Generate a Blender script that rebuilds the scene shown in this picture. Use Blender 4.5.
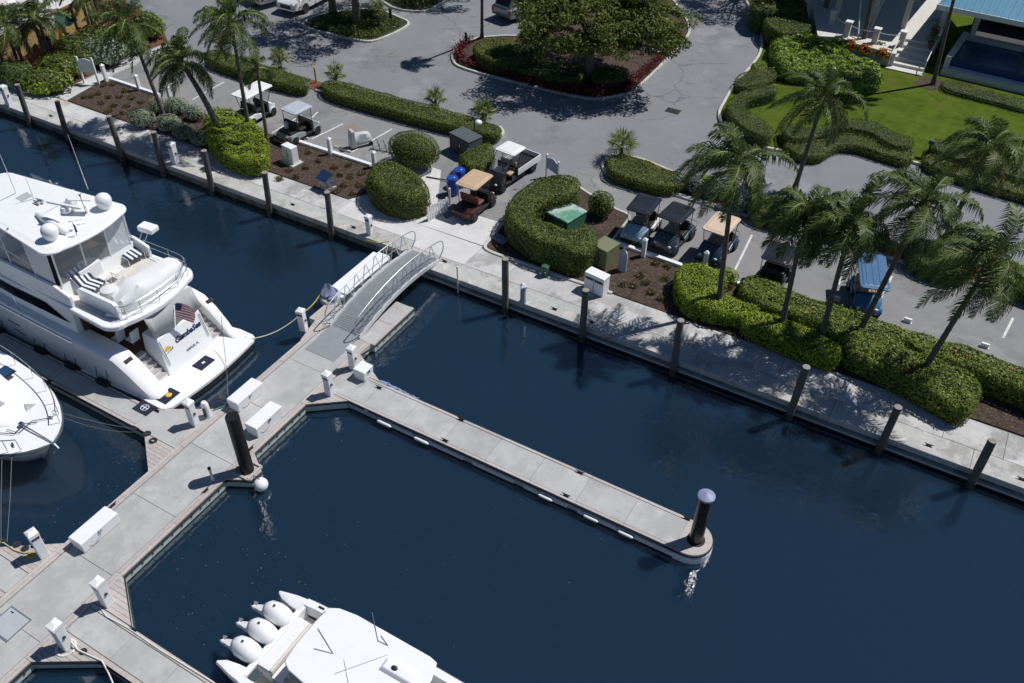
import bpy, bmesh, math, random
import numpy as np
from math import radians, sin, cos, pi, hypot, atan2
from mathutils import Vector, Matrix

# ------------------------------------------------------------------ scene, camera, sky, sun, exposure
scene = bpy.context.scene
for o in list(bpy.data.objects):
    bpy.data.objects.remove(o)
COL = scene.collection
random.seed(7)
RNG = np.random.default_rng(11)

# World frame: x runs along the quay, y inland, z = 0 is the water.  Camera solved from the photo.
FPX, PITCH, ROLL, YAW, CAMH = 876.83, radians(41.2367), radians(0.7118), radians(29.70), 24.0
_F = Vector((-sin(YAW)*cos(PITCH), cos(YAW)*cos(PITCH), -sin(PITCH)))
_R0 = Vector((cos(YAW), sin(YAW), 0)); _U0 = _R0.cross(_F)
_R = _R0*cos(ROLL) + _U0*sin(ROLL); _U = _U0*cos(ROLL) - _R0*sin(ROLL)
cam = bpy.data.cameras.new('camera'); camo = bpy.data.objects.new('camera', cam); COL.objects.link(camo)
cam.sensor_width = 36; cam.lens = FPX/1024*36; cam.clip_start = .5; cam.clip_end = 3000
camo.matrix_world = Matrix(((_R.x, _U.x, -_F.x, 0), (_R.y, _U.y, -_F.y, 0), (_R.z, _U.z, -_F.z, CAMH), (0, 0, 0, 1)))
scene.camera = camo

SUN_AZ, SUN_EL = radians(52.0), radians(56.5)          # direction towards the sun, from +x towards +y
world = bpy.data.worlds.new('World'); scene.world = world; world.use_nodes = True
wn = world.node_tree.nodes; wl = world.node_tree.links
sky = wn.new('ShaderNodeTexSky'); sky.sky_type = 'NISHITA'; sky.sun_disc = False
sky.sun_elevation = SUN_EL; sky.sun_rotation = pi/2 - SUN_AZ
sky.air_density = .75; sky.dust_density = .0; sky.ozone_density = 5.0
wn['Background'].inputs['Strength'].default_value = 0.060
wl.new(sky.outputs['Color'], wn['Background'].inputs['Color'])
sun = bpy.data.lights.new('sun', 'SUN'); sun.energy = 4.3; sun.angle = radians(.53); sun.color = (1, .975, .945)
suno = bpy.data.objects.new('sun', sun); COL.objects.link(suno)
suno.rotation_euler = Vector((cos(SUN_AZ)*cos(SUN_EL), sin(SUN_AZ)*cos(SUN_EL), sin(SUN_EL))).to_track_quat('Z', 'Y').to_euler()
scene.view_settings.view_transform = 'Standard'; scene.view_settings.look = 'None'
scene.view_settings.gamma = 1; scene.view_settings.use_curve_mapping = False
scene.view_settings.exposure = 0.0
scene.render.engine = 'CYCLES'
scene.cycles.max_bounces = 6; scene.cycles.transparent_max_bounces = 8

# ------------------------------------------------------------------ helpers
ZD, ZQ, ZL = 0.42, 0.65, 0.62        # floating dock deck, quay walkway, land

def G(px, py, z=ZL):
    """point where the ray through a photo pixel meets the level z"""
    d = _R*(px-512) - _U*(py-341.5) + _F*FPX
    t = (z-CAMH)/d.z
    return Vector((d.x*t, d.y*t, z))
def GP(pts, z=ZL): return [(G(x, y, z).x, G(x, y, z).y) for x, y in pts]
def height_at(base, ytop):
    """height above base whose picture row is ytop"""
    lo, hi = 0., 20.
    for _ in range(40):
        m = (lo+hi)/2; v = base+Vector((0, 0, m))-Vector((0, 0, CAMH)); y = 341.5-FPX*v.dot(_U)/v.dot(_F)
        if y > ytop: lo = m
        else: hi = m
    return lo

class MB:
    def __init__(s): s.v = []; s.f = []; s.mi = []; s.m = 0
    def add(s, vs, fs):
        o = len(s.v); s.v += [tuple(p) for p in vs]; s.f += [tuple(i+o for i in f) for f in fs]; s.mi += [s.m]*len(fs); return s
    def box(s, x0, x1, y0, y1, z0, z1):
        return s.add([(x0,y0,z0),(x1,y0,z0),(x1,y1,z0),(x0,y1,z0),(x0,y0,z1),(x1,y0,z1),(x1,y1,z1),(x0,y1,z1)],
                     [(0,3,2,1),(4,5,6,7),(0,1,5,4),(1,2,6,5),(2,3,7,6),(3,0,4,7)])
    def obox(s, c, size, rz=0, rx=0, ry=0):
        M = Matrix.Translation(c) @ Matrix.Rotation(rz,4,'Z') @ Matrix.Rotation(ry,4,'Y') @ Matrix.Rotation(rx,4,'X')
        a, b, d = size[0]/2, size[1]/2, size[2]/2
        vs = [M@Vector(p) for p in [(-a,-b,-d),(a,-b,-d),(a,b,-d),(-a,b,-d),(-a,-b,d),(a,-b,d),(a,b,d),(-a,b,d)]]
        return s.add(vs, [(0,3,2,1),(4,5,6,7),(0,1,5,4),(1,2,6,5),(2,3,7,6),(3,0,4,7)])
    def prism(s, poly, z0, z1, top=None):
        n = len(poly); t = top or poly
        vs = [(p[0],p[1],z0) for p in poly]+[(p[0],p[1],z1) for p in t]
        fs = [tuple(range(n-1,-1,-1)), tuple(range(n,2*n))]+[(i,(i+1)%n,n+(i+1)%n,n+i) for i in range(n)]
        return s.add(vs, fs)
    def sheet(s, poly, z):
        return s.add([(p[0],p[1],z) for p in poly], [tuple(range(len(poly)))])
    def loft(s, rings, caps=True, closed=True):
        n = len(rings[0]); vs = [p for r in rings for p in r]; fs = []
        for k in range(len(rings)-1):
            for i in range(n if closed else n-1):
                j = (i+1) % n; fs.append((k*n+i, k*n+j, (k+1)*n+j, (k+1)*n+i))
        if caps and closed: fs += [tuple(range(n-1,-1,-1)), tuple((len(rings)-1)*n+i for i in range(n))]
        return s.add(vs, fs)
    def cyl(s, p0, p1, r0, r1=None, n=12):
        r1 = r0 if r1 is None else r1; return s.tube([p0, p1], [r0, r1], n)
    def tube(s, path, r, n=6, closed=False):
        P = [Vector(p) for p in path]; m = len(P); rr = r if isinstance(r, (list, tuple)) else [r]*m
        rings = []; prev = None
        for i in range(m):
            a = P[i-1] if (i > 0 or closed) else P[i]; b = P[(i+1) % m] if (i < m-1 or closed) else P[i]
            t = (b-a); t = t.normalized() if t.length > 1e-9 else Vector((0,0,1))
            if prev is None:
                up = Vector((0,0,1)) if abs(t.z) < .9 else Vector((1,0,0)); x = t.cross(up).normalized()
            else:
                x = prev - t*prev.dot(t); x = x.normalized() if x.length > 1e-6 else t.orthogonal().normalized()
            prev = x; y = t.cross(x)
            rings.append([P[i]+(x*cos(2*pi*k/n)+y*sin(2*pi*k/n))*rr[i] for k in range(n)])
        if closed: rings.append(rings[0])
        return s.loft(rings, caps=not closed)
    def lathe(s, prof, c=(0,0,0), n=20):
        rings = [[(c[0]+r*cos(2*pi*k/n), c[1]+r*sin(2*pi*k/n), c[2]+z) for k in range(n)] for r, z in prof]
        return s.loft(rings)
    def ball(s, c, r, nu=16, nv=9):
        r = r if isinstance(r, (list, tuple)) else (r, r, r)
        rings = [[(c[0]+r[0]*sin(a)*cos(2*pi*k/nu), c[1]+r[1]*sin(a)*sin(2*pi*k/nu), c[2]-r[2]*cos(a)) for k in range(nu)]
                 for a in [pi*(.02+.96*j/(nv-1)) for j in range(nv)]]
        return s.loft(rings)
    def build(s, name, mats, parent=None, smooth=False, bevel=0, recalc=True, seg=2):
        me = bpy.data.meshes.new(name); me.from_pydata(s.v, [], s.f)
        mats = mats if isinstance(mats, (list, tuple)) else [mats]
        for m in mats: me.materials.append(m)
        if len(mats) > 1: me.polygons.foreach_set('material_index', s.mi)
        if recalc:
            b = bmesh.new(); b.from_mesh(me); bmesh.ops.recalc_face_normals(b, faces=b.faces); b.to_mesh(me); b.free()
        o = bpy.data.objects.new(name, me); COL.objects.link(o); o.parent = parent
        if smooth:
            me.polygons.foreach_set('use_smooth', [True]*len(me.polygons))
            try: me.set_sharp_from_angle(angle=radians(40))
            except Exception: pass
        if bevel:
            bm = o.modifiers.new('bevel', 'BEVEL'); bm.width = bevel; bm.segments = seg; bm.limit_method = 'ANGLE'; bm.angle_limit = radians(40)
        return o

def tag(o, label=None, cat=None, group=None, kind=None):
    if label: o['label'] = label
    if cat: o['category'] = cat
    if group: o['group'] = group
    if kind: o['kind'] = kind
    return o
def thing(name, label, cat, loc=(0,0,0), rz=0, group=None):
    o = bpy.data.objects.new(name, None); COL.objects.link(o); o.location = loc; o.rotation_euler = (0,0,rz)
    o.empty_display_size = .2
    return tag(o, label, cat, group)
def struct(o): o['kind'] = 'structure'; return o
def copy_tree(o, parent=None):
    c = o.copy(); COL.objects.link(c); c.parent = parent
    for ch in list(o.children): copy_tree(ch, c)
    return c

# ------------------------------------------------------------------ materials
_mats = {}
def mat(name, col, rough=.6, metal=0, var=.12, scale=2.5, bump=0, bscale=30, spec=.5, col2=None, rnd=0, detail=6, stain=None, coat=0, crack=None):
    if name in _mats: return _mats[name]
    m = bpy.data.materials.new(name); m.use_nodes = True; nt = m.node_tree; N = nt.nodes; L = nt.links
    b = N['Principled BSDF']; b.inputs['Roughness'].default_value = rough; b.inputs['Metallic'].default_value = metal
    b.inputs['Specular IOR Level'].default_value = spec
    if coat: b.inputs['Coat Weight'].default_value = coat
    tc = N.new('ShaderNodeTexCoord')
    n1 = N.new('ShaderNodeTexNoise'); n1.inputs['Scale'].default_value = scale; n1.inputs['Detail'].default_value = detail; n1.inputs['Roughness'].default_value = .65
    L.new(tc.outputs['Object'], n1.inputs['Vector'])
    r = N.new('ShaderNodeValToRGB'); r.color_ramp.elements[0].position = .3; r.color_ramp.elements[1].position = .7
    c = Vector(col)
    if col2 is None:
        a, d = c*(1-var), c*(1+var)
    else: a, d = c, Vector(col2)
    r.color_ramp.elements[0].color = (*[min(1, x) for x in a], 1); r.color_ramp.elements[1].color = (*[min(1, x) for x in d], 1)
    L.new(n1.outputs['Fac'], r.inputs['Fac']); out = r.outputs['Color']
    if stain:                                   # (colour, scale, threshold, strength): blotches with a shape of their own
        for sc_, ssc, th_, st in stain:
            n2 = N.new('ShaderNodeTexNoise'); n2.inputs['Scale'].default_value = ssc; n2.inputs['Detail'].default_value = 8; n2.inputs['Roughness'].default_value = .7
            mp = N.new('ShaderNodeMapping'); mp.inputs['Location'].default_value = (ssc*7.3, 3.1, ssc)
            L.new(tc.outputs['Object'], mp.inputs['Vector']); L.new(mp.outputs['Vector'], n2.inputs['Vector'])
            q = N.new('ShaderNodeMapRange'); q.inputs[1].default_value = th_; q.inputs[2].default_value = th_+.07; q.inputs[3].default_value = 0; q.inputs[4].default_value = st
            L.new(n2.outputs['Fac'], q.inputs[0])
            mx = N.new('ShaderNodeMix'); mx.data_type = 'RGBA'; mx.inputs[7].default_value = (*sc_, 1)
            L.new(q.outputs[0], mx.inputs[0]); L.new(out, mx.inputs[6]); out = mx.outputs[2]
    if crack:                                   # (colour, scale): a thin broken network of cracks
        vo = N.new('ShaderNodeTexVoronoi'); vo.feature = 'DISTANCE_TO_EDGE'; vo.inputs['Scale'].default_value = crack[1]
        nw = N.new('ShaderNodeTexNoise'); nw.inputs['Scale'].default_value = .9; nw.inputs['Detail'].default_value = 6; L.new(tc.outputs['Object'], nw.inputs['Vector'])
        ad = N.new('ShaderNodeVectorMath'); ad.operation = 'MULTIPLY_ADD'; ad.inputs[1].default_value = (1.6,1.6,0); L.new(nw.outputs['Color'], ad.inputs[0]); L.new(tc.outputs['Object'], ad.inputs[2]); L.new(ad.outputs[0], vo.inputs['Vector'])
        q = N.new('ShaderNodeMapRange'); q.inputs[1].default_value = .004; q.inputs[2].default_value = .010; q.inputs[3].default_value = 1; q.inputs[4].default_value = 0; L.new(vo.outputs['Distance'], q.inputs[0])
        g2 = N.new('ShaderNodeMapRange'); g2.inputs[1].default_value = .5; g2.inputs[2].default_value = .56; g2.inputs[3].default_value = 0; g2.inputs[4].default_value = .5
        nb = N.new('ShaderNodeTexNoise'); nb.inputs['Scale'].default_value = .13; L.new(tc.outputs['Object'], nb.inputs['Vector']); L.new(nb.outputs['Fac'], g2.inputs[0])
        mu = N.new('ShaderNodeMath'); mu.operation = 'MULTIPLY'; L.new(q.outputs[0], mu.inputs[0]); L.new(g2.outputs[0], mu.inputs[1])
        mx = N.new('ShaderNodeMix'); mx.data_type = 'RGBA'; mx.inputs[7].default_value = (*crack[0], 1); L.new(mu.outputs[0], mx.inputs[0]); L.new(out, mx.inputs[6]); out = mx.outputs[2]
    if rnd:
        oi = N.new('ShaderNodeObjectInfo'); q = N.new('ShaderNodeMapRange'); q.inputs[3].default_value = 1-rnd; q.inputs[4].default_value = 1+rnd
        L.new(oi.outputs['Random'], q.inputs[0]); vm = N.new('ShaderNodeVectorMath'); vm.operation = 'SCALE'
        L.new(out, vm.inputs[0]); L.new(q.outputs[0], vm.inputs['Scale']); out = vm.outputs[0]
    L.new(out, b.inputs['Base Color'])
    if bump:
        n3 = N.new('ShaderNodeTexNoise'); n3.inputs['Scale'].default_value = bscale; n3.inputs['Detail'].default_value = 5
        L.new(tc.outputs['Object'], n3.inputs['Vector']); bp = N.new('ShaderNodeBump'); bp.inputs['Strength'].default_value = bump; bp.inputs['Distance'].default_value = .02
        L.new(n3.outputs['Fac'], bp.inputs['Height']); L.new(bp.outputs['Normal'], b.inputs['Normal'])
    _mats[name] = m
    return m
def leafmat(name, dark, mid, light, rough=.45, trans=.25, nscale=1.2):
    """leaf colours picked per leaf, drifting slowly from clump to clump"""
    if name in _mats: return _mats[name]
    m = bpy.data.materials.new(name); m.use_nodes = True; nt = m.node_tree; N = nt.nodes; L = nt.links
    b = N['Principled BSDF']; b.inputs['Roughness'].default_value = rough; b.inputs['Specular IOR Level'].default_value = .25
    g = N.new('ShaderNodeNewGeometry'); tc = N.new('ShaderNodeTexCoord'); n = N.new('ShaderNodeTexNoise'); n.inputs['Scale'].default_value = nscale; n.inputs['Detail'].default_value = 3
    L.new(tc.outputs['Object'], n.inputs['Vector'])
    a = N.new('ShaderNodeMath'); a.operation = 'MULTIPLY_ADD'; a.inputs[1].default_value = .62; L.new(g.outputs['Random Per Island'], a.inputs[0])
    k = N.new('ShaderNodeMath'); k.operation = 'MULTIPLY_ADD'; k.inputs[1].default_value = .9; k.inputs[2].default_value = -.26; L.new(n.outputs['Fac'], k.inputs[0]); L.new(k.outputs[0], a.inputs[2])
    r = N.new('ShaderNodeValToRGB'); e = r.color_ramp.elements; e[0].position = .05; e[0].color = (*dark, 1); e[1].position = .95; e[1].color = (*light, 1)
    x = e.new(.5); x.color = (*mid, 1)
    L.new(a.outputs[0], r.inputs['Fac']); L.new(r.outputs['Color'], b.inputs['Base Color'])
    t = N.new('ShaderNodeBsdfTranslucent'); L.new(r.outputs['Color'], t.inputs['Color']); mx = N.new('ShaderNodeMixShader'); mx.inputs[0].default_value = trans
    L.new(b.outputs[0], mx.inputs[1]); L.new(t.outputs[0], mx.inputs[2]); L.new(mx.outputs[0], N['Material Output'].inputs['Surface'])
    _mats[name] = m
    return m
def glassmat(name, col, rough=.05, alpha=.4):
    if name in _mats: return _mats[name]
    m = bpy.data.materials.new(name); m.use_nodes = True; b = m.node_tree.nodes['Principled BSDF']
    b.inputs['Base Color'].default_value = (*col, 1); b.inputs['Roughness'].default_value = rough; b.inputs['Alpha'].default_value = alpha
    _mats[name] = m
    return m

M_WHITE = mat('gelcoat_white', (.82,.83,.835), .28, var=.03, coat=.3)
M_WHITE2 = mat('white_paint', (.78,.785,.79), .5, var=.05, scale=4)
M_CANVAS = mat('white_canvas', (.68,.69,.70), .85, var=.06, scale=3, bump=.3, bscale=14)
M_GREYCANVAS = mat('pale_grey_canvas', (.40,.41,.42), .8, var=.1, scale=2.5, bump=.4, bscale=6)
M_STEEL = mat('stainless', (.62,.64,.66), .22, 1, var=.05)
M_ALU = mat('aluminium', (.55,.57,.59), .42, .85, var=.08, scale=5)
M_BLACK = mat('black_plastic', (.016,.017,.019), .45, var=.2)
M_RUBBER = mat('rubber', (.02,.02,.021), .8, var=.25)
M_GLASSD = mat('dark_glass', (.006,.008,.010), .06, var=.1)
M_NAVY = mat('navy_canvas', (.015,.028,.075), .8, var=.2)
M_TEAK = mat('teak', (.30,.20,.12), .65, var=.2, scale=6)
M_ROPE = mat('pale_rope', (.62,.58,.48), .9, var=.2, scale=30)
M_ROPEY = mat('yellow_rope', (.58,.42,.08), .9, var=.2, scale=30)
M_ROPEB = mat('dark_rope', (.025,.026,.03), .9, var=.3, scale=30)
M_CREAM = mat('cream_vinyl', (.62,.58,.50), .6, var=.06)
M_TRIM = mat('weathered_pink_timber', (.445,.405,.385), .8, var=.12, scale=7, bump=.15, rnd=.08)
M_FASCIA = mat('pale_green_fender_strip', (.48,.56,.53), .55, var=.12, scale=4, stain=[((.16,.19,.13), 3.5, .6, .6)])
M_CONC = mat('dock_concrete', (.415,.415,.412), .85, var=.13, scale=1.3, bump=.1, rnd=.06, stain=[((.32,.318,.31), .55, .52, .55), ((.52,.515,.505), 1.7, .58, .5), ((.21,.21,.205), 4, .63, .5)])
M_QCONC = mat('quay_concrete', (.485,.48,.475), .88, var=.16, scale=1.1, bump=.12, rnd=.10, stain=[((.25,.24,.23), .42, .53, .65), ((.54,.535,.52), 1.3, .56, .6), ((.17,.165,.155), 2.6, .60, .6), ((.36,.22,.10), .33, .62, .5)])
M_CAP = mat('seawall_cap_concrete', (.42,.42,.405), .88, var=.16, scale=1.5, bump=.12, rnd=.06, stain=[((.24,.23,.21), .8, .54, .6), ((.60,.58,.54), 1.9, .56, .6), ((.17,.17,.16), 3.5, .62, .6)])
M_WALL = mat('seawall_face', (.15,.17,.165), .8, var=.3, scale=2, stain=[((.05,.06,.045), 2.2, .5, .75)])
M_ASPH = mat('weathered_asphalt', (.200,.206,.222), .9, crack=((.07,.07,.072), .16), var=.07, scale=.35, bump=.15, bscale=60, detail=10,
             stain=[((.14,.144,.155), .11, .52, .55), ((.27,.276,.295), .22, .55, .65), ((.11,.111,.115), .9, .60, .5), ((.26,.225,.19), .17, .64, .4), ((.28,.282,.29), 3.0, .62, .4)])
M_KERB = mat('kerb_concrete', (.50,.49,.45), .85, var=.15, scale=1.2, stain=[((.3,.29,.27), 2, .6, .5)])
M_PAINT = mat('white_road_paint', (.62,.62,.60), .8, var=.15, scale=6, stain=[((.27,.265,.26), 7, .55, .8)])
M_MULCH = mat('mulch', (.060,.038,.028), .95, var=.5, scale=8, bump=1, bscale=14, stain=[((.20,.145,.11), 11, .57, .9), ((.02,.013,.010), 5, .53, .75), ((.30,.24,.19), 17, .64, .9)])
M_REDMULCH = mat('red_mulch', (.15,.060,.032), .95, var=.4, scale=12, bump=.9, bscale=20, stain=[((.26,.12,.07), 20, .6, .7)])
M_WOODPILE = mat('weathered_pile_wood', (.105,.094,.09), .9, var=.35, scale=4, bump=.7, bscale=16, rnd=.15)
M_LAWN = mat('lawn', (.075,.110,.013), .95, var=.3, scale=.9, bump=.6, bscale=25, detail=10, spec=.05, stain=[((.095,.115,.020), .35, .50, .7), ((.050,.078,.008), 1.8, .54, .7), ((.12,.115,.03), 3.2, .60, .6)])
# ------------------------------------------------------------------ polygon helpers
def smooth(pts, n=6, closed=False):
    out = []; m = len(pts); rng = range(m if closed else m-1)
    for i in rng:
        p0 = pts[(i-1) % m] if (closed or i > 0) else pts[i]; p1 = pts[i]; p2 = pts[(i+1) % m]; p3 = pts[(i+2) % m] if (closed or i < m-2) else pts[(i+1) % m]
        for k in range(n):
            t = k/n; out.append(tuple(.5*(2*b+(c-a)*t+(2*a-5*b+4*c-d)*t*t+(3*b-3*c+d-a)*t**3) for a, b, c, d in zip(p0, p1, p2, p3)))
    if not closed: out.append(tuple(pts[-1]))
    return out
def offset(path, w, closed=False):
    n = len(path); out = []
    for i in range(n):
        a = Vector(path[i-1][:2]) if (i > 0 or closed) else Vector(path[i][:2]); b = Vector(path[i][:2]); c = Vector(path[(i+1) % n][:2]) if (i < n-1 or closed) else Vector(path[i][:2])
        d1 = (b-a).normalized() if (b-a).length > 1e-6 else None; d2 = (c-b).normalized() if (c-b).length > 1e-6 else None
        d1 = d1 or d2; d2 = d2 or d1
        n1 = Vector((-d1.y, d1.x)); n2 = Vector((-d2.y, d2.x)); m = (n1+n2)
        m = m.normalized() if m.length > 1e-6 else n1
        k = w/max(.45, m.dot(n1)); out.append((b.x+m.x*k, b.y+m.y*k))
    return out
def ribbon(mb, path, w, z0, z1, closed=False, ch=.02):
    a = offset(path, w/2, closed); b = offset(path, -w/2, closed); a2 = offset(path, w/2-ch, closed); b2 = offset(path, -w/2+ch, closed)
    rings = [[(p[0],p[1],z0),(p[0],p[1],z1-ch),(q2[0],q2[1],z1),(r2[0],r2[1],z1),(r[0],r[1],z1-ch),(r[0],r[1],z0)] for p, q2, r2, r in zip(a, a2, b2, b)]
    if closed: rings.append(rings[0])
    return mb.loft(rings, caps=not closed)
def clip(poly, a, b, c):
    """keep a*x+b*y<=c"""
    out = []
    for i in range(len(poly)):
        p, q = poly[i], poly[(i+1) % len(poly)]; dp = a*p[0]+b*p[1]-c; dq = a*q[0]+b*q[1]-c
        if dp <= 0: out.append(p)
        if dp*dq < 0: t = dp/(dp-dq); out.append((p[0]+(q[0]-p[0])*t, p[1]+(q[1]-p[1])*t))
    return out
def area(poly): return .5*sum(p[0]*q[1]-q[0]*p[1] for p, q in zip(poly, poly[1:]+poly[:1]))

# ------------------------------------------------------------------ water
def water_mat():
    m = bpy.data.materials.new('harbour_water'); m.use_nodes = True; N = m.node_tree.nodes; L = m.node_tree.links; b = N['Principled BSDF']
    b.inputs['Roughness'].default_value = .035; b.inputs['IOR'].default_value = 1.65; m.node_tree.nodes['Principled BSDF'].subsurface_method = 'BURLEY'; b.inputs['Subsurface Weight'].default_value = 1; b.inputs['Subsurface Radius'].default_value = (.8,.9,1.0); b.inputs['Subsurface Scale'].default_value = .5; b.inputs['Specular IOR Level'].default_value = 1.0
    tc = N.new('ShaderNodeTexCoord')
    nz = N.new('ShaderNodeTexNoise'); nz.inputs['Scale'].default_value = .05; nz.inputs['Detail'].default_value = 2; L.new(tc.outputs['Object'], nz.inputs['Vector'])
    r = N.new('ShaderNodeValToRGB'); r.color_ramp.elements[0].color = (.0066,.0190,.0350,1); r.color_ramp.elements[1].color = (.0086,.0235,.0445,1)
    L.new(nz.outputs['Fac'], r.inputs['Fac']); L.new(r.outputs['Color'], b.inputs['Base Color'])
    prev = None
    for sc, st, d, rot, sx in ((2.6, .20, .06, .4, 1.0), (7.5, .12, .03, -.5, 1.6), (.5, .16, .15, .9, 1.4)):
        mp = N.new('ShaderNodeMapping'); mp.inputs['Rotation'].default_value = (0,0,rot); mp.inputs['Scale'].default_value = (sx,1,1)
        L.new(tc.outputs['Object'], mp.inputs['Vector'])
        n = N.new('ShaderNodeTexNoise'); n.inputs['Scale'].default_value = sc; n.inputs['Detail'].default_value = 2; n.inputs['Distortion'].default_value = .4; L.new(mp.outputs[0], n.inputs['Vector'])
        bp = N.new('ShaderNodeBump'); bp.inputs['Strength'].default_value = st; bp.inputs['Distance'].default_value = d
        L.new(n.outputs['Fac'], bp.inputs['Height'])
        if prev: L.new(prev.outputs['Normal'], bp.inputs['Normal'])
        prev = bp
    L.new(prev.outputs['Normal'], b.inputs['Normal'])
    return m
M_WATER = water_mat()
struct(MB().sheet([(-400,-400),(400,-400),(400,26.2),(-400,26.2)], 0).build('water', M_WATER))

# ------------------------------------------------------------------ land
ground = struct(MB().sheet([(-400,28.02),(400,28.02),(400,500),(-400,500)], ZL).build('asphalt_ground', M_ASPH))
wall = struct(MB().box(-120,-20.6,26.12,26.6,-1.5,.42).box(-20.62,60,25.62,26.6,-1.5,.42).build('seawall', M_WALL))
wl_ = MB().box(-20.6,60,25.47,25.66,.10,.20).build('waler', M_CAP, wall, bevel=.015)
walk = struct(MB().box(-120,60,26.58,28.0,-.2,.55).build('quay_walkway', M_WALL))
def slabs(parent, x0, x1, y0, y1, step, zt, mt, name='slab', gap=.010, th=.14, jit=.003):
    x = x0
    while x < x1-.05:
        xe = min(x+step, x1)
        MB().box(x+gap/2, xe-gap/2, y0+gap/2, y1-gap/2, zt-th, zt+random.uniform(-jit, jit)).build(name, mt, parent, bevel=.012, seg=1)
        x = xe
M_APRON = mat('apron_concrete', (.58,.575,.57), .88, var=.09, scale=1.1, bump=.1, stain=[((.44,.43,.42), .5, .55, .5), ((.66,.65,.64), 1.3, .58, .5), ((.30,.29,.28), 3.0, .66, .5)])
slabs(walk, -62, -20.6, 26.0, 26.95, 5.3, ZQ, M_CAP, 'cap_slab', th=.26)
slabs(walk, -20.6, 12, 25.5, 26.55, 4.9, ZQ, M_CAP, 'cap_slab', th=.26)
slabs(walk, -62, -25.3, 26.95, 28.2, 2.65, ZQ, M_QCONC)
slabs(walk, -25.3, -20.6, 26.95, 28.2, 2.35, ZQ, M_APRON); slabs(walk, -20.6, -17.7, 26.55, 28.2, 2.9, ZQ, M_APRON)
slabs(walk, -17.7, 12, 26.55, 28.05, 2.05, ZQ, M_QCONC)
# concrete apron behind the gangway, in poured bays
ap = GP([(345,199),(392,176),(419,163),(441,170),(437,206),(446,219),(463,211),(503,223),(484,246)], ZQ)
apx = struct(MB().prism(ap, .45, ZQ-.05).build('concrete_apron', M_QCONC))
axs = [p[0] for p in ap]; ays = [p[1] for p in ap]
nx, ny = 4, 4
for i in range(nx):
    for j in range(ny):
        xa = min(axs)+(max(axs)-min(axs))*i/nx; xb = min(axs)+(max(axs)-min(axs))*(i+1)/nx; ya = 28.2+(max(ays)-28.2)*j/ny; yb = 28.2+(max(ays)-28.2)*(j+1)/ny
        q = ap[::-1] if area(ap) < 0 else list(ap)
        for a, b, c in ((-1,0,-xa-.004),(1,0,xb-.004),(0,-1,-ya-.004),(0,1,yb-.004)): q = clip(q, a, b, c)
        if len(q) >= 3 and abs(area(q)) > .05: MB().prism(q, .56, ZQ+random.uniform(-.002, 0)).build('slab', M_APRON, apx)
# footpath at the left lot
fp = GP([(52,95),(66,100.5),(109,77),(171,48),(168,43),(140,54)], ZQ)
struct(MB().prism(fp, .45, ZQ-.003).build('footpath', M_QCONC))
# raised end of a path at the far right
struct(MB().prism(GP([(977,410),(990,398),(1060,421),(1060,446)], ZQ), .45, ZQ+.02).build('side_path', M_QCONC))
# patch of asphalt of the near lots (another pour, a touch darker)
M_ASPH2 = mat('parking_asphalt', (.225,.226,.230), .9, crack=((.07,.07,.072), .22), var=.09, scale=.6, bump=.15, bscale=60, detail=10,
              stain=[((.15,.151,.155), .2, .53, .6), ((.29,.288,.285), .4, .56, .6), ((.23,.16,.105), .22, .60, .6), ((.095,.093,.091), 1.5, .61, .55)])
struct(MB().sheet(GP([(107,82),(172,49),(204,60),(318,93),(500,138),(520,178),(505,222),(463,212),(448,205),(455,160),(400,172),(290,140),(200,108)]), ZL+.004).build('parking_lot', M_ASPH2))
struct(MB().sheet(GP([(512,190),(600,166),(650,187),(700,202),(760,221),(853,249),(967,283),(1120,330),(1120,420),(930,352),(800,300),(690,268),(608,243),(632,216),(580,186),(520,190)]), ZL+.004).build('cart_lot', M_ASPH2))

def painted_line(p, q, w=.1, z=None):
    a = G(*p); b = G(*q); d = (b-a); d.normalize(); n = Vector((-d.y, d.x, 0))*w/2; z = z or ZL+.009
    MB().sheet([(a+n)[:2], (b+n)[:2], (b-n)[:2], (a-n)[:2]], z).build('painted_line', M_PAINT, ground)
for p, q in [((192,100),(224,82)),((160,90),(190,72)),((272,133),(302,115)),((312,139),(343,124)),((352,152),(392,129)),((391,165),(420,140)),((305,124),(318,112)),
             ((866,147),(878,130)),((915,160),(927,139)),((969,181),(979,163)),((700,298),(722,262)),((735,270),(752,235)),((1003,338),(1013,318)),((745,176),(760,152)),((880,300),(892,276)),((838,285),(850,262))]:
    painted_line(p, q)
# faded yellow line across the drive
M_YEL = mat('faded_yellow_paint', (.42,.33,.16), .85, var=.15, stain=[((.24,.235,.23), 5, .48, .9)])
a, b = G(586,125), G(654,143)
# tyre-polished arcs on the road: slightly darker asphalt wear, laid as thin sheets
M_WEAR = mat('tyre_wear', (.135,.132,.13), .85, var=.15, scale=1, stain=[((.215,.212,.208), 3, .45, .95)])
for path in ([(372,60),(385,57),(398,55)],[(374,57),(386,54.5),(396,53)]):
    pts = smooth(GP(path), 6); mb = MB(); a = offset(pts, .09); b = offset(pts, -.09)
    mb.add([(x,y,ZL+.006) for x, y in a]+[(x,y,ZL+.006) for x, y in b], [(i,i+1,len(a)+i+1,len(a)+i) for i in range(len(a)-1)]).build('tyre_mark', M_WEAR, ground)
# drain grate and oil-dark patches
dg = MB(); c = G(673,111)
dg.box(c.x-.42,c.x+.42,c.y-.3,c.y+.3,ZL+.001,ZL+.012)
for k in range(7): dg.box(c.x-.38,c.x+.38,c.y-.27+k*.08,c.y-.23+k*.08,ZL+.012,ZL+.022)
tag(dg.build('drain_grate', mat('cast_iron', (.05,.05,.05), .6, .4, var=.2)), 'dark iron drain grate set in the road below the big tree', 'drain grate')

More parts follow.
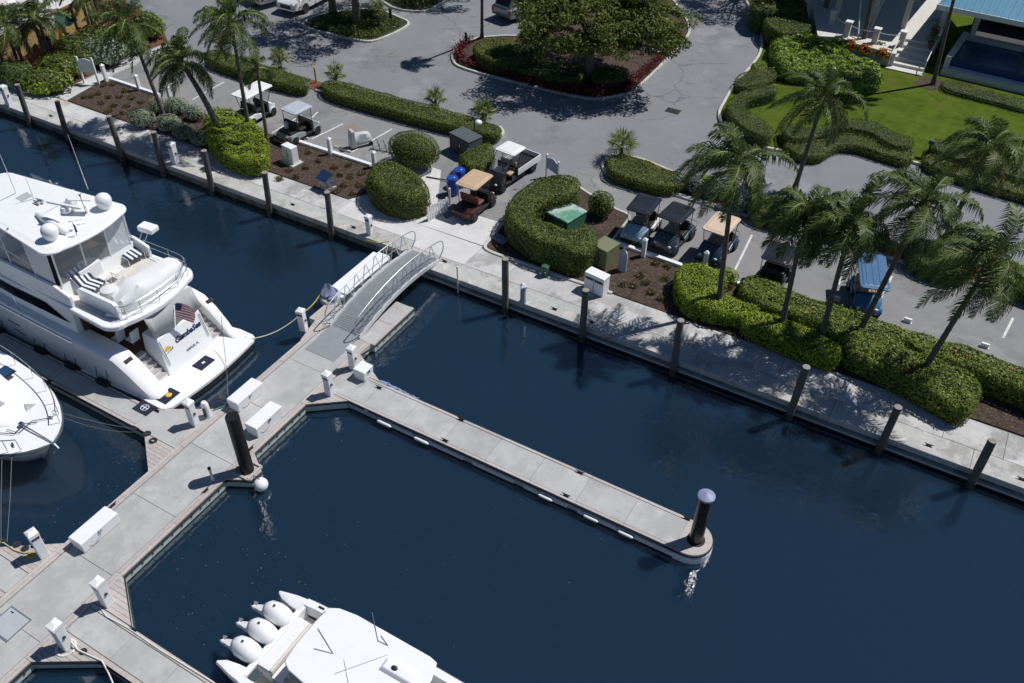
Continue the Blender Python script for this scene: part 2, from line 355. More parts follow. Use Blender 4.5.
# ------------------------------------------------------------------ beds with kerbs
def bed(name, px, mt=None, kerb=None, z=ZL+.06, sm=0, kz=.13, kmat=None, kw=.16):
    pts = GP(px) if not isinstance(px, dict) else px['uv']
    if sm: pts = smooth(pts, sm, True)
    o = struct(MB().prism(pts, .4, z).build(name, mt or M_MULCH))
    if kerb is True: ribbon(MB(), pts, kw, .4, ZL+kz, True).build('kerb', kmat or M_KERB, o)
    elif kerb:
        for kp in kerb: ribbon(MB(), smooth(GP(kp), 5), kw, .4, ZL+kz).build('kerb', kmat or M_KERB, o)
    return o
M_COVER = mat('leaf_litter_soil', (.035,.045,.016), .95, var=.4, scale=8, bump=.8, bscale=20)
bed('planting_bed', [(68,101),(108,78),(142,92),(175,105),(290,141),(372,167),(398,176),(376,192),(349,200),(270,172),(160,132),(120,120)])
bed('planting_bed', [(0,76),(54,94),(130,56),(168,42),(160,20),(120,0),(60,-10),(-40,0),(-40,66)], M_REDMULCH)
bed('hedge_strip', [(204,59),(301,87),(311,80),(215,51)], M_COVER, [[(204,59),(252,73),(301,87),(308,84)]])
bed('planting_bed', [(303,86),(312,80),(326,84),(316,91)], M_REDMULCH, z=ZL+.03)
bed('hedge_strip', [(318,93),(470,133),(498,138),(503,131),(495,126),(330,82)], M_COVER, [[(316,91),(390,112),(470,133),(495,139),(503,134),(500,128)]])
bed('planting_bed', [(503,224),(485,247),(494,254),(566,279),(630,300),(700,326),(790,355),(845,376),(900,394),(975,420),(1120,470),(1120,418),(930,355),(800,302),(738,284),(680,267),(611,243),(629,217),(593,197),(576,186),(540,178)],
    None, [[(503,224),(494,236),(485,247),(494,254),(530,266),(566,279),(612,294)],[(576,186),(593,197),(616,210),(629,217),(622,229),(611,243)]], kz=.10)
bed('hedge_strip', [(603,164),(615,178),(664,191),(698,201.5),(759,220),(853,248),(967,282),(1120,328),(1120,310),(990,268),(905,246),(815,220),(745,198),(690,180),(640,160),(612,155)], M_REDMULCH,
    [[(610,157),(602,165),(614,178),(664,191),(698,201.5),(759,220),(853,248),(967,282),(1120,328)],[(1120,310),(990,268),(905,246),(815,220),(745,198),(690,180),(640,160),(612,156)]])
bed('tree_island', [(474,40),(456,50),(453,61),(466,70),(527,86),(587,99),(619,96),(635,90),(664,63),(685,40),(689,29),(682,14),(660,-8),(600,-20),(560,8),(528,34),(500,37)], M_MULCH, True, sm=4)
bed('tree_island', [(304,27),(330,35),(357,41),(377,41),(408,26),(398,18),(372,10),(330,14),(310,20)], M_COVER, True, sm=4)
bed('tree_island', [(392,8),(424,12),(444,2),(470,-14),(420,-24),(380,-8)], M_COVER, True, sm=3)
bed('planting_bed', [(232,0),(262,-8),(262,-14),(218,-12)], M_REDMULCH)
# lawn with its kerb
lawn_edge = [(738,-14),(745,0),(756,21),(762,37),(760,53),(752,66),(735,85),(724,103),(719,115),(725,128),(754,145),(781,152),(818,160),(838,150),(878,155),(919,165),(970,181),(1024,194),(1070,208)]
struct(MB().prism(smooth(GP(lawn_edge), 4)+GP([(1200,200),(1200,-40),(900,-60)]), .4, ZL+.09).build('lawn', M_LAWN))
lk = struct(ribbon(MB(), smooth(GP(lawn_edge), 5), .17, .4, ZL+.135).build('lawn_kerb', M_KERB))
# ground beyond the lot, greener land far off
struct(MB().sheet([(-400,150),(400,150),(400,500),(-400,500)], ZL+.01).build('far_ground', M_LAWN))
# wheel stops
def wheel_stop(px, py, label, ang=0, mt=None, L=1.1):
    c = G(px, py); rz = ang
    o = thing('wheel_stop', label, 'wheel stop', (c.x, c.y, ZL+.004), rz, 'wheel stops')
    MB().loft([[(x,-.08,0),(x,-.05,.1),(x,.05,.1),(x,.08,0)] for x in (-L/2, L/2)]).build('concrete_block', mt or M_KERB, o, bevel=.01)
    mb = MB()
    for s in (-.35, .35): mb.cyl((s,0,.08),(s,0,.115),.02,n=8)
    mb.build('pin', M_STEEL, o)
M_WSTOP = mat('pale_wheel_stop', (.42,.43,.44), .8, var=.15)
for i, (px, py, t, mt) in enumerate([(343,150,'wheel stop in front of the covered scooter',None),(301,137,'wheel stop behind the grey-roofed golf cart',None),
    (637,253,'grey wheel stop below the white and blue cart',None),(664,262,'grey wheel stop in front of the black-roofed cart',None),
    (866,153,'wheel stop at the wavy lawn hedge',M_WSTOP),(897,160,'wheel stop below the gap in the lawn hedges',M_WSTOP),(1003,189,'wheel stop by the hedge at the right edge of the lawn',M_WSTOP),
    (672,195,'first wheel stop from the left beside the blue-green shrubs',M_WSTOP),(686,199.5,'second wheel stop from the left beside the blue-green shrubs',M_WSTOP),(704,205,'third wheel stop from the left beside the blue-green shrubs',M_WSTOP),(729,212.5,'wheel stop right of the blue-green shrubs, behind the tan-roofed cart',M_WSTOP)]):
    wheel_stop(px, py, t, radians(-1.5), mt)
# ------------------------------------------------------------------ floating docks
def dock_body(root, polys, z1=ZD-.055):
    mb = MB()
    for p in polys: mb.prism(p, .045, z1)
    lo = MB()
    for p in polys: lo.prism(p, -.35, .046)
    lo.build('float', M_RUBBER, root)  # black float side; the colour also holds under-deck shade for the water reflection
    return mb.build('fascia', M_FASCIA, root)
def boards(root, p, q, w=.135, n=2, step=2.62, side=1, z=ZD+.008):
    """edge boards laid along a line p->q, n boards side by side towards the deck (left of the line when side=1)"""
    a = Vector(p); b = Vector(q); d = (b-a); Ln = d.length; d.normalize(); nn = Vector((-d.y, d.x))*side
    m = max(1, round(Ln/step))
    for k in range(n):
        for i in range(m):
            s = a+d*(Ln*i/m+.006)+nn*(k*w+.006); e = a+d*(Ln*(i+1)/m-.006)+nn*(k*w+.006); o_ = nn*(w-.012)
            MB().prism([s[:], e[:], (e+o_)[:], (s+o_)[:]], ZD-.05, z+random.uniform(-.003,.003)).build('edge_board', M_TRIM, root)
def rub(root, path, closed=False):
    ribbon(MB(), path, .06, ZD-.10, ZD-.045, closed, ch=.012).build('rub_rail', M_BLACK, root)
def bolts(root, p, q, off, step=.42):
    a = Vector(p); b = Vector(q); d = (b-a); Ln = d.length; d.normalize(); nn = Vector((-d.y, d.x))*off; mb = MB(); t = .2
    while t < Ln-.1:
        c = a+d*t; mb.cyl((c.x, c.y, ZD-.21), (c.x+nn.x, c.y+nn.y, ZD-.21), .028, n=7); t += step
    o = mb.build('bolts', M_RUBBER, root); o['kind'] = 'stuff'
def planks(root, poly, w=.15, ang=0):
    ca, sa = cos(ang), sin(ang); q = poly[::-1] if area(poly) < 0 else poly
    ts = [-x*sa+y*ca for x, y in q]; t = min(ts)
    while t < max(ts)-.02:
        r = clip(clip(q, sa, -ca, -(t+.005)), -sa, ca, t+w-.005)
        if len(r) >= 3 and abs(area(r)) > .004: MB().prism(r, ZD-.05, ZD+.006+random.uniform(-.003,.003)).build('plank', M_TRIM, root)
        t += w
def dslabs(root, x0, x1, ys):
    for a, b in zip(ys, ys[1:]):
        MB().box(x0+.005, x1-.005, a+.005, b-.005, ZD-.09, ZD+random.uniform(-.003,.003)).build('slab', M_CONC, root, bevel=.01, seg=1)
def hslabs(root, y0, y1, xs):
    for a, b in zip(xs, xs[1:]):
        MB().box(a+.004, b-.004, y0+.005, y1-.005, ZD-.09, ZD+random.uniform(-.003,.003)).build('slab', M_CONC, root, bevel=.01, seg=1)
XL, XR = -20.75, -18.18

d1 = thing('floating_dock', 'wide concrete main dock running from the gangway to the bottom left corner', 'dock', (0,0,0))
F5 = [(XR,16.3),(-16.95,17.25),(XR,17.25)]; F6 = [(XR,19.6),(XR,18.7),(-16.5,18.7)]
F1 = [(XR,6.52),(-16.6,6.52),(XR,7.62)]; F2 = [(XR,5.3),(XR,4.28),(-16.5,5.3)]; F3 = [(XL,6.35),(XL,7.5),(-22.4,6.35)]; F4 = [(XL,12.22),(-22.3,12.22),(XL,11.0)]
F8 = [(XL,18.9),(XL,21.7),(-21.4,21.7)]; F9 = [(XL,14.5),(-22.9,13.22),(-22.9,12.36),(XL,12.36)]
F7 = [(XR,12.1),(-17.42,12.5),(-17.38,13.0),(XR,13.5)]
dock_body(d1, [[(XL,-6),(XR,-6),(XR,20.3),(XL,20.3)], [(-21.4,20.3),(-20.2,20.3),(-20.2,21.7),(-21.4,21.7)], [(-18.95,20.3),(-18.0,20.3),(-18.0,23.1),(-18.95,23.1)], [(-20.2,20.3),(-18.95,20.3),(-18.95,21.4),(-20.2,21.4)],
               F1, F2, F3, F4, F5, F6, F7, F8, F9])
dslabs(d1, XL+.29, XR-.29, [-6.0+.03,-3.05,-.43,2.19,4.82,7.44,10.06,12.70,15.32,17.96,20.3])
MB().box(-20.19,-18.96,20.31,21.39,ZD-.09,ZD-.002).build('slab', M_CONC, d1)
MB().box(-21.12,-20.21,20.31,21.42,ZD-.09,ZD).build('slab', M_CONC, d1)
boards(d1, (-21.4,21.7), (-20.2,21.7), side=-1); boards(d1, (-21.4,20.3), (-21.4,21.42), side=-1)
boards(d1, (-18.0,20.3), (-18.0,23.1), n=1, step=1.4, w=.16); dslabs(d1, -18.95, -18.16, [20.3,21.7,23.1])
for a, b in ((-6,4.28),(7.62,12.1),(13.5,16.3)): boards(d1, (XR,a), (XR,b), n=2)
boards(d1, (XR,4.28), (XR,7.62), n=2); boards(d1, (XR,12.1), (XR,13.5), n=2); boards(d1, (XR,16.3), (XR,20.3), n=2)
boards(d1, (XL,-6), (XL,20.3), n=2, side=-1)
for f in (F1,F2,F3,F4,F5,F6,F8): planks(d1, f)
MB().prism([(XL-.01,14.4),(-22.88,13.16),(-22.88,12.225),(XL-.01,12.225)], ZD-.05, ZD+.001).build('slab', M_CONC, d1); boards(d1, (-22.9,13.22), (XL,14.5), n=1, w=.1, side=-1); planks(d1, F7, .17, .3)
rub(d1, [(-14,6.5),(-16.6,6.5),(XR+.02,7.62),(XR+.02,12.1),(-17.40,12.5),(-17.36,13.0),(XR+.02,13.5),(XR+.02,16.3),(-16.95,17.27),(-16.2,17.27)])
rub(d1, [(-16.2,18.68),(-16.5,18.68),(XR+.02,19.6),(-18.0,20.3),(-17.98,23.1),(-18.95,23.12)])
rub(d1, [(XR+.02,-6),(XR+.02,4.28),(-16.5,5.28),(-15.5,5.28)]); rub(d1, [(-24,6.37),(-22.4,6.37),(XL-.02,7.5),(XL-.02,11.0),(-22.3,12.23),(-23,12.23)])
rub(d1, [(-23.2,13.2),(-22.9,13.22),(XL-.02,14.5),(XL-.02,18.9),(-21.42,21.7),(-20.2,21.72)])
for a, b in (((XR,7.7),(XR,12.0)),((XR,13.6),(XR,16.2)),((-18.0,20.3),(-18.0,23.0)),((XR,0),(XR,4.2))): bolts(d1, a, b, -.03)

d2 = thing('finger_pier', 'long concrete finger pier ending at the blue-capped pile', 'pier', (0,0,0))
endc = (-3.45, 17.975); er = .70
end = [(endc[0]+er*cos(t), endc[1]+er*sin(t)) for t in [radians(-90+180*k/14) for k in range(15)]]
dock_body(d2, [[(XR+.005,17.275),(endc[0],17.275),(endc[0],18.675),(XR+.005,18.675)], end])
hslabs(d2, 17.39, 18.56, [XR+.02+k*(endc[0]-.35-XR)/8 for k in range(9)])
boards(d2, (XR+.28,17.275), (endc[0]-.35,17.275), n=1, w=.11, step=1.8); boards(d2, (XR+.28,18.675), (endc[0]-.35,18.675), n=1, w=.11, step=1.8, side=-1)
MB().prism([(endc[0]-.34,17.275)]+end+[(endc[0]-.34,18.675)], ZD-.05, ZD+.006).build('end_plate', M_TRIM, d2, bevel=.02)
rub(d2, [(-16.0,17.265),(endc[0],17.265)]+[(x+.01*cos(0),y) for x, y in end]+[(endc[0],18.685),(-16.0,18.685)])
ribbon(MB(), [(endc[0]-.3,17.262)]+[(endc[0]+(er+.012)*cos(t), endc[1]+(er+.012)*sin(t)) for t in [radians(-90+180*k/14) for k in range(15)]]+[(endc[0]-.3,18.688)], .06, -.1, ZD-.14).build('end_fender', M_WHITE2, d2)
mb = MB()
for k in range(6): mb.box(-15.6+k*2.1, -13.9+k*2.1, 17.235, 17.28, .06, .24)
mb.build('side_panel', M_WHITE2, d2)

d3 = thing('finger_pier', 'concrete finger pier between the big yacht and the smaller bow', 'pier', (0,0,0))
dock_body(d3, [[(-42,12.22),(XL-.005,12.22),(XL-.005,13.22),(-42,13.22)]])
hslabs(d3, 12.35, 13.10, [-22.9-2.3*k for k in range(9)][::-1])
boards(d3, (-42,12.22), (-22.3,12.22), n=1, w=.12, step=2.3); boards(d3, (-42,13.22), (-22.9,13.22), n=1, w=.11, step=2.3, side=-1)
rub(d3, [(-42,12.21),(-22.4,12.21)]); rub(d3, [(-42,13.23),(-23.0,13.23)])
d4 = thing('finger_pier', 'short concrete finger pier with yellow hose at the left edge', 'pier', (0,0,0))
dock_body(d4, [[(-32,5.2),(XL-.005,5.2),(XL-.005,6.35),(-32,6.35)]])
hslabs(d4, 5.37, 6.18, [XL-.02-2.2*k for k in range(6)][::-1]); boards(d4, (-32,6.35), (XL,6.35), n=1, w=.16, side=-1); boards(d4, (-32,5.2), (XL,5.2), n=1, w=.16)
rub(d4, [(-32,6.36),(-22.5,6.36)])
d5 = thing('finger_pier', 'concrete finger pier beside the triple-outboard boat', 'pier', (0,0,0))
dock_body(d5, [[(XR+.005,5.3),(-3,5.3),(-3,6.5),(XR+.005,6.5)]])
hslabs(d5, 5.46, 6.34, [XR+.03+1.85*k for k in range(9)]); boards(d5, (XR+.02,5.3), (-3.2,5.3), n=1, w=.15); boards(d5, (XR+.02,6.5), (-3.2,6.5), n=1, w=.15, side=-1)
rub(d5, [(-16.4,5.29),(-3,5.29)]); rub(d5, [(-16.4,6.51),(-3,6.51)])

# deck hatch
h = thing('deck_hatch', 'flat grey square hatch set in the main dock', 'hatch', (-19.75,4.75,ZD+.003), 0)
MB().prism([(-.42,-.38),(.42,-.38),(.42,.38),(-.42,.38)], 0, .022).build('lid', mat('hatch_grey', (.40,.43,.46), .6, var=.06), h, bevel=.05)
ribbon(MB(), [(-.45,-.41),(.45,-.41),(.45,.41),(-.45,.41)], .05, 0, .016, True, ch=.004).build('frame', M_ALU, h)
MB().box(-.3,-.18,.28,.31,.02,.035).build('handle', M_BLACK, h)

# ------------------------------------------------------------------ piles
M_TIDE = mat('algae_tide_band', (.045,.05,.04), .9, var=.5, scale=9, bump=.8, bscale=25)
QP = [((19,82.3),-46.54,25.86),((59.2,98.7),-43.39,25.86),((108,115),-38.95,25.84),((154.9,129.9),-35.89,25.84),((205,148.6),-32.41,25.84),((266,170),-28.56,25.84),((328.1,189.9),-24.71,25.84),
      ((505.1,257.6),-14.79,25.33),((585.8,288.6),-11.11,25.33),((680.6,319.3),-7.06,25.33),((806.9,364.9),-2.34,25.33),((898.4,405.2),.98,25.33),((992.5,439.9),4.14,25.33)]
PL = ['weathered wooden mooring pile leftmost along the quay','wooden mooring pile second from the left along the quay','wooden mooring pile third from the left along the quay','wooden mooring pile fourth from the left, left of a white pedestal',
      'wooden mooring pile fifth from the left, below the bright green hedge','wooden mooring pile sixth from the left, below the white utility box','wooden mooring pile last before the gangway','wooden mooring pile first to the right of the gangway',
      'wooden mooring pile in front of the white recycling box','wooden mooring pile below the bright hedge corner','wooden mooring pile fourth to the right of the gangway','wooden mooring pile second from the right along the quay','wooden mooring pile rightmost along the quay']
for (tp, x, y), lb in zip(QP, PL):
    hh = height_at(Vector((x, y, 0)), tp[1]+1.5); tx = G(tp[0], tp[1]+1.5, hh).x
    o = thing('mooring_pile', lb, 'pile', (x, y, 0), 0, 'wooden piles along the quay')
    r = .142; rings = []
    for k in range(9):
        t = k/8; z = -1+(hh+1)*t; dx = (tx-x)*max(0, z)/hh; rings.append([(dx+(r*(1+.05*sin(5*t+x)))*cos(a)*(1+.05*sin(3*a+x)), r*sin(a)*(1+.04*cos(2*a+k)), z) for a in [2*pi*i/12 for i in range(12)]])
    MB().loft(rings).build('post', M_WOODPILE, o, smooth=True)
    MB().lathe([(.150,-.3),(.156,-.1),(.156,.18),(.153,.30)], (0,0,0), 12).build('tide_band', M_TIDE, o)
    MB().lathe([(.02,.0),(.138,0),(.14,.012),(.02,.015)], (tx-x,0,hh+.001), 12).build('pile_top', mat('pile_end_grain', (.27,.24,.22), .9, var=.25, scale=8), o)
bp = thing('dock_pile', 'tall black steel pipe pile through the main dock', 'pile', (-17.83,12.78,0))
h = height_at(Vector((-17.83,12.78,0)), 416); lean = G(226.5, 416, h)
MB().lathe([(.235,-1),(.235,h-.04),(.22,h),(.05,h+.012)], (0,0,0), 24).build('pipe', mat('black_coated_steel', (.011,.011,.012), .42, var=.35, scale=5), bp, smooth=True)
mb = MB()
for s in (-1, 1): mb.obox((.0,s*.34,ZD+.03), (.7,.09,.09)); mb.obox((s*.34,0,ZD+.03), (.09,.7,.09))
mb.build('guide_collar', M_TRIM, bp, bevel=.01)
sp = thing('dock_pile', 'steel guide pile with a pale blue cone cap at the pier tip', 'pile', (-3.28,17.98,0))
h = height_at(Vector((-3.28,17.98,0)), 496)
MB().lathe([(.225,-1),(.225,h)], (0,0,0), 24).build('pipe', mat('dark_steel_pipe', (.055,.05,.048), .3, .6, var=.3, scale=3), sp, smooth=True)
MB().lathe([(.27,h-.05),(.272,h+.03),(.02,h+.16)], (0,0,0), 24).build('cone_cap', mat('pale_blue_plastic', (.24,.27,.42), .5, var=.06), sp, smooth=True)
MB().lathe([(.30,ZD-.02),(.30,ZD+.02),(.24,ZD+.021)], (0,0,0), 24).build('collar', M_RUBBER, sp)

# ------------------------------------------------------------------ dock furniture
def pedestal(loc, rz, label, h=1.15, w=.29, d=.27, shaft=M_WHITE2, lean=0):
    o = thing('power_pedestal', label, 'power pedestal', loc, rz, 'shore power pedestals')
    MB().prism([(-w/2,-d/2),(w/2,-d/2),(w/2,d/2),(-w/2,d/2)], 0, h-.16).build('cabinet', shaft, o, bevel=.025)
    MB().add([(-w/2-.01,-d/2-.02,h-.16),(w/2+.01,-d/2-.02,h-.16),(w/2+.01,d/2+.02,h-.16),(-w/2-.01,d/2+.02,h-.16),(-w/2-.01,-d/2-.02,h-.03),(w/2+.01,-d/2-.02,h-.03),(w/2+.01,d/2+.02,h-.03),(-w/2-.01,d/2+.02,h-.03),(-w/4,0,h+.03),(w/4,0,h+.03)],
        [(0,1,5,4),(1,2,6,5),(2,3,7,6),(3,0,4,7),(4,5,9,8),(5,6,9),(6,7,8,9),(7,4,8),(3,2,1,0)]).build('hood', M_WHITE, o)
    MB().box(-w/2+.03,w/2-.03,-d/2-.015,-d/2+.01,h-.26,h-.185).build('lamp_strip', M_BLACK, o)
    for s in (-1, 1):
        mb = MB(); mb.cyl((s*(w/2-.02),0,h*.52),(s*(w/2+.05),0,h*.5),.05,n=10); mb.build('socket', M_BLACK, o)
    return o
DP = lambda px, py, z=ZD: (G(px, py, z).x, G(px, py, z).y, z)
pedestal(DP(44,555), pi/2-.2, 'white shore power pedestal with coiled yellow hose at its foot', 1.2, .3, .3)
pedestal(DP(108,603), -.0, 'white shore power pedestal at the plank corner above the grey hatch', 1.18, .3, .3)
pedestal(DP(67,646), 0, 'white shore power pedestal with white hose, nearest the bottom left corner', 1.2, .31, .3)
pedestal(DP(195,424), .0, 'white shore power pedestal by the yacht stern corner', 1.2, .3, .26)
pedestal(DP(304,330), .2, 'white shore power pedestal left of the gangway foot', 1.1, .29, .26)
pedestal(DP(330,394), .0, 'white shore power pedestal at the inner corner of the long pier', 1.12, .29, .26)
pedestal(DP(354,368), .0, 'white shore power pedestal right of the gangway plate', 1.12, .28, .26)
pedestal(DP(176,163,ZQ), .0, 'white power pedestal on the quay below the grey-green shrubs', 1.2, .33, .3)
pedestal(DP(370,234,ZQ), .0, 'white power pedestal on the quay left of the gangway', 1.05, .26, .24)
pedestal(DP(10,105,ZQ), .0, 'white power pedestal on the quay at the left edge', 1.2, .33, .3)
# short fire-hose stand beside the stern pedestal
o = thing('hose_stand', 'short white round-topped stand with a dark slot beside the yacht stern', 'stand', DP(208,416), 0)
MB().loft([[(.15*cos(a)*k,.13*sin(a)*k,z) for a in [2*pi*i/16 for i in range(16)]] for k, z in ((1,0),(1,.5),(.98,.62),(.7,.72),(.1,.75))]).build('housing', M_WHITE2, o, smooth=True)
MB().box(.02,.10,-.165,-.1,.1,.52).build('slot', M_BLACK, o)
# round quay light with a white cap (its shade is put into the blue-grey post colour)
o = thing('quay_light', 'slender white-capped light post on the quay right of the gangway', 'light post', DP(523,302,ZQ), 0)
MB().lathe([(.15,0),(.13,.2),(.12,.75),(.02,.78)], (0,0,0), 14).build('post', mat('blue_grey_shade', (.33,.40,.48), .5), o, smooth=True)
MB().lathe([(.17,.78),(.18,.86),(.05,.98)], (0,0,0), 4).build('cap', M_WHITE, o)
def dock_box(loc, rz, label, L=1.35, w=.55, h=.5):
    o = thing('dock_box', label, 'dock box', loc, rz, 'white dock boxes')
    MB().prism([(-L/2+.04,-w/2+.04),(L/2-.04,-w/2+.04),(L/2-.04,w/2-.04),(-L/2+.04,w/2-.04)], 0, h-.09, [(-L/2+.02,-w/2+.02),(L/2-.02,-w/2+.02),(L/2-.02,w/2-.02),(-L/2+.02,w/2-.02)]).build('tub', M_WHITE2, o, bevel=.03)
    MB().prism([(-L/2,-w/2),(L/2,-w/2),(L/2,w/2),(-L/2,w/2)], h-.09, h, [(-L/2+.03,-w/2+.03),(L/2-.03,-w/2+.03),(L/2-.03,w/2-.03),(-L/2+.03,w/2-.03)]).build('lid', M_WHITE, o, bevel=.03)
    MB().tube([(.05,w/2+.0,h*.5),(.05,w/2+.03,h*.4),(.3,w/2+.02,h*.35),(.42,w/2+.03,h*.62)], .008, 5).build('cable', M_STEEL, o)
    MB().box(-.06,.06,w/2-.01,w/2+.015,h-.17,h-.06).build('latch', M_STEEL, o)
    return o
dock_box((-20.12,8.28,ZD+.005), -pi/2, 'white dock box nearest the bottom left, left edge of the main dock', 1.5, .62, .5)
dock_box((-18.78,14.75,ZD+.005), -pi/2, 'white dock box on the right edge of the main dock near the black pile', 1.4, .6, .52)
dock_box((-20.25,15.35,ZD+.005), -pi/2, 'white dock box on the left edge of the main dock behind the yacht', 1.4, .58, .5)
o = dock_box(DP(364,376), -pi/2, 'small square white dock box beside the gangway plate', .62, .58, .5)
# bollard light in the black pile's shadow
o = thing('bollard_light', 'thin white bollard with black top in the pile shadow', 'bollard', DP(213,480), 0)
MB().lathe([(.07,0),(.05,.1),(.045,.55),(.02,.56)], (0,0,0), 10).build('post', M_WHITE2, o, smooth=True)
MB().lathe([(.055,.56),(.06,.64),(.02,.68)], (0,0,0), 10).build('cap', M_BLACK, o, smooth=True)
# fenders
o = thing('ball_fender', 'round white ball fender hanging at the dock corner by the black pile', 'fender', (-17.1,12.62,.26))
MB().ball((0,0,0), .25, 20, 12).build('ball', M_WHITE, o, smooth=True); MB().tube([(0,0,.24),(-.15,.05,.26),(-.35,.05,.2)], .015, 5).build('line', M_ROPEB, o)
for i, (px, py) in enumerate([(387,420),(424,437),(546,496),(594,513),(629,528)]):
    c = G(px, py, .24)
    o = thing('side_fender', 'white fender on the long pier side, '+['nearest the main dock','second from the main dock','in the middle, half sunk','second from the pier tip','nearest the pier tip'][i], 'fender', (c.x, 17.15, .20), 0, 'fenders along the long pier'); o.scale = (.78,.85,.85) if i < 2 else (.66,.7,.7)
    MB().tube([(-.42,0,0),(-.38,0,0),(-.3,0,0),(.3,0,0),(.38,0,0),(.42,0,0)], [.02,.05,.075,.075,.05,.02], 12).build('cylinder', M_WHITE2, o, smooth=True)
    MB().tube([(-.4,0,0),(-.5,.08,.12),(-.62,.16,.22)], .012, 5).build('line', M_ROPEB, o)
def cleat(x, y, rz, lb, z=ZD+.008):
    o = thing('cleat', lb, 'cleat', (x, y, z), rz, 'dock cleats')
    MB().tube([(-.17,0,.085),(-.1,0,.075),(.1,0,.075),(.17,0,.085)], [.012,.02,.02,.012], 8).box(-.06,-.02,-.02,.02,0,.07).box(.02,.06,-.02,.02,0,.07).build('horn', M_BLACK, o)
    MB().box(-.1,.1,-.04,.04,0,.014).build('base', M_BLACK, o)
CL = [(461,420,'upper edge of the long pier, first from the main dock'),(580,473,'upper edge of the long pier, middle'),(687,519,'upper edge of the long pier, by the blue-capped pile'),(445,441,'lower edge of the long pier, first from the main dock'),(566,496,'lower edge of the long pier, middle'),
      (206,491,'right edge of the main dock below the black pile shadow'),(113,506,'left edge of the main dock above the nearest dock box'),(251,449,'right edge of the main dock beside the ball fender'),(228,404,'left edge of the main dock behind the yacht swim platform'),(134,630,'corner of the pier by the triple outboards'),(50,381,'pier edge beside the left bow'),(137,429,'end of the pier beside the rope coils'),(157,411,'pier edge by the stern door mat'),(379,388,'upper corner of the long pier beside the blue netting')]
for px, py, t in CL:
    c = G(px, py, ZD); along_y = 'main dock' in t and 'long pier' not in t
    cleat(c.x, c.y, pi/2 if along_y else 0, 'black mooring cleat on the '+t)
for px, py, t in [(49,117,'left of the second pile'),(291,206,'right of the sixth pile'),(352,229,'left of the gangway'),(443,263,'right of the gangway'),(553,311,'near the rust stain'),(928,448,'left of the rightmost pile'),(1021,482,'at the right edge'),(590,324,'behind the pile by the recycling box')]:
    c = G(px, py, ZQ); cleat(c.x, c.y+.12, 0, 'small dark quay cleat '+t, ZQ+.002)
# coils, ropes and hoses
def coil(loc, r, n, mt, lb, t=.02, name='rope_coil', cat='rope coil'):
    pts = [(( r-.03*(k/14))*cos(k*2*pi/14), (r-.03*(k/14))*sin(k*2*pi/14), t+t*.8*(k//28)) for k in range(14*n)]
    o = MB().tube(pts, t, 5).build(name, mt); o.location = loc; return tag(o, lb, cat)
coil(DP(147,434), .14, 3, M_ROPEB, 'dark coil of mooring line at the pier corner, left one')
coil(DP(153,441), .15, 3, M_ROPEB, 'dark coil of mooring line at the pier corner, right one')
coil(DP(83,652), .11, 3, M_ROPEB, 'small dark rope coil by the white-hosed pedestal')
coil(DP(66,648), .30, 2, mat('white_hose', (.66,.66,.62), .5), 'white hose looped at the foot of the nearest pedestal', .022, 'hose', 'hose')
def line(name, pts, r, mt, lb, cat='rope', sag=0):
    P = [Vector(p) for p in pts]; q = []
    for a, b in zip(P, P[1:]):
        for k in range(8): t = k/8; q.append(a.lerp(b, t)-Vector((0,0,sag*4*t*(1-t))))
    q.append(P[-1]); return tag(MB().tube([tuple(v) for v in q], r, 5).build(name, mt), lb, cat)
D3 = lambda px, py, z: tuple(G(px, py, z))
line('hose', [D3(100,607,ZD+.03),D3(106,616,ZD+.03),D3(128,628,ZD+.03),D3(160,650,ZD+.03),D3(214,683,ZD+.03),D3(240,697,ZD+.03)], .022, mat('white_hose', (.6,.6,.6)), 'white hose running along the edge of the nearest pier', 'hose')
line('hose', [D3(70,640,ZD+.25),D3(78,650,ZD+.04),D3(102,661,ZD+.04),D3(108,672,.3),D3(116,690,.2)], .025, mat('white_hose', (.6,.6,.6)), 'white hose dropping over the edge at the bottom left', 'hose')
line('hose', [D3(-6,540,ZD+.05),D3(4,543,ZD+.04),D3(14,550,ZD+.04),D3(24,553,ZD+.04),D3(32,552,ZD+.05)], .02, mat('pale_yellow_hose', (.55,.50,.22), .6), 'yellow hose lying on the short left pier', 'hose')
for i, (px, py) in enumerate([(3,542),(17,545),(25,549),(31,556)]):
    coil(DP(px, py), .12, 3, M_ROPEB if i != 3 else M_ROPEY, ['dark coil at the left end of the yellow hose','dark coil in the middle of the yellow hose','larger dark coil left of the hose pedestal','yellow-brown coil at the hose pedestal foot'][i], .024)
line('stern_line', [(-22.42-.35,15.75+2.25,.50),(-22.42-.02,15.75+2.3,.50),(G(302,313,.9).x,G(302,313,.9).y,.9)], .022, M_ROPE, 'pale stern line from the yacht platform to the pedestal by the gangway', sag=.25)
line('mooring_line', [(G(302,313,.9).x,G(302,313,.9).y,.9),D3(322,291,.6)], .02, M_ROPEY, 'yellow line from the pedestal to the skiff', sag=.15)
line('mooring_line', [D3(366,240,ZQ+.03),D3(378,243,ZQ+.03),D3(389,241,ZQ+.03),D3(386,254,.5)], .018, M_ROPEY, 'yellow line on the quay above the skiff')
line('stern_line', [D3(228,404,ZD+.1),D3(226,365,.55),D3(222,330,1.3),D3(221,316,1.9)], .011, mat('grey_line', (.13,.13,.12)), 'thin grey stern line from dock cleat up to the yacht quarter', sag=.1)
line('stern_line', [D3(213,410,ZD+.05),D3(224,406,ZD+.06),D3(233,403,ZD+.06)], .02, mat('green_rope', (.05,.30,.20), .8), 'green rope along the dock edge behind the yacht')
